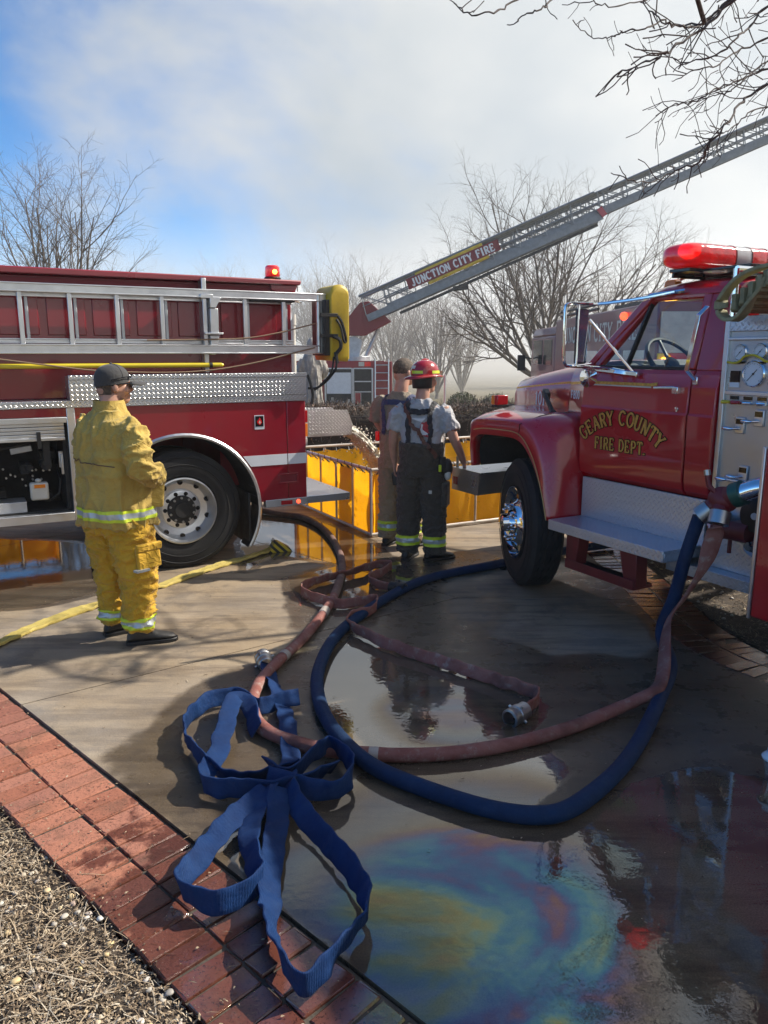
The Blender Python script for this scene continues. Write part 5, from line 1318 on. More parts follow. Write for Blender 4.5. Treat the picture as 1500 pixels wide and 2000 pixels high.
for y0, y1, mt in segs:
    rr = []
    if y0 < 0.1: rr += [lb_ring(y0, 0.35), lb_ring(y0 + 0.012, 0.62), lb_ring(y0 + 0.04, 0.85), lb_ring(y0 + 0.10, 0.98)]
    else: rr += [lb_ring(y0, 0.985)]
    if y1 > 1.9: rr += [lb_ring(y1 - 0.10, 0.98), lb_ring(y1 - 0.04, 0.85), lb_ring(y1 - 0.012, 0.62), lb_ring(y1, 0.35)]
    else: rr += [lb_ring(y0 + (y1 - y0) * 0.5, 1.0), lb_ring(y1, 0.985)]
    m = MB(); m.rings(rr); pp(m, 'light_bar_lens', mt, lbp, smooth=40)
    if y1 < 1.9: m = MB(); m.rings([lb_ring(y1 - 0.003, 1.012), lb_ring(y1 + 0.005, 1.012)]); pp(m, 'lens_gasket', 'grille', lbp)
for y in (0.57, 0.95):
    m = MB(); m.lathe([(0.0, -0.03), (0.05, -0.02), (0.06, 0.03)], (1.22, y, 2.45), (0.6, -0.8, 0), 20); pp(m, 'reflector', 'chrome', lbp)
m = MB(); m.sphere((1.275, 0.13, 2.47), 0.03, 10, 8, (1.6, 2.2, 1.3)); pp(m, 'lamp', 'red_glow', lbp)
# ---------------------------------------------------------------- pump panel
m = MB(); m.box(1.70, 2.95, 0.05, 0.09, 0.60, 2.01); pan = pp(m, 'pump_panel', 'panel')
m = MB(); m.box(1.668, 1.70, 0.03, 0.07, 0.60, 2.05); m.box(1.70, 2.95, 0.035, 0.05, 1.612, 1.635); m.box(1.70, 2.95, 0.025, 0.05, 1.925, 1.94); pp(m, 'panel_trim', 'alu', pan, bevel=0.003)
m = MB(); m.box(1.70, 2.95, 0.03, 0.05, 1.975, 2.06); pp(m, 'panel_header', 'tread_fine', pan, bevel=0.003)
m = MB(); m.box(1.67, 2.95, 0.10, CW - 0.1, 0.62, 2.04); pp(m, 'pump_house', 'paint_f')
def gauge(x, z, r, face='white'):
    m = MB(); m.lathe([(r * 1.12, 0.0), (r * 1.14, 0.012), (r * 1.04, 0.018), (r, 0.012), (r * 0.98, 0.010)], (x, 0.05, z), (0, -1, 0), 32); g_ = pp(m, 'gauge', 'chrome', pan)
    m = MB(); m.lathe([(r, 0.0095), (0.0, 0.0096)], (x, 0.05, z), (0, -1, 0), 32); pp(m, 'dial', face, g_, smooth=0, fixn=False)
    m = MB()
    for k in range(25):
        t = radians(-45 + 270 * k / 24); r0 = r * (0.76 if k % 4 == 0 else 0.84)
        m.bar((x - cos(t) * r0, 0.0394, z + sin(t) * r0), (x - cos(t) * r * 0.92, 0.0394, z + sin(t) * r * 0.92), 0.0009, r * 0.025)
    t = radians(228); m.bar((x + cos(t) * r * 0.78, 0.038, z + sin(t) * r * 0.78), (x - cos(t) * r * 0.5, 0.038, z - sin(t) * r * 0.5), 0.0012, r * 0.05); m.cyl((x, 0.0395, z), (x, 0.036, z), r * 0.09, n=10)
    pp(m, 'dial_marks', 'black', g_, smooth=0)
gauge(1.775, 1.855, 0.04); gauge(1.905, 1.86, 0.04); gauge(2.03, 1.865, 0.04); gauge(1.875, 1.735, 0.066); gauge(2.02, 1.70, 0.045, 'blackgloss')
m = MB(); m.tube(catmull([(1.70, 0.035, 1.80), (1.75, 0.03, 1.795), (1.79, 0.025, 1.805), (1.82, 0.025, 1.832), (1.875, 0.025, 1.84), (1.92, 0.025, 1.825), (1.96, 0.03, 1.805), (2.05, 0.035, 1.81)], 8), 0.007, 6); pp(m, 'light_tube', 'yellow_pole', pan)
for i, x in enumerate((1.775, 1.905, 2.03)):
    m = MB(); m.box(x - 0.035, x + 0.035, 0.045, 0.05, 1.792, 1.804); pp(m, 'label_plate', 'blackgloss', pan)
m = MB(); m.box(1.72, 1.785, 0.045, 0.05, 1.685, 1.75); pp(m, 'label_plate', 'blackgloss', pan); m = MB(); m.box(1.72, 1.785, 0.045, 0.05, 1.655, 1.682); pp(m, 'label_plate', 'white', pan)
for x in (1.76, 1.85, 1.94, 2.04):
    m = MB(); m.box(x - 0.028, x + 0.028, 0.045, 0.05, 1.585, 1.605); pp(m, 'label_plate', 'blackgloss', pan)
for x, mt in ((1.735, 'yellow_pole'), (1.80, 'red_dull'), (1.88, 'chrome'), (1.97, 'chrome')):
    m = MB(); m.cyl((x - 0.02, 0.0, 1.57), (x + 0.035, -0.005, 1.572), 0.012, 0.009, 10); m.cyl((x, 0.0, 1.57), (x, 0.05, 1.565), 0.008); pp(m, 'pull_handle', mt, pan)
for x, z in ((1.82, 1.44), (1.94, 1.49), (1.87, 1.16)):
    m = MB(); m.box(x - 0.03, x + 0.03, 0.035, 0.05, z - 0.05, z + 0.045); vp = pp(m, 'valve_plate', 'alu', pan, bevel=0.004)
    m = MB(); m.box(x - 0.024, x + 0.024, 0.031, 0.035, z + 0.005, z + 0.035); pp(m, 'label_plate', 'blackgloss', vp); m = MB(); m.sphere((x - 0.05, -0.005, z - 0.022), 0.016, 10, 8, (2.4, 1, 0.8)); m.cyl((x - 0.03, 0.0, z - 0.022), (x, 0.04, z - 0.02), 0.006); pp(m, 'pull_handle', 'chrome', vp)
m = MB(); m.cyl((1.72, 0.01, 1.115), (2.1, 0.01, 1.115), 0.008); m.sphere((1.75, 0.0, 1.115), 0.014, 10, 8, (3, 1, 1)); m.sphere((1.92, 0.0, 1.115), 0.014, 10, 8, (3, 1, 1)); pp(m, 'rod', 'chrome', pan)
# discharge with elbow, intake caps
m = MB(); m.tube(catmull([(2.28, 0.06, 1.16), (2.26, -0.10, 1.17), (2.18, -0.20, 1.15), (2.08, -0.25, 1.10)], 6), 0.055, 16); dis = pp(m, 'discharge_elbow', 'chrome')
m = MB(); m.lathe([(0.085, 0.0), (0.10, 0.01), (0.10, 0.04), (0.085, 0.05), (0.03, 0.055), (0.03, 0.06), (0.0, 0.06)], (2.05, -0.02, 0.95), (0.1, -1, 0), 32); ic = pp(m, 'intake_cap', 'black')
m = MB(); m.lathe([(0.02, 0.056), (0.02, 0.064), (0.0, 0.065)], (2.05, -0.02, 0.95), (0.1, -1, 0), 16); pp(m, 'cap_disc', 'white', ic)
m = MB(); m.cyl((1.80, -0.05, 0.83), (2.02, -0.05, 0.84), 0.058); m.cyl((1.80, -0.05, 0.83), (1.83, -0.05, 0.83), 0.07); m.cyl((1.9, -0.05, 0.84), (1.9, 0.06, 0.84), 0.05); m.cyl((1.9, -0.06, 0.70), (1.9, -0.06, 0.79), 0.012); pp(m, 'drain_valve', 'grille')
m = MB(); m.lathe([(0.055, 0.0), (0.06, 0.04), (0.075, 0.045), (0.078, 0.09), (0.06, 0.10), (0.0, 0.10)], (2.06, 0.02, 0.80), (0.15, -0.8, -0.6), 28); pp(m, 'suction_cap', 'chrome')
m = MB(); m.lathe([(0.05, 0.0), (0.058, 0.03), (0.058, 0.07), (0.0, 0.075)], (1.77, 0.03, 0.86), (-0.2, -1, 0), 24); pp(m, 'drain_cap', 'chrome')
m = MB(); m.box(1.45, 3.0, -0.06, 0.34, 0.548, 0.56); m.box(1.45, 3.0, -0.063, -0.055, 0.49, 0.56); m.box(1.447, 1.456, -0.055, 0.34, 0.49, 0.548); pp(m, 'running_board', 'tread_fine', bevel=0.003)
m = MB(); m.box(1.70, 3.0, 0.036, 0.048, 0.562, 0.75); pp(m, 'splash_plate', 'tread_fine')
m = MB(); m.box(1.48, 1.56, 0.0, 0.3, 0.43, 0.488); pp(m, 'board_bracket', 'grille')
# rear body
m = MB(); m.box(2.24, 6.1, -0.30, CW + 0.30, 0.45, 1.37); rb_ = pp(m, 'rear_body', 'paint_f', bevel=0.015)
m = MB(); m.box(2.225, 2.245, -0.305, -0.29, 0.44, 1.375); pp(m, 'body_edge', 'alu', rb_, bevel=0.004)
m = MB(); m.box(2.3, 6.1, 0.05, CW - 0.05, 1.371, 2.75); pp(m, 'hose_bed', 'paint_f', bevel=0.015)
m = MB(); m.tube([(1.69, 0.06, 2.06), (1.69, 0.06, 2.33)], 0.018); m.tube([(1.95, 0.03, 2.08), (1.95, 0.03, 2.40), (2.6, 0.03, 2.42)], 0.014); m.tube([(1.69, 0.06, 2.33), (1.69, CW - 0.06, 2.33)], 0.016); pp(m, 'hose_rail', 'chrome')
for y, s in ((-0.28, -1), (CW + 0.28, 1)):
    wheel(P_, (4.7, y, 0.515), (0, s, 0), R=0.515, wd=0.27, kind='chrome')
# crosslay hose folded in the tray behind the cab
M_['khaki'] = simple('khaki_hose_jacket', (0.30, 0.27, 0.15), 0.85, vary=0.2, scale=30, bump=0.3, bscale=200, dirt=(0.12, 0.10, 0.06), damt=0.5)
XL = thing('folded_crosslay_hose', 'khaki flat hose folded in the tray above the pump gauges', 'hose', PR, RZR)
def flat_strip(mb, pts, w, th, up=None, n_per=6, wob=0.0):
    """flat hose: pts (x,y,z) or (x,y,z,tilt); cross-section is a thin lozenge"""
    P = catmull([p[:3] for p in pts], n_per)
    tl = [p[3] if len(p) > 3 else 0.0 for p in pts]
    rr = []
    N = len(P)
    for i, p in enumerate(P):
        f = i / n_per; k = min(int(f), len(tl) - 2); t = f - k; t = t * t * (3 - 2 * t)
        ang = radians(tl[k] * (1 - t) + tl[k + 1] * t) if len(tl) > 1 else 0.0
        if wob: ang += wob * (mnoise.noise(p * 9.0) * 0.9 + mnoise.noise(p * 23.0) * 0.45)
        d = (P[min(i + 1, N - 1)] - P[max(i - 1, 0)]).normalized()
        a, b = frame_from(d)
        wv = a * cos(ang) + b * sin(ang); tv = b * cos(ang) - a * sin(ang)
        ring = []
        if wob: p = p + wv * wob * 0.03 * mnoise.noise(p * 14.0) + tv * wob * 0.022 * mnoise.noise(p * 19.0 + Vector((3, 1, 7)))
        for s, h in ((-0.5, 0.25), (-0.47, 0.5), (-0.25, 0.42), (0, 0.38), (0.25, 0.42), (0.47, 0.5), (0.5, 0.25), (0.5, -0.25), (0.47, -0.5), (0.25, -0.42), (0, -0.38), (-0.25, -0.42), (-0.47, -0.5), (-0.5, -0.25)):
            ring.append(p + wv * s * w + tv * h * th)
        rr.append(ring)
    mb.rings(rr)
    return P
for k in range(5):
    m = MB(); flat_strip(m, [(1.80 + 0.05 * k, 0.9, 2.12 + 0.03 * k, 90), (1.79 + 0.05 * k, 0.2, 2.12 + 0.03 * k, 90), (1.785 + 0.05 * k, -0.03 - 0.01 * k, 2.12 + 0.03 * k, 90), (1.805 + 0.05 * k, -0.075, 2.125 + 0.03 * k, 90), (1.825 + 0.05 * k, -0.03, 2.13 + 0.03 * k, 90), (1.82 + 0.05 * k, 0.8, 2.13 + 0.03 * k, 90)], 0.09, 0.026); m.build('fold', M_['khaki'], XL, smooth=60)
m = MB(); flat_strip(m, [(2.14, 0.05, 2.33, 0), (2.0, -0.05, 2.315, 0), (1.85, -0.09, 2.27, 0), (1.755, -0.11, 2.17, 0), (1.745, -0.11, 2.08, 0), (1.80, -0.11, 2.035, 0), (1.87, -0.11, 2.05, 0), (1.93, -0.10, 2.14, 0), (1.97, -0.07, 2.25, 0)], 0.085, 0.02, n_per=8); m.build('loop', M_['khaki'], XL, smooth=60)
# wye valve on the discharge
WV = thing('wye_valve', 'red gated wye valve feeding the two supply hoses at the pump panel', 'valve', PR, RZR)
m = MB(); m.sphere((1.985, -0.265, 1.05), 0.075, 16, 12, (1.15, 1, 1)); m.cyl((2.09, -0.255, 1.105), (2.0, -0.265, 1.06), 0.065, 0.06); m.cyl((1.98, -0.27, 1.05), (1.93, -0.30, 0.99), 0.05); m.cyl((1.98, -0.27, 1.05), (2.01, -0.31, 0.985), 0.05); m.build('body', M_['grille'], WV, smooth=50)
m = MB(); m.tube([(1.97, -0.31, 1.09), (1.935, -0.33, 1.13), (1.92, -0.33, 1.19)], 0.014, 8); m.build('lever', M_['grille'], WV); m = MB(); m.cyl((1.922, -0.33, 1.185), (1.915, -0.33, 1.215), 0.018); m.build('lever_grip', M_['steel'], WV)
m = MB(); m.cyl((2.10, -0.25, 1.11), (2.05, -0.258, 1.085), 0.07, n=20); m.build('coupling', simple('green_swivel', (0.02, 0.10, 0.08), 0.4, 0.4), WV)
for p, q in (((1.935, -0.30, 0.995), (1.895, -0.335, 0.945)), ((2.01, -0.308, 0.992), (2.02, -0.335, 0.925))):
    m = MB(); m.cyl(p, q, 0.057, n=20); m.build('coupling', M_['steel'], WV)

# ================================================================ hoses
def hose_mat(name, col, col2, wear=(0.55, 0.52, 0.48), wamt=0.35, rough=0.75, bands=False):
    m, nt, b, n, l = new_mat(name)
    t = n.new('ShaderNodeTexCoord'); geo = n.new('ShaderNodeNewGeometry'); pos = geo.outputs['Position']
    c = ramp(n, l, noise_n(n, l, pos, 9, 7, 0.65), [(0.3, col), (0.7, col2)])
    c = mix_rgb(n, l, math_node(n, l, 'MULTIPLY', ramp_f(n, l, noise_n(n, l, pos, 17, 8, 0.7), 0.5, 0.72), wamt), c, wear)
    c = mix_rgb(n, l, math_node(n, l, 'MULTIPLY', ramp_f(n, l, noise_n(n, l, pos, 3.7, 4), 0.55, 0.7), wamt * 0.8), c, tuple(x * 0.35 for x in col))
    l.new(c, b.inputs['Base Color']); b.inputs['Roughness'].default_value = rough; b.inputs['Specular IOR Level'].default_value = 0.25
    wv = n.new('ShaderNodeTexWave'); wv.inputs['Scale'].default_value = 70; wv.inputs['Distortion'].default_value = 2.5
    l.new(pos, wv.inputs['Vector'])
    bp = n.new('ShaderNodeBump'); bp.inputs['Strength'].default_value = 0.6; bp.inputs['Distance'].default_value = 0.006
    l.new(math_node(n, l, 'ADD', math_node(n, l, 'MULTIPLY', wv.outputs['Fac'], 0.35), math_node(n, l, 'ADD', noise_n(n, l, pos, 60, 5), noise_n(n, l, pos, 18, 4))), bp.inputs['Height']); l.new(bp.outputs['Normal'], b.inputs['Normal'])
    return m
M_['pink'] = hose_mat('faded_red_jacket', (0.23, 0.075, 0.06), (0.33, 0.15, 0.125), (0.42, 0.35, 0.31), 0.7)
M_['bluehose'] = hose_mat('blue_jacket', (0.002, 0.018, 0.06), (0.003, 0.03, 0.095), (0.02, 0.05, 0.11), 0.4, 0.75)
M_['blueflat'] = hose_mat('blue_flat_jacket', (0.002, 0.020, 0.085), (0.003, 0.032, 0.125), (0.02, 0.06, 0.16), 0.35, 0.75)
M_['yhose'] = hose_mat('yellow_jacket', (0.52, 0.40, 0.10), (0.62, 0.50, 0.16), (0.35, 0.28, 0.12), 0.5)
M_['brownhose'] = hose_mat('muddy_jacket', (0.15, 0.085, 0.07), (0.25, 0.16, 0.135), (0.32, 0.27, 0.23), 0.5)
def Rw(x, y, z):   # pumper frame -> world
    ca, sa_ = cos(RZR), sin(RZR); return Vector((PR[0] + ca * x - sa_ * y, PR[1] + sa_ * x + ca * y, z))
def round_hose(mb, pts, r, n=16, per=8, jitter=0.0):
    P = catmull(pts, per)
    rs = [r * (1 + 0.05 * mnoise.noise(p * 3.0)) for p in P]
    mb.tube(P, rs, n); return P
def coupling(par, p, d, r, mat='steel'):
    p = Vector(p); d = Vector(d).normalized()
    m = MB(); m.lathe([(r * 0.92, -0.05), (r * 1.05, -0.045), (r * 1.05, 0.0), (r * 1.18, 0.004), (r * 1.18, 0.03), (r * 1.08, 0.034), (r * 1.08, 0.05), (r * 1.16, 0.054), (r * 1.16, 0.085), (r * 0.9, 0.088), (r * 0.86, 0.03)], p, d, 24)
    o = m.build('coupling', M_[mat], par, smooth=40)
    a, b = frame_from(d)
    for k in range(4):
        t = 2 * pi * k / 4 + 0.5; q = p + d * 0.016 + (a * cos(t) + b * sin(t)) * r * 1.15
        m = MB(); m.cyl(q, q + (a * cos(t) + b * sin(t)) * 0.014, 0.008, n=8); m.build('lug', M_[mat], o)
    return o
# faded red supply hose: from the tank side round to the wye
H1 = thing('faded_red_supply_hose', 'faded pinkish red charged hose curling from the orange tank to the wye valve', 'hose')
path = [tuple(p) for p in PINK]
e2 = Rw(2.02, -0.335, 0.925)
start = [(-2.3, 9.3, 0.05), (-1.75, 9.05, 0.05)]
ground = start + path[:-1]
m = MB(); P = round_hose(m, ground[:8], 0.033); 
M_['pinkmud'] = M_['brownhose']
P = catmull(ground, 8)
k0 = 8 * 7
m = MB(); rs = [0.033 * (1 + 0.10 * mnoise.noise(p * 7.0)) for p in P]
m.tube(P[:k0 + 1], rs[:k0 + 1], 18); m.build('muddy_length', M_['brownhose'], H1, smooth=60)
m = MB()
rs2 = rs[k0:]
# rises off the ground, flattened with a twist where it hangs from the valve
rr = []
tail = catmull([tuple(P[-1]), tuple(Vector(PINK[-1])), (1.66, 4.28, 0.30), (1.735, 4.235, 0.48), (1.80, 4.19, 0.66), (1.825, 4.165, 0.80), tuple(e2)], 8)[1:]
allp = P[k0:] + tail
Nn = len(allp); nb = len(P[k0:])
pa = None
for i, p in enumerate(allp):
    d = (allp[min(i + 1, Nn - 1)] - allp[max(i - 1, 0)]).normalized()
    if pa is None: a, b = frame_from(d)
    else:
        a = (pa - d * pa.dot(d)).normalized(); b = a.cross(d)
    pa = a
    f = max(0.0, (i - nb - 2) / max(1, Nn - nb - 2))
    fl = ss(0.0, 0.3, f) * (1 - ss(0.92, 1.0, f))
    pinch = fl * (0.55 * ss(0.25, 0.5, f) * (1 - ss(0.5, 0.8, f)))
    tw = fl * radians(35 + 110 * ss(0.1, 0.8, f))
    r = 0.033 * (1 + 0.10 * mnoise.noise(p * 7.0))
    rx = r * (1 + 0.45 * fl) * (1 - pinch); ry = r * (1 - 0.68 * fl)
    rr.append([p + (a * cos(tw) + b * sin(tw)) * cos(t) * rx + (b * cos(tw) - a * sin(tw)) * sin(t) * ry for t in [2 * pi * k / 18 for k in range(18)]])
m.rings(rr); m.build('jacket', M_['pink'], H1, smooth=60)
# pale wrapped repair bands on the jacket
for i in (3, 14, 60):
    if i + 2 < len(P) - k0:
        m = MB(); m.tube([P[k0 + i] * (1 - t) + P[k0 + i + 1] * t for t in (0.0, 0.5, 0.95)], 0.0352, 18); m.build('wrap', simple('pale_wrap', (0.42, 0.36, 0.31), 0.8, vary=0.2), H1)

H2 = thing('blue_charged_hose', 'thick blue charged hose sweeping in a wide curve under the pumper to the wye valve', 'hose')
e1 = Rw(1.895, -0.335, 0.945)
ground = [tuple(p) for p in BLUE]
ground = [(2.2, 7.2, 0.05), (1.7, 6.95, 0.05)] + ground[1:]
tail = [(1.66, 4.36, 0.22), (1.70, 4.31, 0.45), (1.735, 4.285, 0.70), tuple(e1)]
m = MB(); round_hose(m, ground + tail, 0.037, 18); m.build('jacket', M_['bluehose'], H2, smooth=60)

H4 = thing('flat_red_hose', 'drained flat red hose zigzagging on edge across the wet drive with metal couplings', 'hose')
m = MB(); P = flat_strip(m, PINK_FLAT, 0.075, 0.010, n_per=12, wob=0.35); m.build('jacket', M_['pink'], H4, smooth=60)
a_, b_ = P[0], P[3]; coupling(H4, P[0] + (P[0] - P[3]).normalized() * 0.03, (P[0] - P[3]), 0.042, 'steel')
coupling(H4, P[-1] + (P[-1] - P[-4]).normalized() * 0.02, (P[-1] - P[-4]), 0.042, 'black')

H3 = thing('tangled_blue_flat_hose', 'bright blue flat hose heaped in loops on the wet bricks, drained and tangled', 'hose')
for i, pts in enumerate(BLUE_FLAT):
    wob = []
    for j, (x, y, z, tl) in enumerate(pts): wob.append((x, y, max(z * 0.72 + 0.003 * i, 0.008 + 0.046 * abs(sin(radians(tl)))), tl))
    m = MB(); P = flat_strip(m, wob, 0.090, 0.009, n_per=14, wob=0.42); m.build('loop', M_['blueflat'], H3, smooth=60)
    if i == 0: coupling(H3, P[0] + (P[0] - P[5]).normalized() * 0.01 + Vector((0, 0, 0.0)), P[0] - P[5], 0.045, 'steel')

H5 = thing('yellow_flat_hose', 'pale yellow flat hose running past the yellow boots towards the tender wheel', 'hose')
m = MB(); flat_strip(m, [(x, y, 0.018 + 0.004 * sin(i * 2.1), 8 * sin(i * 1.7)) for i, (x, y) in enumerate(YELLOW)], 0.085, 0.022, n_per=16, wob=0.3); m.build('jacket', M_['yhose'], H5, smooth=60)

# ================================================================ wheel chock
CK = thing('wheel_chock', 'yellow and black striped wheel chock beside the tender mud flap', 'chock', (-1.0, 7.12, 0.0), radians(20)); CK.scale = (0.72, 0.72, 0.72)
m = MB(); m.prism([(-0.16, 0.0), (0.16, 0.0), (0.13, 0.05), (-0.02, 0.14), (-0.07, 0.14)], 0.16, o=-0.08)
def chevron_mat(name, c1, c2, freq, ang=45, rough=0.5):
    m, nt, b, n, l = new_mat(name)
    t = n.new('ShaderNodeTexCoord'); mp_ = n.new('ShaderNodeMapping'); mp_.inputs['Rotation'].default_value = (0, radians(ang), 0); l.new(t.outputs['Object'], mp_.inputs['Vector'])
    sp = n.new('ShaderNodeSeparateXYZ'); l.new(mp_.outputs['Vector'], sp.inputs[0])
    f = math_node(n, l, 'FRACT', math_node(n, l, 'MULTIPLY', sp.outputs['X'], freq)); f = math_node(n, l, 'GREATER_THAN', f, 0.5)
    l.new(mix_rgb(n, l, f, c1, c2), b.inputs['Base Color']); b.inputs['Roughness'].default_value = rough
    return m
m.build('wedge', chevron_mat('hazard_stripes', (0.60, 0.45, 0.03), (0.015, 0.015, 0.015), 14), CK, bevel=0.008)
m = MB(); m.tube([(-0.05, 0.0, 0.14), (-0.08, 0.0, 0.18), (-0.11, 0.0, 0.14)], 0.008); m.build('handle', M_['black'], CK)

# ================================================================ orange folding water tank
TK = (-0.131, 7.666, 0.0)
def vinyl_mat(name, col):
    m, nt, b, n, l = new_mat(name)
    geo = n.new('ShaderNodeNewGeometry'); pos = geo.outputs['Position']
    c = ramp(n, l, noise_n(n, l, pos, 2.5, 8, 0.6), [(0.3, tuple(x * 0.86 for x in col)), (0.7, col)])
    st = n.new('ShaderNodeMapping'); st.inputs['Scale'].default_value = (1.0, 1.0, 2.6); l.new(pos, st.inputs['Vector'])
    c = mix_rgb(n, l, math_node(n, l, 'MULTIPLY', ramp_f(n, l, noise_n(n, l, st.outputs['Vector'], 5, 9, 0.72, 1.0), 0.60, 0.70), 0.75), c, (0.10, 0.06, 0.02))
    l.new(c, b.inputs['Base Color']); b.inputs['Roughness'].default_value = 0.55
    bp = n.new('ShaderNodeBump'); bp.inputs['Strength'].default_value = 0.5; bp.inputs['Distance'].default_value = 0.02
    l.new(noise_n(n, l, pos, 5, 5, 0.55, 1.5), bp.inputs['Height']); l.new(bp.outputs['Normal'], b.inputs['Normal'])
    tr = n.new('ShaderNodeBsdfTranslucent'); l.new(c, tr.inputs['Color']); l.new(bp.outputs['Normal'], tr.inputs['Normal'])
    mx = n.new('ShaderNodeMixShader'); mx.inputs['Fac'].default_value = 0.68
    out = n['Material Output']
    l.new(b.outputs[0], mx.inputs[1]); l.new(tr.outputs[0], mx.inputs[2]); l.new(mx.outputs[0], out.inputs['Surface'])
    return m
M_['vinyl'] = vinyl_mat('orange_vinyl', (1.0, 0.50, 0.012))
M_['pipe'] = simple('tank_frame_pipe', (0.52, 0.47, 0.42), 0.45, 0.4, vary=0.2, dirt=(0.3, 0.22, 0.14), damt=0.5)
def water_mat():
    m, nt, b, n, l = new_mat('tank_water')
    b.inputs['Base Color'].default_value = (0.20, 0.13, 0.05, 1); b.inputs['Roughness'].default_value = 0.05; b.inputs['IOR'].default_value = 1.33
    geo = n.new('ShaderNodeNewGeometry'); bp = n.new('ShaderNodeBump'); bp.inputs['Strength'].default_value = 0.6; bp.inputs['Distance'].default_value = 0.03
    l.new(noise_n(n, l, geo.outputs['Position'], 9, 4, 0.6, 0.6), bp.inputs['Height']); l.new(bp.outputs['Normal'], b.inputs['Normal'])
    tr = n.new('ShaderNodeBsdfTransparent'); tr.inputs['Color'].default_value = (1.0, 0.95, 0.8, 1); mx = n.new('ShaderNodeMixShader'); mx.inputs['Fac'].default_value = 0.3
    l.new(tr.outputs[0], mx.inputs[1]); l.new(b.outputs[0], mx.inputs[2]); l.new(mx.outputs[0], n['Material Output'].inputs['Surface'])
    return m
M_['water'] = water_mat()
def drop_tank(loc, rz, lx, ly, label, hz=0.70, h_in=0.66):
    t = thing('folding_water_tank', label, 'water tank', loc, rz)
    corners = [(0, 0), (lx, 0), (lx, ly), (0, ly)]
    rnd = random.Random(int(loc[0] * 100))
    for i in range(4):
        (x0, y0), (x1, y1) = corners[i], corners[(i + 1) % 4]
        L = sqrt((x1 - x0) ** 2 + (y1 - y0) ** 2); dx, dy = (x1 - x0) / L, (y1 - y0) / L; nx_, ny_ = -dy, dx     # inward
        # liner wall bulging outwards between posts
        npst = max(2, int(round(L / 0.42))); cols = npst * 6; rows = 8; vs = []
        for r in range(rows + 1):
            z = 0.012 + (h_in - 0.012) * r / rows
            for c in range(cols + 1):
                s = c / cols; sag = 0.045 * sin(pi * r / rows) * abs(sin(pi * s * npst)) + 0.012 * mnoise.noise(Vector((s * 9 + i * 7, z * 6, loc[0])))
                top = 0.02 * abs(sin(pi * s * npst * 2)) * (1 if r == rows else 0)
                off = 0.045 - sag
                vs.append((x0 + dx * L * s + nx_ * off, y0 + dy * L * s + ny_ * off, z - top))
        m = MB(); m.add(vs, [(r * (cols + 1) + c, r * (cols + 1) + c + 1, (r + 1) * (cols + 1) + c + 1, (r + 1) * (cols + 1) + c) for r in range(rows) for c in range(cols)])
        m.build('liner_wall', M_['vinyl'], t, smooth=60)
        for z, nm in ((hz, 'top_rail'), (0.03, 'bottom_rail')):
            m = MB(); m.cyl((x0, y0, z), (x1, y1, z), 0.017, n=10); m.build(nm, M_['pipe'], t)
        for k in range(npst + 1):
            if k == npst: continue
            s = k / npst; m = MB(); m.cyl((x0 + dx * L * s, y0 + dy * L * s, 0.03), (x0 + dx * L * s, y0 + dy * L * s, hz), 0.013, n=8); m.build('post', M_['pipe'], t)
        nt_ = int(L / 0.17)
        for k in range(nt_):
            s = (k + 0.5) / nt_; px, py = x0 + dx * L * s, y0 + dy * L * s
            m = MB(); m.tube([(px + nx_ * 0.05, py + ny_ * 0.05, h_in - 0.03), (px - nx_ * 0.01 + dx * 0.01, py - ny_ * 0.01 + dy * 0.01, hz + 0.02), (px - nx_ * 0.022 + dx * 0.03, py - ny_ * 0.022 + dy * 0.03, hz - 0.005), (px + nx_ * 0.01 + dx * 0.04, py + ny_ * 0.01 + dy * 0.04, hz - 0.022), (px + nx_ * 0.05 + dx * 0.05, py + ny_ * 0.05 + dy * 0.05, h_in - 0.03)], 0.0055, 5); m.build('lacing', M_['black'], t)
    g_ = 8; m = MB(); n1 = 40
    m.add([(0.04 + (lx - 0.08) * i / n1, 0.04 + (ly - 0.08) * j / n1, 0.44 + 0.012 * mnoise.noise(Vector((i * 0.35, j * 0.35, 2)))) for j in range(n1 + 1) for i in range(n1 + 1)], [(j * (n1 + 1) + i, j * (n1 + 1) + i + 1, (j + 1) * (n1 + 1) + i + 1, (j + 1) * (n1 + 1) + i) for j in range(n1) for i in range(n1)])
    m.build('water_surface', M_['water'], t, smooth=60)
    return t
drop_tank(TK, RZL, 3.0, 2.1, 'bright orange framed water tank filling from the tender dump chute')
# a second tank stands behind the tender, seen under its body and in the puddle
def Lw(x, y, z): return Vector((PL[0] + cos(RZL) * x - sin(RZL) * y, PL[1] + sin(RZL) * x + cos(RZL) * y, z))
q = Lw(-4.1, 3.45, 0); drop_tank((q.x, q.y, 0.0), RZL, 3.4, 2.0, 'orange framed water tank standing behind the tender, glimpsed under its body')
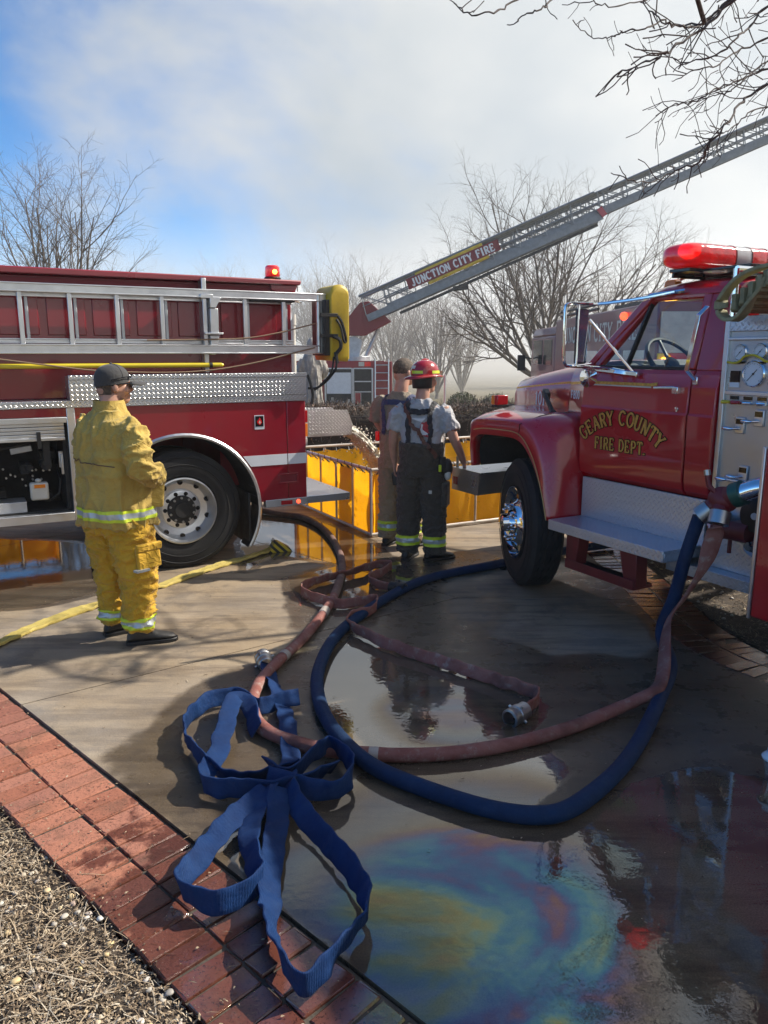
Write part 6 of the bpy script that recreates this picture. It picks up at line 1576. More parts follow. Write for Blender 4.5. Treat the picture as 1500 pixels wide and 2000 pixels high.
# ---------------------------------------------------------------- water pouring out of the chute
def stream_mat():
    m, nt, b, n, l = new_mat('pouring_water')
    b.inputs['Base Color'].default_value = (0.95, 0.90, 0.76, 1); b.inputs['Roughness'].default_value = 0.12; b.inputs['Transmission Weight'].default_value = 0.12; b.inputs['IOR'].default_value = 1.33
    geo = n.new('ShaderNodeNewGeometry'); bp = n.new('ShaderNodeBump'); bp.inputs['Strength'].default_value = 1.0; bp.inputs['Distance'].default_value = 0.03
    l.new(noise_n(n, l, geo.outputs['Position'], 26, 5, 0.7, 1.0), bp.inputs['Height']); l.new(bp.outputs['Normal'], b.inputs['Normal'])
    return m
rr = []; V0 = 1.55
for k in range(34):
    t = 0.42 * k / 33
    x = 1.90 + V0 * t; z = 1.075 - 0.15 * t - 4.9 * t * t * 0.82; sp_ = 0.14 + 0.06 * t; th = 0.05 + 0.05 * t
    ring = []
    for i in range(28):
        a_ = 2 * pi * i / 28; jx = 1 + 0.3 * mnoise.noise(Vector((i * 0.9, k * 0.45, 1))) + (0.7 * (k / 33) * mnoise.noise(Vector((i * 1.7, k * 0.9, 5))))
        ring.append(Vector((x + th * 0.6 * sin(a_) * jx * 0.6, 0.90 + sp_ * cos(a_) * jx, z + th * sin(a_) * jx)))
    rr.append(ring)
m = MB(); m.rings(rr)
rw = random.Random(4)
for k in range(700):
    t = rw.uniform(0.08, 0.42); x = 1.90 + V0 * t + rw.gauss(0, 0.05); z = 1.075 - 0.15 * t - 4.0 * t * t + rw.gauss(0, 0.04)
    m.sphere((x, 0.90 + rw.gauss(0, 0.12), max(z, 0.46)), rw.uniform(0.004, 0.012), 6, 4)
ws = m.build('pouring_water', stream_mat(), None, smooth=60)
ws.location = PL; ws.rotation_euler = (0, 0, RZL)
tag(ws, 'stream of water pouring from the chute into the orange tank', 'water', kind='stuff')

# ================================================================ small litter: clear plastic cup at the drive's edge
CP = thing('plastic_cup', 'clear plastic cup with a domed lid standing on the wet drive', 'cup', (1.722, 3.10, 0.0))
M_['cupplastic'] = glass_mat('clear_plastic', (0.86, 0.88, 0.9), 0.22, 0.12)
m = MB(); m.lathe([(0.0, 0.001), (0.032, 0.001), (0.033, 0.006), (0.047, 0.098), (0.049, 0.102), (0.047, 0.104)], n=32); m.build('cup', M_['cupplastic'], CP)
m = MB(); m.lathe([(0.052, 0.100), (0.054, 0.108), (0.050, 0.114), (0.033, 0.130), (0.032, 0.145), (0.012, 0.15), (0.0, 0.151)], n=32); m.build('lid', simple('frosted_lid', (0.62, 0.66, 0.70), 0.2, coat=0.5), CP)

# ================================================================ people
M_['skin'] = simple('skin', (0.50, 0.27, 0.19), 0.5, vary=0.12, scale=18, sss=0.12, bump=0.08, bscale=120)
def cloth_mat(name, col, rough=0.85, dirt=(0.1, 0.08, 0.05), damt=0.5, weave=420, dscale=3.0, cr=1.0):
    m, nt, b, n, l = new_mat(name)
    t = n.new('ShaderNodeTexCoord'); pos = t.outputs['Object']
    c = ramp(n, l, noise_n(n, l, pos, 5, 7, 0.6), [(0.3, tuple(x * 0.82 for x in col)), (0.7, tuple(min(1, x * 1.1) for x in col))])
    c = mix_rgb(n, l, math_node(n, l, 'MULTIPLY', ramp_f(n, l, noise_n(n, l, pos, dscale, 8, 0.65), 0.52, 0.72), damt), c, dirt)
    l.new(c, b.inputs['Base Color']); b.inputs['Roughness'].default_value = rough; b.inputs['Sheen Weight'].default_value = 0.15
    def crease(scale, sc, seed):
        mp_ = n.new('ShaderNodeMapping'); mp_.inputs['Scale'].default_value = sc; mp_.inputs['Location'].default_value = (seed, seed * 2, 0); mp_.inputs['Rotation'].default_value = (0.4 * seed, 0.3, 0); l.new(pos, mp_.inputs['Vector'])
        f = noise_n(n, l, mp_.outputs['Vector'], scale, 3, 0.5, 0.9)
        return math_node(n, l, 'POWER', math_node(n, l, 'SUBTRACT', 1.0, math_node(n, l, 'ABSOLUTE', math_node(n, l, 'MULTIPLY_ADD', f, 2.0, -1.0))), 7.0)
    h = math_node(n, l, 'ADD', math_node(n, l, 'MULTIPLY', crease(7, (1, 1, 1.7), 1.0), 1.0), math_node(n, l, 'MULTIPLY', crease(13, (1, 1, 0.6), 2.3), 0.6))
    h = math_node(n, l, 'ADD', h, math_node(n, l, 'MULTIPLY_ADD', noise_n(n, l, pos, weave, 2), 0.1, math_node(n, l, 'MULTIPLY', noise_n(n, l, pos, 22, 6, 0.6), 0.35)))
    bp = n.new('ShaderNodeBump'); bp.inputs['Strength'].default_value = 0.55; bp.inputs['Distance'].default_value = 0.014 * cr
    l.new(h, bp.inputs['Height']); l.new(bp.outputs['Normal'], b.inputs['Normal'])
    return m
M_['jacket'] = cloth_mat('yellow_turnout_cloth', (0.50, 0.345, 0.075), dirt=(0.18, 0.13, 0.05), damt=0.6, cr=0.5)
M_['ypants'] = cloth_mat('deep_yellow_trousers', (0.60, 0.345, 0.018), dirt=(0.18, 0.11, 0.03), damt=0.6, cr=0.8)
M_['lime'] = simple('lime_tape', (0.62, 0.75, 0.04), 0.5, emit=None, vary=0.1)
M_['silver'] = simple('silver_tape', (0.50, 0.54, 0.56), 0.35, 0.3, vary=0.1)
M_['tan'] = cloth_mat('tan_turnout_cloth', (0.36, 0.25, 0.14), dirt=(0.12, 0.09, 0.06), damt=0.6)
M_['olive'] = cloth_mat('dark_turnout_cloth', (0.055, 0.045, 0.034), dirt=(0.02, 0.018, 0.015), damt=0.5)
M_['tshirt'] = cloth_mat('grey_tshirt', (0.42, 0.42, 0.43), dirt=(0.28, 0.27, 0.26), damt=0.3, cr=0.55)
M_['khakishirt'] = cloth_mat('tan_tshirt', (0.26, 0.21, 0.15), dirt=(0.14, 0.11, 0.08), damt=0.4, cr=0.55)
M_['cap'] = cloth_mat('dark_grey_cap', (0.045, 0.043, 0.043), dirt=(0.02, 0.02, 0.02), damt=0.3, cr=0.15)
M_['suspender'] = cloth_mat('black_webbing', (0.012, 0.013, 0.02), 0.75, (0.03, 0.03, 0.03), 0.3)
M_['navyweb'] = cloth_mat('navy_webbing', (0.03, 0.045, 0.12), 0.75, (0.08, 0.08, 0.1), 0.3)
M_['leather'] = simple('brown_leather', (0.10, 0.030, 0.018), 0.5, vary=0.25, bump=0.2)
M_['boot'] = simple('boot_leather', (0.03, 0.028, 0.027), 0.55, vary=0.4, bump=0.3, dirt=(0.12, 0.10, 0.08), damt=0.6)
M_['helmet'] = simple('helmet_red', (0.36, 0.006, 0.012), 0.22, coat=0.8, vary=0.1, dirt=(0.16, 0.02, 0.02), damt=0.4)
M_['hair'] = simple('short_brown_hair', (0.10, 0.07, 0.048), 0.7, vary=0.5, scale=60, bump=0.8, bscale=160)

def oval(c, rx, ry, n=28, p=2.3, yaw=0.0):
    out = []
    for i in range(n):
        t = 2 * pi * i / n; cs, sn = cos(t), sin(t)
        x = rx * abs(cs) ** (2 / p) * (1 if cs >= 0 else -1); y = ry * abs(sn) ** (2 / p) * (1 if sn >= 0 else -1)
        out.append(Vector((c[0] + x * cos(yaw) - y * sin(yaw), c[1] + x * sin(yaw) + y * cos(yaw), c[2])))
    return out
def stack(mb, rows, p=2.3, n=28):
    """rows: (z, cx, cy, rx, ry[, yaw])"""
    mb.rings([oval((r[1], r[2], r[0]), r[3], r[4], n, p, r[5] if len(r) > 5 else 0.0) for r in rows])
def limb(mb, pts, per=5, n=18):
    """pts: (x, y, z, r)"""
    P = catmull([q[:3] for q in pts], per); R = catmull([(q[3], 0, 0) for q in pts], per)
    mb.tube(P, [max(0.004, r.x) for r in R], n)
def solid(mb, voxel, smooth=4, fac=0.5):
    """one continuous skin round all the shapes collected in mb"""
    me = mb.mesh('tmp'); bm = bmesh.new(); bm.from_mesh(me); bmesh.ops.recalc_face_normals(bm, faces=bm.faces); bm.to_mesh(me); bm.free()
    o = bpy.data.objects.new('tmp', me); COL.objects.link(o)
    r = o.modifiers.new('r', 'REMESH'); r.mode = 'VOXEL'; r.voxel_size = voxel
    s = o.modifiers.new('s', 'SMOOTH'); s.iterations = smooth; s.factor = fac
    dg = bpy.context.evaluated_depsgraph_get(); dg.update()
    out = bpy.data.meshes.new_from_object(o.evaluated_get(dg))
    bpy.data.objects.remove(o); bpy.data.meshes.remove(me)
    return out
def wrinkle(me, fn):
    ns = [v.normal.copy() for v in me.vertices]
    for v, n_ in zip(me.vertices, ns): v.co += n_ * fn(v.co, n_)
def fold(p, sx, sy, sz, seed=0.0, sharp=1.0):
    v = mnoise.noise(Vector((p.x * sx + seed, p.y * sy + seed * 2, p.z * sz)) + Vector((mnoise.noise(p * 4.0 + Vector((seed, 0, 0))), mnoise.noise(p * 4.0 + Vector((0, seed, 3))), 0)) * 0.8)
    return (1 - min(1.0, abs(v) * 3.0) ** 0.7 * 1.6) * sharp
def finish(me, name, mat, parent):
    me.name = name; me.materials.clear(); me.materials.append(M_[mat] if isinstance(mat, str) else mat)
    box_uv(me) if not me.uv_layers else None
    me.shade_smooth()
    o = bpy.data.objects.new(name, me); COL.objects.link(o); o.parent = parent
    return o
def band(src, z0, z1, name, mat, parent, off=0.004, keep=None):
    """strip of tape that follows the cloth between two heights"""
    bm = bmesh.new(); bm.from_mesh(src.data)
    bm.normal_update()
    for z, no in ((z0, (0, 0, -1)), (z1, (0, 0, 1))):
        bmesh.ops.bisect_plane(bm, geom=bm.verts[:] + bm.edges[:] + bm.faces[:], plane_co=(0, 0, z), plane_no=no, clear_outer=True)
    if keep: bmesh.ops.delete(bm, geom=[v for v in bm.verts if not keep(v.co)], context='VERTS')
    bm.normal_update()
    mv = [(v, v.normal.copy()) for v in bm.verts]
    for v, n_ in mv: v.co += n_ * off
    me = bpy.data.meshes.new(name); bm.to_mesh(me); bm.free()
    return finish(me, name, mat, parent)
def strap(parent, name, mat, pts, w, th, surf=None):
    m = MB(); flat_strip(m, pts, w, th, n_per=6); return m.build(name, M_[mat], parent, smooth=50)
from mathutils.bvhtree import BVHTree
_bvh = {}
def near(src, p):
    if src.name not in _bvh:
        me = src.data; _bvh[src.name] = BVHTree.FromPolygons([v.co for v in me.vertices], [tuple(q.vertices) for q in me.polygons])
    return _bvh[src.name].find_nearest(p)
def drape(src, pts, off, per=8):
    """lays a line of points on the surface of a garment"""
    P = catmull(pts, per); out = []
    for p in P:
        loc, nrm_, idx, dist = near(src, p)
        out.append((loc + nrm_ * off, nrm_.copy()))
    return out
def strap_on(src, parent, name, mat, pts, w, th=0.005, off=0.006):
    L = drape(src, pts, off); rr = []
    for i, (p, nn) in enumerate(L):
        d = (L[min(i + 1, len(L) - 1)][0] - L[max(i - 1, 0)][0]).normalized(); s = d.cross(nn).normalized()
        rr.append([p + s * w / 2, p + s * w / 2 + nn * th, p - s * w / 2 + nn * th, p - s * w / 2])
    m = MB(); m.rings(rr); return m.build(name, M_[mat], parent, smooth=50)

def head(mb, c, yaw, k=1.0):
    R = Matrix.Translation(c) @ Matrix.Rotation(yaw, 4, 'Z') @ Matrix.Scale(k, 4)
    def ell(p, r):
        s = MB(); s.sphere(p, 1.0, 20, 14, r); mb.add([R @ Vector(v) for v in s.v], s.f)
    ell((0, -0.008, 0.03), (0.076, 0.096, 0.092)); ell((0, 0.022, -0.03), (0.064, 0.074, 0.085)); ell((0, 0.05, -0.085), (0.042, 0.045, 0.034)); ell((0, -0.05, -0.02), (0.062, 0.055, 0.07))
    ell((0, 0.103, -0.022), (0.013, 0.02, 0.022)); ell((0, 0.096, 0.0), (0.010, 0.013, 0.03)); ell((0, 0.085, 0.022), (0.05, 0.014, 0.011)); ell((0, 0.089, -0.062), (0.024, 0.011, 0.007)); ell((0, 0.086, -0.073), (0.021, 0.011, 0.008))
    for s in (-1, 1):
        ell((s * 0.080, -0.006, -0.012), (0.011, 0.021, 0.033)); ell((s * 0.045, 0.066, -0.03), (0.025, 0.024, 0.026))
    return R
def hand(mb, wrist, d, nrm_, side, curl=0.6, k=1.0):
    """palm with five unequal bent fingers; d points to the fingertips, nrm_ out of the palm, side towards the thumb"""
    w = Vector(wrist); d = Vector(d).normalized(); nn = Vector(nrm_); nn = (nn - d * nn.dot(d)).normalized(); sd = d.cross(nn).normalized()
    if sd.dot(Vector(side)) < 0: sd = -sd
    rr = []
    for t, hw, hh in ((-0.02, 0.026, 0.020), (0.02, 0.032, 0.018), (0.055, 0.041, 0.015), (0.088, 0.042, 0.013), (0.098, 0.038, 0.011)):
        rr.append([w + d * t * k + sd * cos(a_) * hw * k + nn * sin(a_) * hh * k for a_ in [2 * pi * i / 16 for i in range(16)]])
    mb.rings(rr)
    for i, (off, L) in enumerate(((0.031, 0.072), (0.010, 0.082), (-0.011, 0.075), (-0.031, 0.058))):
        p = w + d * 0.088 * k + sd * off * k; a_ = 0.25 * curl; pts = [(*p, 0.0095 * k)]; dirv = d + sd * off * 1.5
        for s_, rr_ in ((0.42, 0.009), (0.33, 0.0082), (0.25, 0.007)):
            v = (dirv * cos(a_) + nn * sin(a_)).normalized(); p = p + v * L * s_ * k; pts.append((*p, rr_ * k)); a_ += curl * 0.75
        limb(mb, pts, 3, 10)
    p = w + d * 0.028 * k + sd * 0.03 * k; v1 = (sd * 0.75 + d * 0.6 + nn * 0.25).normalized(); v2 = (sd * 0.25 + d * 0.9 + nn * 0.35 * (1 + curl)).normalized()
    limb(mb, [(*p, 0.013 * k), (*(p + v1 * 0.035 * k), 0.0115 * k), (*(p + v1 * 0.035 * k + v2 * 0.03 * k), 0.010 * k), (*(p + v1 * 0.035 * k + v2 * 0.055 * k), 0.0075 * k)], 3, 10)

def boot(parent, pos, yaw, h=0.24, mat='boot'):
    m = MB(); rr = []
    R = Matrix.Translation(pos) @ Matrix.Rotation(yaw, 4, 'Z')
    for y, w_, ht in ((-0.105, 0.028, 0.06), (-0.09, 0.038, 0.09), (-0.04, 0.043, 0.11), (0.03, 0.044, 0.105), (0.09, 0.051, 0.075), (0.15, 0.050, 0.06), (0.19, 0.038, 0.048), (0.205, 0.02, 0.03)):
        rr.append([R @ Vector((w_ * cos(t) * (1.0 if sin(t) < 0 else 0.92), y, 0.022 + (ht - 0.022) * 0.5 + (ht - 0.022) * 0.5 * sin(t))) for t in [2 * pi * i / 20 for i in range(20)]])
    m.rings(rr)
    stack2 = [oval((0, -0.035, z), r1, r2, 20) for z, r1, r2 in ((0.05, 0.043, 0.06), (0.12, 0.046, 0.06), (0.18, 0.050, 0.06), (h, 0.054, 0.064))]
    m.rings([[R @ v for v in q] for q in stack2])
    me = solid(m, 0.008, 3); o = finish(me, 'boot', mat, parent)
    m = MB(); sole = [(-0.11, 0.03), (-0.09, 0.042), (-0.03, 0.042), (0.03, 0.043), (0.10, 0.053), (0.16, 0.051), (0.20, 0.036), (0.215, 0.012)]
    poly = [(w_, y) for y, w_ in sole] + [(-w_, y) for y, w_ in reversed(sole)]
    n_ = len(poly); vs = [R @ Vector((x, y, 0.0)) for x, y in poly] + [R @ Vector((x, y, 0.026)) for x, y in poly]
    m.add(vs, [tuple(range(n_)), tuple(range(2 * n_ - 1, n_ - 1, -1))] + [((i + 1) % n_, i, i + n_, (i + 1) % n_ + n_) for i in range(n_)])
    m.build('sole', M_['black'], o, bevel=0.004)
    return o

def trousers(parent, legs, waist_rows, mat, seed, amp=0.010, cuff=0.09):
    """legs: list of joint lists (x, y, z, r) from the hip down to the cuff"""
    m = MB()
    stack(m, waist_rows)
    for L in legs: limb(m, L, 6, 22)
    me = solid(m, 0.011, 5)
    def fn(p, n_):
        k = ss(1.05, 0.7, p.z)
        f = 0.6 * fold(p, 9, 9, 16, seed) + 0.5 * fold(p, 5, 5, 26, seed + 4) * (0.4 + 0.6 * ss(0.45, 0.2, p.z)) + 0.25 * fold(p, 22, 22, 30, seed + 9)
        return amp * f * (0.55 + 0.45 * k)
    wrinkle(me, fn)
    return finish(me, 'trousers', mat, parent)

# ---------------------------------------------------------------- firefighter in yellow, looking on
Yp = (-1.705, 4.80, 0.0); Yr = radians(-34)
mb = MB()
HC = Vector((0.0, 0.045, 1.655)); hy = radians(-26)
Rh = head(mb, HC, hy)
limb(mb, [(0, -0.01, 1.44, 0.068), (0, 0.0, 1.53, 0.062), (0, 0.025, 1.60, 0.06)])
stack(mb, [(0.88, 0, 0, 0.16, 0.11), (1.0, 0, 0.01, 0.175, 0.13), (1.15, 0, 0.02, 0.175, 0.135), (1.3, 0, 0.005, 0.18, 0.12), (1.42, 0, -0.01, 0.17, 0.09), (1.47, 0, -0.01, 0.09, 0.06)])
legsY = [[(0.10, 0, 0.90, 0.09), (0.125, 0.03, 0.52, 0.06), (0.14, 0.0, 0.1, 0.045)], [(-0.10, 0, 0.90, 0.09), (-0.115, 0.03, 0.52, 0.06), (-0.125, 0.02, 0.1, 0.045)]]
for L in legsY: limb(mb, L)
armsY = [[(0.19, -0.01, 1.42, 0.055), (0.315, -0.035, 1.20, 0.042), (0.16, 0.22, 1.10, 0.032)], [(-0.19, -0.01, 1.42, 0.055), (-0.26, 0.02, 1.20, 0.042), (-0.15, 0.22, 1.12, 0.032)]]
for L in armsY: limb(mb, L)
hand(mb, (0.155, 0.225, 1.10), (-0.9, 0.35, 0.05), (0, -1, -0.3), (0, 0, 1), 0.7); hand(mb, (-0.145, 0.225, 1.12), (0.9, 0.35, -0.05), (0, -1, -0.3), (0, 0, 1), 0.7)
body = finish(solid(mb, 0.0075, 2), 'person', 'skin', None); body.location = Yp; body.rotation_euler = (0, 0, Yr)
tag(body, 'person in yellow coat and trousers with dark cap, standing with hands in front', 'person')
Y = body
m = MB(); stack(m, [(0.785, 0, 0.0, 0.262, 0.205), (0.83, 0, 0.0, 0.26, 0.205), (0.95, 0, 0.005, 0.25, 0.20), (1.10, 0, 0.01, 0.245, 0.195), (1.25, 0, 0.0, 0.245, 0.185), (1.36, 0, -0.01, 0.24, 0.165), (1.435, 0, -0.015, 0.205, 0.13), (1.48, 0, -0.012, 0.13, 0.102), (1.515, 0, -0.005, 0.088, 0.086), (1.53, 0, -0.005, 0.08, 0.08)], 2.5)
limb(m, [(0.17, -0.012, 1.40, 0.095), (0.235, -0.025, 1.355, 0.096), (0.31, -0.045, 1.23, 0.086), (0.325, -0.03, 1.165, 0.080), (0.28, 0.06, 1.12, 0.076), (0.20, 0.18, 1.10, 0.064)], 6, 22); limb(m, [(-0.165, -0.012, 1.40, 0.092), (-0.22, -0.01, 1.35, 0.092), (-0.262, 0.015, 1.23, 0.082), (-0.268, 0.04, 1.165, 0.076), (-0.24, 0.10, 1.12, 0.072), (-0.18, 0.2, 1.11, 0.064)], 6, 22)
me = solid(m, 0.010, 5)
def fn(p, n_):
    arm = ss(0.24, 0.30, abs(p.x)) * ss(0.95, 1.1, p.z)
    v = 0.0
    v += (1 - arm) * (0.013 * fold(p, 11, 11, 2.6, 1.0) + 0.007 * fold(p, 5, 5, 9, 7.0))
    v += (1 - arm) * 0.008 * ss(1.2, 1.38, p.z) * ss(1.5, 1.38, p.z) * fold(p, 22, 22, 5, 3.0)
    v += arm * (0.018 * fold(p, 12, 9, 15, 2.0) + 0.006 * fold(p, 25, 25, 25, 5.0))
    v += 0.006 * ss(0.98, 0.85, p.z) * fold(p, 10, 10, 3, 11.0)
    if abs(p.z - 1.205) < 0.008 and p.y < 0.02 and abs(p.x) < 0.24: v -= 0.006     # yoke seam across the back
    return v
wrinkle(me, fn)
jk = finish(me, 'coat', 'jacket', Y)
lim = lambda c: abs(c.x) < 0.29 or c.z < 0.95
band(jk, 0.838, 0.858, 'reflective_tape', 'lime', jk, 0.005); band(jk, 0.858, 0.890, 'reflective_tape', 'silver', jk, 0.005); band(jk, 0.890, 0.908, 'reflective_tape', 'lime', jk, 0.005)
strap_on(jk, jk, 'yoke_seam', 'leather', [(-0.22, -0.12, 1.21), (-0.1, -0.2, 1.205), (0.05, -0.2, 1.195), (0.2, -0.14, 1.18)], 0.006, 0.002, 0.0015)
m = MB(); rr = []
for z, k in ((1.49, 1.10), (1.52, 1.02), (1.555, 0.95), (1.568, 0.92)): rr.append([v + Vector((0, 0, 0.02 * v.y / 0.1 - 0.01)) for v in oval((0, 0.0, z + 0.0), 0.094 * k, 0.096 * k, 32)])
for z, k in ((1.566, 0.86), (1.50, 0.86)): rr.append(oval((0, 0.0, z), 0.100 * k, 0.102 * k, 32))
m.rings(rr, caps=False); m.build('collar', M_['jacket'], jk, smooth=60)
m = MB(); m.boxm(Matrix.Translation((0.222, 0.115, 0.99)) @ Matrix.Rotation(radians(58), 4, 'Z') @ Matrix.Rotation(radians(6), 4, 'Y'), 0.14, 0.034, 0.18); pk = m.build('pocket', M_['jacket'], jk, bevel=0.016, segs=3)
m = MB(); m.boxm(Matrix.Translation((0.232, 0.12, 1.075)) @ Matrix.Rotation(radians(58), 4, 'Z') @ Matrix.Rotation(radians(12), 4, 'X'), 0.15, 0.034, 0.05); m.build('pocket_flap', M_['leather'] if False else M_['jacket'], pk, bevel=0.008)
tr = trousers(Y, [[(0.105, 0.0, 0.84, 0.150), (0.125, 0.015, 0.62, 0.135), (0.135, 0.03, 0.45, 0.122), (0.142, 0.01, 0.28, 0.105), (0.145, 0.0, 0.10, 0.098)], [(-0.105, 0.0, 0.84, 0.150), (-0.12, 0.015, 0.62, 0.135), (-0.125, 0.035, 0.45, 0.12), (-0.128, 0.03, 0.28, 0.105), (-0.13, 0.03, 0.10, 0.098)]], [(0.74, 0, 0, 0.21, 0.165), (0.85, 0, 0, 0.225, 0.175), (0.95, 0, 0, 0.22, 0.17)], 'ypants', 3.0, 0.024)
for z0, z1, mt in ((0.128, 0.146, 'lime'), (0.146, 0.180, 'silver'), (0.180, 0.198, 'lime')): band(tr, z0, z1, 'reflective_tape', mt, tr, 0.004)
m = MB(); m.boxm(Matrix.Translation((0.258, 0.02, 0.60)) @ Matrix.Rotation(radians(84), 4, 'Z') @ Matrix.Rotation(radians(-4), 4, 'Y'), 0.17, 0.03, 0.16); cg = m.build('cargo_pocket', M_['ypants'], tr, bevel=0.018, segs=3)
m = MB(); m.boxm(Matrix.Translation((0.268, 0.02, 0.665)) @ Matrix.Rotation(radians(84), 4, 'Z') @ Matrix.Rotation(radians(9), 4, 'X'), 0.18, 0.03, 0.05); m.build('pocket_flap', M_['ypants'], cg, bevel=0.01)
m = MB(); m.boxm(Matrix.Translation((0.264, -0.04, 0.525)) @ Matrix.Rotation(radians(84), 4, 'Z'), 0.09, 0.045, 0.014); m.build('pocket_trim', M_['silver'], cg)
boot(Y, (0.15, 0.03, 0), radians(-38)); boot(Y, (-0.13, 0.06, 0), radians(-20))
# cap and glasses
m = MB(); dome = []
for k in range(12):
    t = radians(90 * k / 11); dome.append([Rh @ Vector((0.089 * cos(t) * cos(a_), -0.008 + 0.106 * cos(t) * sin(a_), 0.035 + 0.096 * sin(t) ** 0.85)) for a_ in [2 * pi * i / 32 for i in range(32)]])
lower = [Rh @ Vector((0.090 * cos(a_), -0.008 + 0.107 * sin(a_), 0.035 - 0.03 * (0.5 - 0.5 * sin(a_)) - 0.012)) for a_ in [2 * pi * i / 32 for i in range(32)]]
m.rings([lower] + dome); cp = m.build('cap', M_['cap'], Y, smooth=60)
m = MB(); rows = []
for j, yy in enumerate((0.09, 0.13, 0.17, 0.20)):
    hw = (0.084, 0.082, 0.074, 0.045)[j]; rows.append([Rh @ Vector((hw * s, yy - 0.02 * abs(s) ** 2 * (1 if j else 0), 0.028 - 0.018 * s * s - 0.012 * j / 3)) for s in (-1, -0.66, -0.33, 0, 0.33, 0.66, 1)])
m.rings(rows, caps=False, closed=False); br = m.build('brim', M_['cap'], cp, smooth=60); md = br.modifiers.new('t', 'SOLIDIFY'); md.thickness = 0.005
m = MB(); m.sphere(tuple(Rh @ Vector((0, -0.008, 0.133))), 0.008, 8, 6); m.build('button', M_['cap'], cp)
m = MB(); m.tube([Rh @ Vector(p) for p in ((0.084, -0.03, 0.0), (0.086, 0.03, 0.012), (0.074, 0.092, 0.010))], 0.004, 6); m.tube([Rh @ Vector(p) for p in ((-0.084, -0.03, 0.0), (-0.086, 0.03, 0.012), (-0.074, 0.092, 0.010))], 0.004, 6)
for s in (-1, 1): m.boxm(Rh @ Matrix.Translation((s * 0.038, 0.105, 0.002)) @ Matrix.Rotation(radians(-s * 20), 4, 'Z'), 0.062, 0.004, 0.04)
gl_ = m.build('sunglasses', M_['blackgloss'], Y, bevel=0.002)
for k in range(3):
    a0 = radians(30 + 60 * k); m = MB(); m.tube([Rh @ Vector((0.0895 * cos(t) * cos(a0), -0.008 + 0.1065 * cos(t) * sin(a0), 0.0355 + 0.0965 * sin(t) ** 0.85)) for t in [radians(2 + 176 * i / 20) if False else radians(180 * i / 20) if False else radians(4 + 86 * i / 12) for i in range(13)]], 0.0016, 5); m.build('cap_seam', M_['cap'], cp)
m = MB(); m.boxm(Rh @ Matrix.Translation((0.03, 0.103, 0.058)) @ Matrix.Rotation(radians(-12), 4, 'Z') @ Matrix.Rotation(radians(-25), 4, 'X'), 0.06, 0.008, 0.028); m.tube([Rh @ Vector(p) for p in ((0.06, 0.098, 0.056), (0.091, 0.04, 0.05), (0.092, -0.03, 0.035))], 0.003, 6)
m.build('goggles', M_['blackgloss'], cp, bevel=0.003)
m = MB(); rr = []
for k in range(7):
    z = -0.055 + 0.075 * k / 6; rr.append([Rh @ Vector((0.0795 * (1 - 0.10 * (1 - k / 6)) * sin(a_), -0.010 - 0.1015 * (1 - 0.14 * (1 - k / 6)) * cos(a_), z)) for a_ in [radians(-78 + 156 * i / 20) for i in range(21)]])
m.rings(rr, caps=False, closed=False); m.build('hair', M_['hair'], Y, smooth=60)

# ---------------------------------------------------------------- firefighter with the red helmet
Hp = (0.335, 6.80, 0.0); Hr = radians(-14)
mb = MB(); HC = Vector((0.015, 0.05, 1.625)); hy = radians(-42)
Rh = head(mb, HC, hy)
limb(mb, [(0, -0.01, 1.40, 0.066), (0.005, 0.0, 1.50, 0.060), (0.01, 0.03, 1.58, 0.058)])
stack(mb, [(0.88, 0, 0, 0.16, 0.11), (1.0, 0, 0.01, 0.165, 0.12), (1.15, 0, 0.01, 0.165, 0.12), (1.3, 0, 0.0, 0.175, 0.11), (1.39, 0, -0.01, 0.165, 0.085), (1.44, 0, -0.01, 0.085, 0.06)])
for s in (1, -1): limb(mb, [(s * 0.10, 0, 0.90, 0.09), (s * 0.11, 0.02, 0.5, 0.06), (s * 0.12, 0, 0.1, 0.045)])
limb(mb, [(0.185, -0.01, 1.385, 0.058), (0.245, -0.02, 1.24, 0.050), (0.290, -0.02, 1.12, 0.043), (0.335, 0.03, 1.00, 0.037), (0.365, 0.07, 0.905, 0.028)], 6)
hand(mb, (0.368, 0.075, 0.90), (0.12, 0.10, -1), (-1, -0.1, 0.0), (0.2, 1, 0), 0.55)
limb(mb, [(-0.185, -0.01, 1.385, 0.058), (-0.235, -0.02, 1.22, 0.050), (-0.255, -0.015, 1.10, 0.043), (-0.262, 0.03, 0.97, 0.036), (-0.258, 0.06, 0.885, 0.028)], 6)
hand(mb, (-0.257, 0.062, 0.88), (0.04, 0.15, -1), (1, -0.15, 0), (0.1, 1, 0), 1.0)
body = finish(solid(mb, 0.0075, 2), 'person', 'skin', None); body.location = Hp; body.rotation_euler = (0, 0, Hr)
tag(body, 'person in red helmet, grey t-shirt, black suspenders and dark turnout trousers', 'person')
Hm = body
m = MB(); stack(m, [(0.98, 0, 0.0, 0.185, 0.145), (1.10, 0, 0.005, 0.185, 0.145), (1.22, 0, 0.0, 0.192, 0.138), (1.33, 0, -0.01, 0.197, 0.118), (1.39, 0, -0.012, 0.17, 0.098), (1.43, 0, -0.01, 0.105, 0.08), (1.46, 0, -0.005, 0.078, 0.075)], 2.4)
limb(m, [(0.15, -0.01, 1.37, 0.075), (0.205, -0.015, 1.32, 0.080), (0.245, -0.02, 1.24, 0.077), (0.268, -0.02, 1.185, 0.075)], 5, 20); limb(m, [(-0.15, -0.01, 1.37, 0.075), (-0.20, -0.015, 1.32, 0.080), (-0.232, -0.02, 1.24, 0.075), (-0.243, -0.018, 1.18, 0.073)], 5, 20)
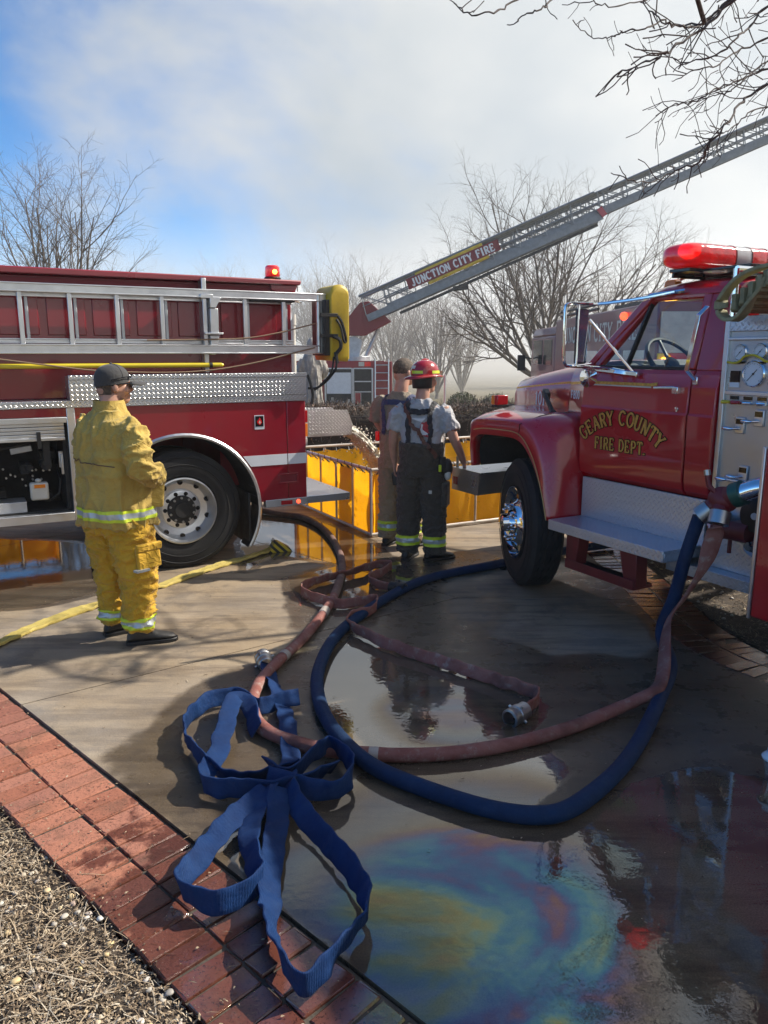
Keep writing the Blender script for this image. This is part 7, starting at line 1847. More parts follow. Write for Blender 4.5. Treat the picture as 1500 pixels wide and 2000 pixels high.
me = solid(m, 0.010, 4); wrinkle(me, lambda p, n_: 0.010 * fold(p, 10, 10, 6, 4.0) + 0.006 * fold(p, 16, 16, 12, 6.0)); ts = finish(me, 'tshirt', 'tshirt', Hm)
tr = trousers(Hm, [[(s * 0.095, 0, 0.86, 0.125), (s * 0.108, 0.01, 0.62, 0.118), (s * 0.116, 0.02, 0.42, 0.112), (s * 0.122, 0.005, 0.25, 0.106), (s * 0.125, 0.0, 0.075, 0.102)] for s in (1, -1)], [(0.78, 0, 0, 0.185, 0.15), (0.90, 0, 0, 0.198, 0.162), (1.0, 0, 0, 0.20, 0.165), (1.085, 0, 0, 0.205, 0.17)], 'olive', 8.0, 0.014)
for z0, z1, mt in ((0.15, 0.178, 'lime'), (0.178, 0.215, 'silver'), (0.215, 0.243, 'lime')): band(tr, z0, z1, 'reflective_tape', mt, tr, 0.004)
for s in (1, -1):
    strap_on(ts, Hm, 'suspender', 'suspender', [(s * 0.10, -0.16, 1.02), (s * 0.10, -0.16, 1.12), (s * 0.10, -0.15, 1.25), (s * 0.105, -0.12, 1.36), (s * 0.112, -0.05, 1.42), (s * 0.115, 0.05, 1.40)], 0.045)
strap_on(ts, Hm, 'suspender', 'suspender', [(-0.11, -0.13, 1.36), (0.0, -0.15, 1.365), (0.11, -0.13, 1.36)], 0.05)
strap_on(ts, Hm, 'radio_strap', 'leather', [(-0.14, 0.0, 1.44), (-0.14, -0.09, 1.40), (-0.10, -0.16, 1.31), (-0.02, -0.17, 1.2), (0.06, -0.17, 1.1), (0.10, -0.18, 1.05)], 0.034, 0.005, 0.013)
strap_on(tr, Hm, 'radio_strap', 'leather', [(0.09, -0.2, 1.07), (0.14, -0.19, 1.02), (0.18, -0.16, 0.97)], 0.034, 0.005, 0.008)
# print on the back of the shirt
def decal(name, mat, pts, off):
    vs = []
    for x, z in pts:
        loc, nn, i_, d_ = near(ts, Vector((x, -0.2, z))); vs.append(loc + nn * off)
    c = sum(vs, Vector()) / len(vs); m = MB(); m.add([c] + vs, [(0, i + 1, (i + 1) % len(vs) + 1) for i in range(len(vs))]); return m.build(name, M_[mat], ts, smooth=0, fixn=False)
M_['printred'] = simple('red_print', (0.40, 0.03, 0.04), 0.8, vary=0.3, scale=40); M_['printwhite'] = simple('white_print', (0.66, 0.66, 0.66), 0.8)
decal('shirt_print', 'printwhite', [(-0.06, 1.31), (-0.03, 1.325), (0.03, 1.325), (0.06, 1.31), (0.055, 1.295), (0.0, 1.308), (-0.055, 1.295)], 0.004)
decal('shirt_print', 'printred', [(0.055 * cos(radians(t)) * (1.0 if t % 90 else 1.15) + 0.045, 1.20 + 0.07 * sin(radians(t)) * (0.72 if (t // 22) % 2 else 1.05)) for t in range(0, 360, 22)], 0.004)
decal('shirt_print', 'printwhite', [(0.04 + 0.036 * cos(radians(t)), 1.20 + 0.045 * sin(radians(t))) for t in range(0, 360, 30)], 0.006)
# belt gear
m = MB(); m.boxm(Matrix.Translation((0.205, -0.10, 0.90)) @ Matrix.Rotation(radians(35), 4, 'Z'), 0.055, 0.045, 0.14); rd = m.build('radio', M_['black'], Hm, bevel=0.01); m = MB(); m.cyl((0.205, -0.115, 0.97), (0.235, -0.12, 1.14), 0.007, 0.004); m.build('antenna', M_['black'], rd); m = MB(); m.boxm(Matrix.Translation((0.19, -0.135, 0.87)) @ Matrix.Rotation(radians(35), 4, 'Z'), 0.022, 0.02, 0.06); m.build('tag', M_['lime'], rd, bevel=0.004)
m = MB(); m.sphere((0.235, -0.02, 0.86), 0.05, 12, 8, (1.0, 1.2, 1.7)); gv = m.build('glove', M_['black'], Hm); m = MB(); m.sphere((0.245, -0.05, 0.80), 0.03, 10, 8, (1, 1, 1.6)); m.build('glove_cuff', M_['offwhite'], gv)
m = MB(); m.boxm(Matrix.Translation((0.222, 0.0, 0.62)) @ Matrix.Rotation(radians(88), 4, 'Z'), 0.16, 0.05, 0.22); m.build('cargo_pocket', M_['olive'], tr, bevel=0.016, segs=3)
m = MB(); m.boxm(Matrix.Translation((0.105, -0.128, 0.655)) @ Matrix.Rotation(radians(4), 4, 'Z'), 0.028, 0.006, 0.03); m.build('patch', M_['offwhite'], tr)
boot(Hm, (0.125, 0.03, 0), radians(-48), mat='black'); boot(Hm, (-0.12, 0.02, 0), radians(-8), mat='black')
# handset held in the left hand
HS = thing('radio_case', 'black radio case held at the side of the person in the red helmet', 'radio', Hp, Hr)
m = MB(); m.boxm(Matrix.Translation((-0.235, 0.085, 0.735)) @ Matrix.Rotation(radians(-8), 4, 'Y'), 0.10, 0.07, 0.12); m.build('case', M_['black'], HS, bevel=0.01)
m = MB(); m.tube(catmull([(-0.27, 0.085, 0.79), (-0.265, 0.09, 0.835), (-0.235, 0.09, 0.845), (-0.205, 0.085, 0.79)], 6), 0.007, 6); m.build('handle', M_['black'], HS)
# helmet
m = MB(); rr = []
for k in range(14):
    t = radians(90 * k / 13); rr.append([Rh @ Vector((0.112 * cos(t) ** 0.8 * cos(a_), -0.005 + 0.138 * cos(t) ** 0.8 * sin(a_), 0.045 + 0.125 * sin(t))) for a_ in [2 * pi * i / 36 for i in range(36)]])
m.rings(rr); hl = m.build('helmet', M_['helmet'], Hm, smooth=60)
m = MB(); b0, b1 = [], []
for i in range(48):
    a_ = 2 * pi * i / 48; ext = 0.026 + 0.042 * max(0, -sin(a_)) ** 2 + 0.022 * max(0, sin(a_)) ** 2
    b0.append(Rh @ Vector((0.111 * cos(a_), -0.005 + 0.137 * sin(a_), 0.047))); b1.append(Rh @ Vector(((0.112 + ext * 0.8) * cos(a_), -0.005 + (0.138 + ext) * sin(a_), 0.030 - 0.022 * max(0, -sin(a_)))))
m.rings([b0, b1], caps=False); bm_ = m.build('helmet_brim', M_['helmet'], hl, smooth=60); md = bm_.modifiers.new('t', 'SOLIDIFY'); md.thickness = 0.007
for s in range(3):
    a0 = radians(90 * s + 205); m = MB(); m.rings([[Rh @ Vector((1.015 * 0.112 * cos(t) ** 0.8 * cos(a0 + u), -0.005 + 1.015 * 0.138 * cos(t) ** 0.8 * sin(a0 + u), 0.045 + 0.126 * sin(t))) for u in [radians(-26 + 52 * i / 10) for i in range(11)]] for t in (radians(4), radians(15))], caps=False, closed=False); m.build('helmet_tape', M_['lime'], hl, smooth=60, fixn=False)
m = MB(); m.tube([Rh @ Vector((0.013 * 0, -0.12 + 0.24 * i / 10, 0.045 + 0.128 * sin(radians(12 + 156 * i / 10)))) for i in range(11)], 0.011, 8); m.build('helmet_ridge', M_['helmet'], hl)
m = MB(); m.rings([[Rh @ Vector((0.060 * sin(u) * 1.02, -0.005 - 0.139 * cos(u) * (0.98 - 0.1 * k), 0.095 + 0.025 * k)) for u in [radians(-22 + 44 * i / 8) for i in range(9)]] for k in (0, 1)], caps=False, closed=False); m.build('helmet_sticker', M_['offwhite'], hl, smooth=60, fixn=False)
m = MB(); rr = []
for z, k in ((0.045, 1.03), (0.0, 1.06), (-0.04, 1.03), (-0.075, 0.98)): rr.append([Rh @ Vector((0.088 * k * sin(u), -0.012 - 0.110 * k * cos(u), z)) for u in [radians(-100 + 200 * i / 24) for i in range(25)]])
m.rings(rr, caps=False, closed=False); nk = m.build('helmet_ear_flap', M_['black'], hl, smooth=60); md = nk.modifiers.new('t', 'SOLIDIFY'); md.thickness = 0.008
M_['visor'] = glass_mat('face_shield', (0.85, 0.8, 0.6), 0.25, 0.1)
m = MB(); m.rings([[Rh @ Vector((0.135 * sin(u), -0.0 + 0.165 * cos(u), z)) for u in [radians(-55 + 110 * i / 12) for i in range(13)]] for z in (0.075, 0.015)], caps=False, closed=False); m.build('face_shield', M_['visor'], hl, smooth=60)
m = MB(); rr = []
for k in range(5): rr.append([Rh @ Vector((0.079 * sin(u), -0.010 - 0.100 * cos(u), -0.07 + 0.1 * k / 4)) for u in [radians(-80 + 160 * i / 16) for i in range(17)]])
m.rings(rr, caps=False, closed=False); m.build('hair', M_['hair'], Hm, smooth=60)

# ---------------------------------------------------------------- bareheaded firefighter in tan
Tp = (0.16, 7.32, 0.0); Tr = radians(-28)
mb = MB(); HC = Vector((0.01, 0.05, 1.675)); hy = radians(-30)
Rh = head(mb, HC, hy, 1.03)
limb(mb, [(0, -0.01, 1.44, 0.072), (0.005, 0.0, 1.54, 0.066), (0.01, 0.03, 1.62, 0.063)])
stack(mb, [(0.88, 0, 0, 0.16, 0.11), (1.0, 0, 0.01, 0.17, 0.125), (1.2, 0, 0.01, 0.17, 0.125), (1.34, 0, 0.0, 0.18, 0.115), (1.43, 0, -0.01, 0.17, 0.09), (1.48, 0, -0.01, 0.085, 0.06)])
for s in (1, -1): limb(mb, [(s * 0.10, 0, 0.90, 0.09), (s * 0.11, 0.02, 0.5, 0.06), (s * 0.12, 0, 0.1, 0.045)])
for s in (1, -1):
    limb(mb, [(s * 0.19, -0.01, 1.42, 0.06), (s * 0.25, 0.0, 1.22, 0.047), (s * 0.20, 0.16, 1.06, 0.038), (s * 0.12, 0.25, 1.03, 0.03)], 6)
    hand(mb, (s * 0.115, 0.255, 1.03), (-s * 0.9, 0.3, 0), (0, -1, -0.2), (0, 0.2, 1), 0.8)
body = finish(solid(mb, 0.0075, 2), 'person', 'skin', None); body.location = Tp; body.rotation_euler = (0, 0, Tr)
tag(body, 'bareheaded person with short brown hair in tan shirt, suspenders and tan turnout trousers', 'person')
Tn = body
m = MB(); stack(m, [(0.98, 0, 0.0, 0.19, 0.15), (1.12, 0, 0.005, 0.195, 0.15), (1.25, 0, 0.0, 0.20, 0.145), (1.37, 0, -0.01, 0.205, 0.125), (1.43, 0, -0.012, 0.178, 0.10), (1.47, 0, -0.01, 0.108, 0.082), (1.50, 0, -0.005, 0.082, 0.078)], 2.4)
for s in (1, -1): limb(m, [(s * 0.155, -0.01, 1.41, 0.078), (s * 0.215, -0.01, 1.36, 0.084), (s * 0.25, 0.0, 1.27, 0.08), (s * 0.262, 0.01, 1.21, 0.078)], 5, 20)
me = solid(m, 0.010, 4); wrinkle(me, lambda p, n_: 0.006 * fold(p, 10, 10, 6, 14.0) + 0.004 * fold(p, 16, 16, 12, 16.0)); ts2 = finish(me, 'tshirt', 'khakishirt', Tn)
tr = trousers(Tn, [[(s * 0.10, 0, 0.86, 0.13), (s * 0.112, 0.01, 0.62, 0.122), (s * 0.12, 0.02, 0.42, 0.114), (s * 0.125, 0.005, 0.25, 0.108), (s * 0.128, 0.0, 0.08, 0.104)] for s in (1, -1)], [(0.78, 0, 0, 0.19, 0.155), (0.90, 0, 0, 0.20, 0.165), (1.02, 0, 0, 0.205, 0.17), (1.10, 0, 0, 0.21, 0.172)], 'tan', 12.0, 0.015)
for z0, z1, mt in ((0.16, 0.188, 'lime'), (0.188, 0.225, 'silver'), (0.225, 0.253, 'lime')): band(tr, z0, z1, 'reflective_tape', mt, tr, 0.004)
for s in (1, -1):
    strap_on(ts2, Tn, 'suspender', 'navyweb', [(s * 0.11, -0.17, 1.04), (s * 0.115, -0.165, 1.15), (s * 0.12, -0.15, 1.28), (s * 0.125, -0.12, 1.39), (s * 0.13, -0.04, 1.455), (s * 0.125, 0.06, 1.43)], 0.045)
strap_on(ts2, Tn, 'suspender', 'navyweb', [(-0.12, -0.12, 1.40), (0.0, -0.15, 1.41), (0.12, -0.12, 1.40)], 0.05)
m = MB(); m.boxm(Matrix.Translation((-0.175, -0.145, 1.085)) @ Matrix.Rotation(radians(-30), 4, 'Z'), 0.035, 0.03, 0.09); m.build('suspender_clip', M_['red_lens'], Tn, bevel=0.006)
boot(Tn, (0.125, 0.03, 0), radians(-20), mat='black'); boot(Tn, (-0.125, 0.02, 0), radians(-5), mat='black')
bm = bmesh.new(); bmesh.ops.create_icosphere(bm, subdivisions=5, radius=1.0)
bmesh.ops.delete(bm, geom=[v for v in bm.verts if v.co.z < -0.42 + 0.75 * max(0, v.co.y) + (0.25 if v.co.y > 0.55 else 0) or (v.co.y > 0.72)], context='VERTS')
for v in bm.verts:
    k = 1 + 0.035 * mnoise.noise(v.co * 14) + 0.02 * mnoise.noise(v.co * 40); v.co = Rh @ Vector((v.co.x * 0.0825 * k, -0.008 + v.co.y * 0.104 * k, 0.030 + v.co.z * 0.100 * k))
me = bpy.data.meshes.new('hair'); bm.to_mesh(me); bm.free(); finish(me, 'hair', 'hair', Tn)
m = MB()
for s in (-1, 1): m.tube([Rh @ Vector(p) for p in ((s * 0.082, -0.03, 0.0), (s * 0.083, 0.04, 0.006), (s * 0.074, 0.095, 0.004))], 0.003, 6); m.boxm(Rh @ Matrix.Translation((s * 0.038, 0.105, -0.002)) @ Matrix.Rotation(radians(-s * 18), 4, 'Z'), 0.058, 0.004, 0.036)
m.build('sunglasses', M_['blackgloss'], Tn, bevel=0.002)

# ================================================================ bare winter trees
M_['bark'] = simple('bark', (0.135, 0.11, 0.09), 0.9, vary=0.35, scale=12, bump=0.5, bscale=30)
M_['bark_far'] = simple('haze_paled_bark', (0.24, 0.21, 0.18), 0.9, vary=0.3, scale=6)  # bark colour lightened to add to the smoke's fading of far trees
M_['twig'] = simple('dark_twig', (0.045, 0.03, 0.027), 0.85, vary=0.3, scale=30)
def branch_path(rnd, p, d, L, segs, wander, lift):
    pts = [p.copy()]; d = d.normalized()
    for i in range(segs):
        d = (d + Vector((rnd.uniform(-1, 1), rnd.uniform(-1, 1), rnd.uniform(-1, 1))) * wander + Vector((0, 0, lift))).normalized()
        p = p + d * (L / segs); pts.append(p.copy())
    return pts, d
def grow(mb, rnd, p, d, L, r, lvl, cfg):
    c = cfg[lvl]; pts, de = branch_path(rnd, p, d, L, c['seg'], c['wander'], c['lift'])
    N = len(pts); rs = [max(0.0025 if lvl > 1 else 0.004, r * (1 - 0.75 * i / (N - 1))) for i in range(N)]
    mb.tube(pts, rs, c['n'], caps=False)
    if lvl + 1 >= len(cfg): return
    k = c['kids']
    for j in range(k):
        f = c['from'] + (1 - c['from']) * (j + rnd.random() * 0.8) / k; f = min(f, 0.99)
        i = min(int(f * (N - 1)), N - 2); t = f * (N - 1) - i
        q = pts[i].lerp(pts[i + 1], t); ax = (pts[i + 1] - pts[i]).normalized()
        a, b = frame_from(ax); th = j * 2.4 + rnd.uniform(-0.6, 0.6); sp_ = rnd.uniform(*c['angle'])
        nd = ax * cos(sp_) + (a * cos(th) + b * sin(th)) * sin(sp_)
        grow(mb, rnd, q, nd, L * rnd.uniform(*c['ratio']) * (1.1 - 0.45 * f), max(0.0028, rs[i] * 0.62), lvl + 1, cfg)
def bare_tree(name, label, loc, H, seed, style='fan', mat='bark', kids=(9, 7, 6, 5), group=None, scale_r=1.0):
    rnd = random.Random(seed); t = thing(name, label, 'tree', loc, 0.0, group)
    tr_h = H * {'fan': 0.16, 'up': 0.22, 'thicket': 0.05}[style]; r0 = H * 0.018 * scale_r
    m = MB(); tp = [Vector((0, 0, -0.15)), Vector((0.02, 0.01, tr_h * 0.5)), Vector((0.03, -0.02, tr_h))]
    m.tube(tp, [r0 * 1.35, r0 * 1.05, r0], 10); m.build('trunk', M_[mat], t, smooth=60)
    m = MB()
    cfg = [dict(seg=9, wander=0.10, lift=0.02 if style == 'fan' else 0.06, n=6, kids=kids[1], angle=(0.35, 0.8), ratio=(0.38, 0.62), **{'from': 0.22}),
           dict(seg=7, wander=0.16, lift=0.03, n=5, kids=kids[2], angle=(0.4, 0.9), ratio=(0.35, 0.6), **{'from': 0.2}),
           dict(seg=5, wander=0.22, lift=0.03, n=4, kids=kids[3], angle=(0.4, 0.95), ratio=(0.35, 0.65), **{'from': 0.15}),
           dict(seg=4, wander=0.28, lift=0.02, n=3, kids=0, angle=(0.4, 0.9), ratio=(0.4, 0.6), **{'from': 0.2})]
    for j in range(kids[0]):
        th = 2 * pi * j / kids[0] + rnd.uniform(-0.3, 0.3); sp_ = rnd.uniform(0.35, 1.12) if style == 'fan' else rnd.uniform(0.12, 0.55)
        if j == 0: sp_ = 0.08
        L = (H - tr_h) * (1.02 if sp_ < 0.5 else 0.92) * rnd.uniform(0.85, 1.05)
        grow(m, rnd, tp[2] - Vector((0, 0, rnd.uniform(0, tr_h * 0.35))), Vector((cos(th) * sin(sp_), sin(th) * sin(sp_), cos(sp_))), L, r0 * 0.62, 0, cfg)
    m.build('crown', M_[mat], t, smooth=60, uv=False, fixn=False)
    return t
gz = lambda x, y: ground_h(x, y)
bare_tree('bare_tree', 'wide bare tree with spreading limbs behind the aerial ladder', (8.3, 41.0, gz(8.3, 41)), 10.6, 21, 'fan', 'bark', (15, 9, 8, 6), scale_r=0.9)
bare_tree('bare_tree', 'upright bare tree rising behind the tender roof', (-9.0, 22.0, gz(-9, 22)), 6.6, 5, 'up', 'bark', (10, 7, 6, 5), scale_r=0.75)
bare_tree('bare_tree', 'bare tree showing only its outer twigs past the tender roof edge', (-13.6, 24.0, gz(-13.6, 24)), 5.4, 9, 'up', 'bark', (8, 7, 6, 5), scale_r=0.8)
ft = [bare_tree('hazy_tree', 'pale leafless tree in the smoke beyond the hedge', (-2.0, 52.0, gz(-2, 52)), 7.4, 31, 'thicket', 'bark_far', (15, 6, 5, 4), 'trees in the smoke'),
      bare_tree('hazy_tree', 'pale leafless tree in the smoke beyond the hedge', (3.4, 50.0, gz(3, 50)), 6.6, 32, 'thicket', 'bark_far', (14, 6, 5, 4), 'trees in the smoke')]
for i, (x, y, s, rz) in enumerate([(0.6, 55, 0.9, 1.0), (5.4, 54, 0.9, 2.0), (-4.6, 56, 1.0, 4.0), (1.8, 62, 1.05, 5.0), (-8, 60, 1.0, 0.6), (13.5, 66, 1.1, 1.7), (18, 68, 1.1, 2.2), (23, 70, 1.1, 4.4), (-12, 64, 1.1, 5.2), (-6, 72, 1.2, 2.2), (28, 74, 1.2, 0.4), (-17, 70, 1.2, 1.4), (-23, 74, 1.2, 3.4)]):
    c = copy_tree(ft[i % 2]); c.location = (x, y, gz(x, y)); c.rotation_euler = (0, 0, rz); c.scale = (s, s, s)
# tree whose limbs hang over the pumper
OT = thing('overhanging_tree', 'bare dark tree leaning its knobbly twigs over the pumper light bar', 'tree', (0, 0, 0))
rt = random.Random(77); m = MB()
base = Vector((7.4, 7.6, 0.0)); m.tube([base + Vector((0, 0, -0.1)), base + Vector((-0.05, 0, 1.2)), base + Vector((-0.2, -0.05, 2.6)), base + Vector((-0.5, -0.2, 3.6))], [0.19, 0.15, 0.13, 0.10], 12); m.build('trunk', M_['bark'], OT, smooth=60)
m = MB(); fork = base + Vector((-0.5, -0.2, 3.5))
def knobby(pts, r0, r1, n=6):
    P = catmull(pts, 6); out = [P[0]]
    for i in range(1, len(P)): out.append(P[i] + Vector((rt.uniform(-1, 1), rt.uniform(-1, 1), rt.uniform(-1, 1))) * 0.011)
    N = len(out); m.tube(out, [(r0 + (r1 - r0) * i / (N - 1)) * (1.25 if i % 5 == 2 else 1.0) for i in range(N)], n, caps=False); return out
def twigs(P, r, dens, L0):
    for i in range(2, len(P) - 1):
        if rt.random() > dens: continue
        d = (P[i + 1] - P[i - 1]).normalized(); a, b = frame_from(d); th = rt.uniform(0, 2 * pi); sp_ = rt.uniform(0.5, 1.1)
        nd = d * cos(sp_) + (a * cos(th) + b * sin(th)) * sin(sp_); L = L0 * rt.uniform(0.4, 1.2)
        q = [P[i]]; dd = nd
        for k in range(4):
            dd = (dd + Vector((rt.uniform(-1, 1), rt.uniform(-1, 1), rt.uniform(-1, 1))) * 0.38).normalized(); q.append(q[-1] + dd * L / 4)
        rr_ = max(0.0024, r * 0.45); m.tube(q, [rr_, rr_ * 0.9, rr_ * 0.8, rr_ * 0.75, rr_ * 0.9], 4, caps=True)
        if rt.random() < 0.55 and L > 0.2:
            dd2 = (dd + Vector((rt.uniform(-1, 1), rt.uniform(-1, 1), rt.uniform(-1, 1))) * 0.9).normalized(); m.tube([q[2], q[2] + dd2 * L * 0.22, q[2] + dd2 * L * 0.4 + Vector((0, 0, 0.02))], [rr_ * 0.8, 0.002, 0.0026], 4, caps=True)
stems = []
for pts, r in LIMBS:
    P0 = Vector(pts[0]); right_of = [v for v in stems if v.x > P0.x + 0.25]
    if len(stems) < 2 or not right_of: root = [fork, fork.lerp(P0, 0.5) + Vector((0, 0, 0.35)), P0]; r_in = 0.045
    else:
        q0 = min(right_of, key=lambda v: (v - P0).length); root = [q0, q0.lerp(P0, 0.5) + Vector((0, 0, 0.08)), P0]; r_in = r * 1.6
    path_ = catmull([tuple(v) for v in root], 8); stems += path_[4:]
    if len(LIMBS[2][0]) and pts is not LIMBS[2][0]: m.tube(path_, [r_in + (r * 1.15 - r_in) * i / 16 for i in range(17)], 7, caps=False)
    r *= 0.72; P = knobby(pts, r, max(0.003, r * 0.32)); right = P0.x > 2.8
    twigs(P, r, 0.5 if right else 0.22, (0.34 if P0.z > 3.9 else 0.2) if right else 0.18)
for k in range(6):      # further limbs of the crown, above and beyond the frame
    e = base + Vector((rt.uniform(-1.5, 4.0), rt.uniform(-3.5, 4.0), rt.uniform(4.2, 7.5))); mid = fork.lerp(e, 0.5) + Vector((0, 0, rt.uniform(0.2, 0.8)))
    P = knobby([tuple(fork), tuple(mid), tuple(e)], 0.06, 0.012, 6); twigs(P, 0.02, 0.9, 1.0)
m.build('limbs', M_['twig'], OT, smooth=60, uv=False, fixn=False)

# ================================================================ hedge and shrubs
def leaf_mat(name, c0, c1, rough=0.7):
    m, nt, b, n, l = new_mat(name); at = n.new('ShaderNodeAttribute'); at.attribute_name = 'tone'
    l.new(ramp(n, l, at.outputs['Fac'], [(0.0, c0), (1.0, c1)]), b.inputs['Base Color']); b.inputs['Roughness'].default_value = rough; return m
M_['hedgeleaf'] = leaf_mat('dry_hedge_leaf', (0.055, 0.035, 0.025), (0.20, 0.13, 0.085)); M_['boxleaf'] = leaf_mat('evergreen_leaf', (0.035, 0.045, 0.018), (0.10, 0.115, 0.045))
def leafy(name, label, cat, loc, inside, n, size, mat, seed, twig_n=0, group=None):
    rnd = random.Random(seed); t = thing(name, label, cat, loc, 0.0, group); v, f, tn = [], [], []
    for i in range(n):
        p, nn = inside(rnd); s = size * rnd.uniform(0.6, 1.4); d = Vector((rnd.uniform(-1, 1), rnd.uniform(-1, 1), rnd.uniform(-0.6, 1))).normalized(); a, b = frame_from(d); o = len(v)
        v += [p - a * s * 0.4, p + d * s - b * s * 0.1, p + a * s * 0.4, p - d * s * 0.7]; f.append((o, o + 1, o + 2, o + 3)); tn.append(min(1, max(0, rnd.gauss(0.5, 0.28))))
    me = bpy.data.meshes.new('foliage'); me.from_pydata(v, [], f); tone_attr(me, tn, 4); mesh_obj('foliage', me, M_[mat], t)
    if twig_n:
        m = MB()
        for i in range(twig_n):
            p, nn = inside(rnd); d = Vector((rnd.uniform(-0.7, 0.7), rnd.uniform(-0.7, 0.7), rnd.uniform(0.4, 1.2))).normalized(); L = rnd.uniform(0.1, 0.3)
            m.tube([p - d * L * 0.5, p + d * L * 0.5 + Vector((rnd.uniform(-1, 1), rnd.uniform(-1, 1), 0)) * 0.03], 0.004, 3, caps=False)
        m.build('twigs', M_['bark'], t, uv=False, fixn=False)
    return t
def hedge_in(rnd):
    x = rnd.uniform(-3.2, 5.2); y = rnd.uniform(-0.5, 0.5); top = 0.98 + 0.08 * mnoise.noise(Vector((x * 1.5, y * 2, 0))) - 0.35 * ss(-2.0, -3.2, x); z = top * (1 - rnd.random() ** 2.2)
    k = 1 - 0.25 * (z / top) ** 4; return Vector((x, y * k, z)), None
hd = leafy('hedge', 'clipped brown winter hedge behind the orange tank', 'hedge', (0, 13.3, 0), hedge_in, 17000, 0.032, 'hedgeleaf', 41, 4500)
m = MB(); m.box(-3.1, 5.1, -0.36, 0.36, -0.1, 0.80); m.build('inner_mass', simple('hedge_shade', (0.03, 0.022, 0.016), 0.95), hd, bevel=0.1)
for i, (x, y, r, h) in enumerate(((2.45, 24.0, 0.58, 0.62), (3.55, 24.6, 0.55, 0.6))):
    def ball(rnd, r=r, h=h):
        d = Vector((rnd.gauss(0, 1), rnd.gauss(0, 1), rnd.gauss(0, 1))).normalized(); k = rnd.random() ** 0.25 * (1 + 0.10 * mnoise.noise(d * 3.0)); return Vector((d.x * r * k, d.y * r * k, max(0.0, 0.75 + d.z * h * k))), None
    leafy('round_shrub', 'rounded evergreen shrub beyond the hedge' + (', beside the pumper fender' if i else ', beside the person in the red helmet'), 'shrub', (x, y, gz(x, y) + 0.1), ball, 6500, 0.04, 'boxleaf', 50 + i, 300)

# ================================================================ stone statue behind the tender
M_['stone'] = simple('weathered_stone', (0.36, 0.34, 0.31), 0.9, vary=0.2, scale=8, bump=0.5, bscale=25, dirt=(0.15, 0.14, 0.12), damt=0.6)
ST = thing('stone_statue', 'grey stone statue of a robed figure on a plinth behind the tender', 'statue', (-1.33, 14.5, 0.0), radians(15))
m = MB(); m.box(-0.32, 0.32, -0.32, 0.32, -0.1, 0.55); m.box(-0.26, 0.26, -0.26, 0.26, 0.55, 0.72); m.build('plinth', M_['stone'], ST, bevel=0.02)
m = MB()
rows = []
for z, rx, ry in ((0.72, 0.20, 0.17), (0.85, 0.195, 0.165), (1.1, 0.175, 0.15), (1.35, 0.165, 0.14), (1.55, 0.175, 0.135), (1.72, 0.185, 0.125), (1.83, 0.15, 0.10), (1.88, 0.07, 0.07)): rows.append((z, 0, 0, rx, ry))
stack(m, rows); limb(m, [(0, 0, 1.85, 0.06), (0, 0.01, 1.93, 0.058)]); s_ = MB(); s_.sphere((0, 0.015, 2.02), 1.0, 18, 12, (0.082, 0.095, 0.115)); m.add(s_.v, s_.f)
for s in (1, -1): limb(m, [(s * 0.17, 0, 1.74, 0.07), (s * 0.23, 0.02, 1.52, 0.075), (s * 0.18, 0.14, 1.42, 0.06), (s * 0.06, 0.2, 1.46, 0.05)])
me = solid(m, 0.014, 3); wrinkle(me, lambda p, n_: 0.016 * fold(p, 16, 16, 1.6, 3.0) * ss(1.85, 1.7, p.z) + 0.004 * mnoise.noise(p * 30)); finish(me, 'figure', 'stone', ST)

PO = thing('white_post', 'white pipe post with a short side arm behind the tender corner', 'post', (-1.42, 12.3, 0.0))
m = MB(); m.cyl((0, 0, -0.1), (0, 0, 2.42), 0.045, 0.042, 14); m.build('post', M_['offwhite'], PO); m = MB(); m.cyl((-0.16, 0, 2.34), (0.0, 0, 2.34), 0.025); m.cyl((0, 0, 2.28), (0, 0, 2.44), 0.055); m.build('cap', M_['offwhite'], PO)
MP = thing('marker_pole', 'thin metal rod standing beside the orange tank rail', 'pole', (0.675, 8.62, 0.0))
m = MB(); m.cyl((0, 0, 0.0), (0, 0, 1.62), 0.013, n=10); m.build('rod', M_['alu'], MP); m = MB(); m.cyl((0, 0, 0.0), (0, 0, 0.03), 0.06, n=16); m.build('foot', M_['steel'], MP)

# ================================================================ aerial ladder truck beyond the hedge
AT = thing('aerial_ladder_truck', 'distant ladder truck with open rear compartments under a raised aerial ladder', 'fire truck', (-1.0, 34.0, -1.0))
def ap(mb, name, mat, par=None, **k): return mb.build(name, M_[mat] if isinstance(mat, str) else mat, par or AT, **k)
m = MB(); m.box(-3.2, 1.35, 0.02, 9.0, 0.55, 2.50); ap(m, 'body', 'paint', bevel=0.02)
m = MB(); m.box(-3.2, 1.0, -0.02, 0.02, 2.25, 2.53); bnd = ap(m, 'upper_band', 'paint')
m = MB(); m.box(-0.10, 0.14, -0.06, -0.02, 2.30, 2.48); ap(m, 'tail_lamp', 'offwhite', bnd); m = MB(); m.box(0.16, 0.42, -0.06, -0.02, 2.30, 2.48); ap(m, 'tail_lamp', 'red_lens', bnd)
for x0, x1, nm in ((-1.52, -0.42, 'rear_compartment'), (-0.30, 0.46, 'side_compartment')):
    m = MB(); m.box(x0, x1, -0.01, 0.4, 0.62, 2.18); cpn = ap(m, nm, 'dark')
    m = MB(); m.box(x0 - 0.07, x0, -0.04, 0.02, 0.58, 2.22); m.box(x1, x1 + 0.07, -0.04, 0.02, 0.58, 2.22); m.box(x0, x1, -0.04, 0.02, 2.18, 2.23); m.box(x0, x1, -0.04, 0.02, 0.58, 0.63); ap(m, 'compartment_frame', 'alu', cpn)
m = MB(); m.box(-1.50, -0.44, -0.03, -0.012, 1.12, 2.03); ap(m, 'roll_door', 'white')
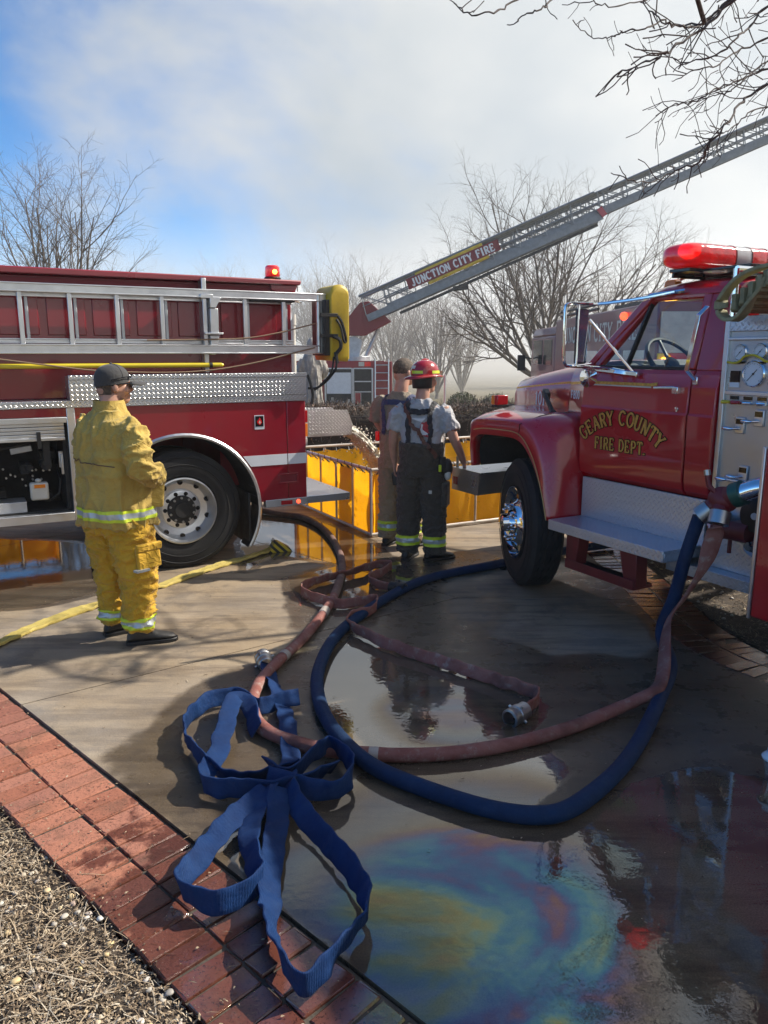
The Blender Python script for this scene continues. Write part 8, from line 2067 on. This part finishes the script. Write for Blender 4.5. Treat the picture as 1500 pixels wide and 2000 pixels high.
m = MB(); m.box(-0.28, 0.44, -0.03, 0.1, 1.62, 1.67); m.box(-0.28, 0.44, -0.03, 0.1, 1.18, 1.22); m.box(-0.28, 0.0, -0.03, -0.012, 0.65, 1.16); ap(m, 'shelf', 'alu')
m = MB(); m.box(-0.26, -0.02, -0.035, -0.03, 0.66, 1.15); ap(m, 'red_box', 'paint')
rq = random.Random(8); m = MB()
for k in range(9): x = rq.uniform(-1.4, -0.6); m.box(x, x + rq.uniform(0.08, 0.2), -0.025, 0.02, 0.66, 0.66 + rq.uniform(0.08, 0.3))
ap(m, 'equipment', 'steel')
m = MB()
for x in (0.62, 1.2): m.tube([(x, -0.2, 0.5), (x, -0.02, 2.6)], 0.03)
for k in range(6): m.cyl((0.62, -0.18 + k * 0.03, 0.7 + k * 0.33), (1.2, -0.18 + k * 0.03, 0.7 + k * 0.33), 0.02)
ap(m, 'access_ladder', 'alu')
for x in (-2.6, 0.7):
    m = MB(); m.lathe([(0.3, 0), (0.5, 0.02), (0.52, 0.1), (0.52, 0.3)], (x, 1.0, 0.52), (-1 if x < 0 else 1, 0, 0), 24); ap(m, 'tyre', 'rubber')
m = MB(); m.cyl((-0.38, 1.2, 2.5), (-0.38, 1.2, 2.72), 0.75, n=28); m.prism([(-0.75, 2.7), (-0.1, 2.7), (0.05, 3.4), (-0.3, 3.6), (-0.75, 3.5)], 0.5, o=0.95); m.cyl((0.2, 1.2, 2.72), (0.75, 1.2, 3.9), 0.09); ap(m, 'turntable', 'alu_dull', bevel=0.02)
m = MB(); m.prism([(-0.62, 3.62), (0.15, 3.62), (1.32, 4.22), (0.95, 4.55), (0.35, 5.08), (-0.05, 5.02), (-0.62, 4.35)], 0.9, o=0.75); ap(m, 'ladder_cradle', 'maroon', bevel=0.03)
M_['aerial'] = simple('aerial_steel', (0.20, 0.225, 0.25), 0.45, 0.4, vary=0.15)
# ladder sections in a tilted frame
el = radians(22.8); o0 = Vector((-0.3, 1.2, 4.25)); ex = Vector((cos(el), -0.06, sin(el))).normalized(); ey = Vector((0.06, 1, 0)).normalized(); ey = (ey - ex * ey.dot(ex)).normalized(); ez = ex.cross(ey)
A3 = lambda x, y, z: o0 + ex * x + ey * y + ez * z
def section(name, x0, x1, w, zb, hb, hr, bay, mat='aerial'):
    m = MB()
    for s in (-1, 1):
        m.bar(A3(x0, s * w / 2, zb + hb / 2), A3(x1, s * w / 2, zb + hb / 2), 0.12, hb, ez)
    sec = ap(m, name, mat)
    m = MB()
    for s in (-1, 1):
        m.tube([A3(x0, s * w / 2, zb + hr), A3(x1, s * w / 2, zb + hr)], 0.055, 8); m.tube([A3(x0, s * w / 2, zb + hb + (hr - hb) * 0.45), A3(x1, s * w / 2, zb + hb + (hr - hb) * 0.45)], 0.022, 6)
    ap(m, 'handrail', 'aerial', sec)
    n_ = int((x1 - x0) / bay)
    for s in (-1, 1):
        m = MB()
        for k in range(n_ + 1):
            xa = x0 + (x1 - x0) * k / n_; m.tube([A3(xa, s * w / 2, zb + hb), A3(xa + 0.12, s * w / 2, zb + hr)], 0.022, 6)
            if k < n_: m.tube([A3(xa + 0.12, s * w / 2, zb + hr), A3(xa + (x1 - x0) / n_, s * w / 2, zb + hb)], 0.018, 6)
        ap(m, 'lattice', 'aerial', sec)
    for k in range(int((x1 - x0) / 0.36)):
        xa = x0 + 0.18 + 0.36 * k; m = MB(); m.tube([A3(xa, -w / 2, zb + hb * 0.75), A3(xa, w / 2, zb + hb * 0.75)], 0.02, 6); ap(m, 'rung', 'aerial', sec)
    return sec
b_sec = section('base_section', 0.6, 11.3, 1.05, -0.30, 0.30, 1.15, 1.1)
section('mid_section', 1.6, 19.5, 0.85, -0.12, 0.22, 0.92, 0.95)
section('fly_section', 6.0, 29.0, 0.66, 0.02, 0.18, 0.70, 0.8)
m = MB(); m.bar(A3(2.0, -0.56, -0.5), A3(11.0, -0.56, -0.42), 0.08, 0.12, ez); m.bar(A3(4.5, -0.4, -0.45), A3(5.1, -0.4, -0.62), 0.3, 0.2, ez); ap(m, 'hydraulic_line', 'black', b_sec)
m = MB(); m.bar(A3(11.2, -0.62, -0.05), A3(11.42, -0.62, 0.02), 0.14, 0.4, ez); ap(m, 'end_stop', 'red_dull', b_sec)
m = MB(); m.bar(A3(2.75, -0.62, 0.47), A3(6.95, -0.62, 0.47), 0.03, 0.46, ez); sg = ap(m, 'name_board', 'maroon', b_sec)
letters(sg, 'letter', 'white', 'JUNCTION CITY FIRE', lambda u, v, k: tuple(A3(4.85 + u, -0.642 - k * 3, 0.30 + v)), 0.33, 0.19, squeeze=0.92, gap=0.07)
m = MB(); m.bar(A3(3.2, -0.50, 0.66), A3(6.3, -0.50, 0.70), 0.2, 0.28, ez); m.bar(A3(3.6, -0.58, 0.17), A3(6.4, -0.58, 0.19), 0.12, 0.14, ez); ap(m, 'rescue_basket', 'yellow', b_sec, bevel=0.05)

# ================================================================ engine parked beyond the pumper
EN = thing('parked_fire_engine', 'maroon fire engine with chevron striped rear and lit warning lamps beyond the pumper', 'fire truck', (4.35, 12.6, -0.2))
def ep(mb, name, mat, par=None, **k): return mb.build(name, M_[mat] if isinstance(mat, str) else mat, par or EN, **k)
M_['mauve'] = simple('hazed_maroon', (0.21, 0.055, 0.065), 0.4, coat=0.4, vary=0.1)  # maroon greyed in the colour to stand for haze and glare
m = MB(); m.box(0.0, 2.45, 0.0, 7.4, 0.6, 2.86); ep(m, 'body', 'mauve', bevel=0.03)
m = MB(); m.box(0.0, 2.45, 7.45, 10.6, 0.6, 2.5); m.prism([(0.0, 2.5), (2.45, 2.5), (2.35, 2.74), (0.1, 2.74)], 3.1, o=7.5); cabE = ep(m, 'cab', 'mauve', bevel=0.05)
for y0, y1 in ((7.75, 8.75), (9.0, 10.2)):
    m = MB(); m.box(-0.012, 0.0, y0, y1, 1.75, 2.4); ep(m, 'cab_window', 'glass_dark', cabE, bevel=0.004)
for y0 in (0.5, 1.9, 3.4, 5.0):
    m = MB(); m.box(-0.015, 0.0, y0, y0 + 1.15, 0.95, 2.1); ep(m, 'roll_door', 'alu', bevel=0.004)
letters(EN, 'letter', 'offwhite', 'JUNCTION CITY FIRE', lambda u, v, k: (-0.006 - k * 3, 3.75 - u, 2.28 + v), 0.36, 0.17, squeeze=1.25, gap=0.08)
M_['chev'] = chevron_mat('red_yellow_chevrons', (0.62, 0.55, 0.03), (0.45, 0.02, 0.03), 2.2, 45)
m = MB(); m.box(0.03, 2.42, -0.02, 0.0, 0.7, 2.05); ep(m, 'chevron_panel', 'chev')
m = MB(); m.box(0.05, 2.4, -0.03, 0.0, 2.06, 2.7); ep(m, 'rear_panel', 'alu_dull')
for x in (0.18, 2.25):
    m = MB(); m.box(x - 0.09, x + 0.09, -0.06, -0.02, 1.80, 1.98); ep(m, 'warning_lamp', 'amber_glow', bevel=0.02)
m = MB(); m.sphere((-0.05, 1.6, 2.70), 0.075, 12, 8); ep(m, 'beacon', 'red_glow')
m = MB(); m.box(0.3, 2.1, 1.0, 3.4, 2.86, 2.98); m.tube([(0.1, 3.9, 2.95), (0.1, 7.3, 2.95)], 0.03); m.tube([(0.1, 3.9, 3.05), (0.1, 7.3, 3.05)], 0.03); ep(m, 'roof_rack', 'black')
m = MB(); m.tube([(-0.02, 10.4, 1.9), (-0.3, 10.5, 1.95)], 0.02); m.box(-0.42, -0.2, 10.4, 10.5, 1.55, 2.0); ep(m, 'mirror', 'black', cabE, bevel=0.03)
for y in (1.6, 9.2):
    for x, s in ((0.0, -1), (2.45, 1)):
        m = MB(); m.lathe([(0.0, 0.02), (0.28, 0.03), (0.3, 0.0), (0.48, 0.01), (0.51, -0.05), (0.51, -0.28)], (x, y, 0.51), (s, 0, 0), 28); ep(m, 'tyre', 'rubber')

# ================================================================ smoke haze in the air
hz_ = MB(); hz_.box(-430, 430, -160, 640, -2.2, 18.5)
hm = bpy.data.materials.new('smoke_haze'); hm.use_nodes = True; hn = hm.node_tree.nodes; hl_ = hm.node_tree.links; hn.clear()
ho = hn.new('ShaderNodeOutputMaterial'); hv = hn.new('ShaderNodeVolumePrincipled')
hv.inputs['Color'].default_value = (0.95, 0.96, 0.97, 1); hv.inputs['Density'].default_value = 0.0013; hv.inputs['Anisotropy'].default_value = 0.35
hl_.new(hv.outputs['Volume'], ho.inputs['Volume'])
hz = hz_.build('haze', hm, None, smooth=0, uv=False); tag(hz, kind='stuff')
# smoke bank drifting over the lawn from the fire
sk = MB(); sk.box(-60, 70, 43.5, 120, -1.9, 9.0)
sm_ = bpy.data.materials.new('drifting_smoke'); sm_.use_nodes = True; hn = sm_.node_tree.nodes; hl_ = sm_.node_tree.links; hn.clear()
ho = hn.new('ShaderNodeOutputMaterial'); hv = hn.new('ShaderNodeVolumePrincipled')
hv.inputs['Color'].default_value = (0.97, 0.97, 0.97, 1); hv.inputs['Density'].default_value = 0.02; hv.inputs['Anisotropy'].default_value = 0.3
hl_.new(hv.outputs['Volume'], ho.inputs['Volume'])
tag(sk.build('smoke', sm_, None, smooth=0, uv=False), kind='stuff')
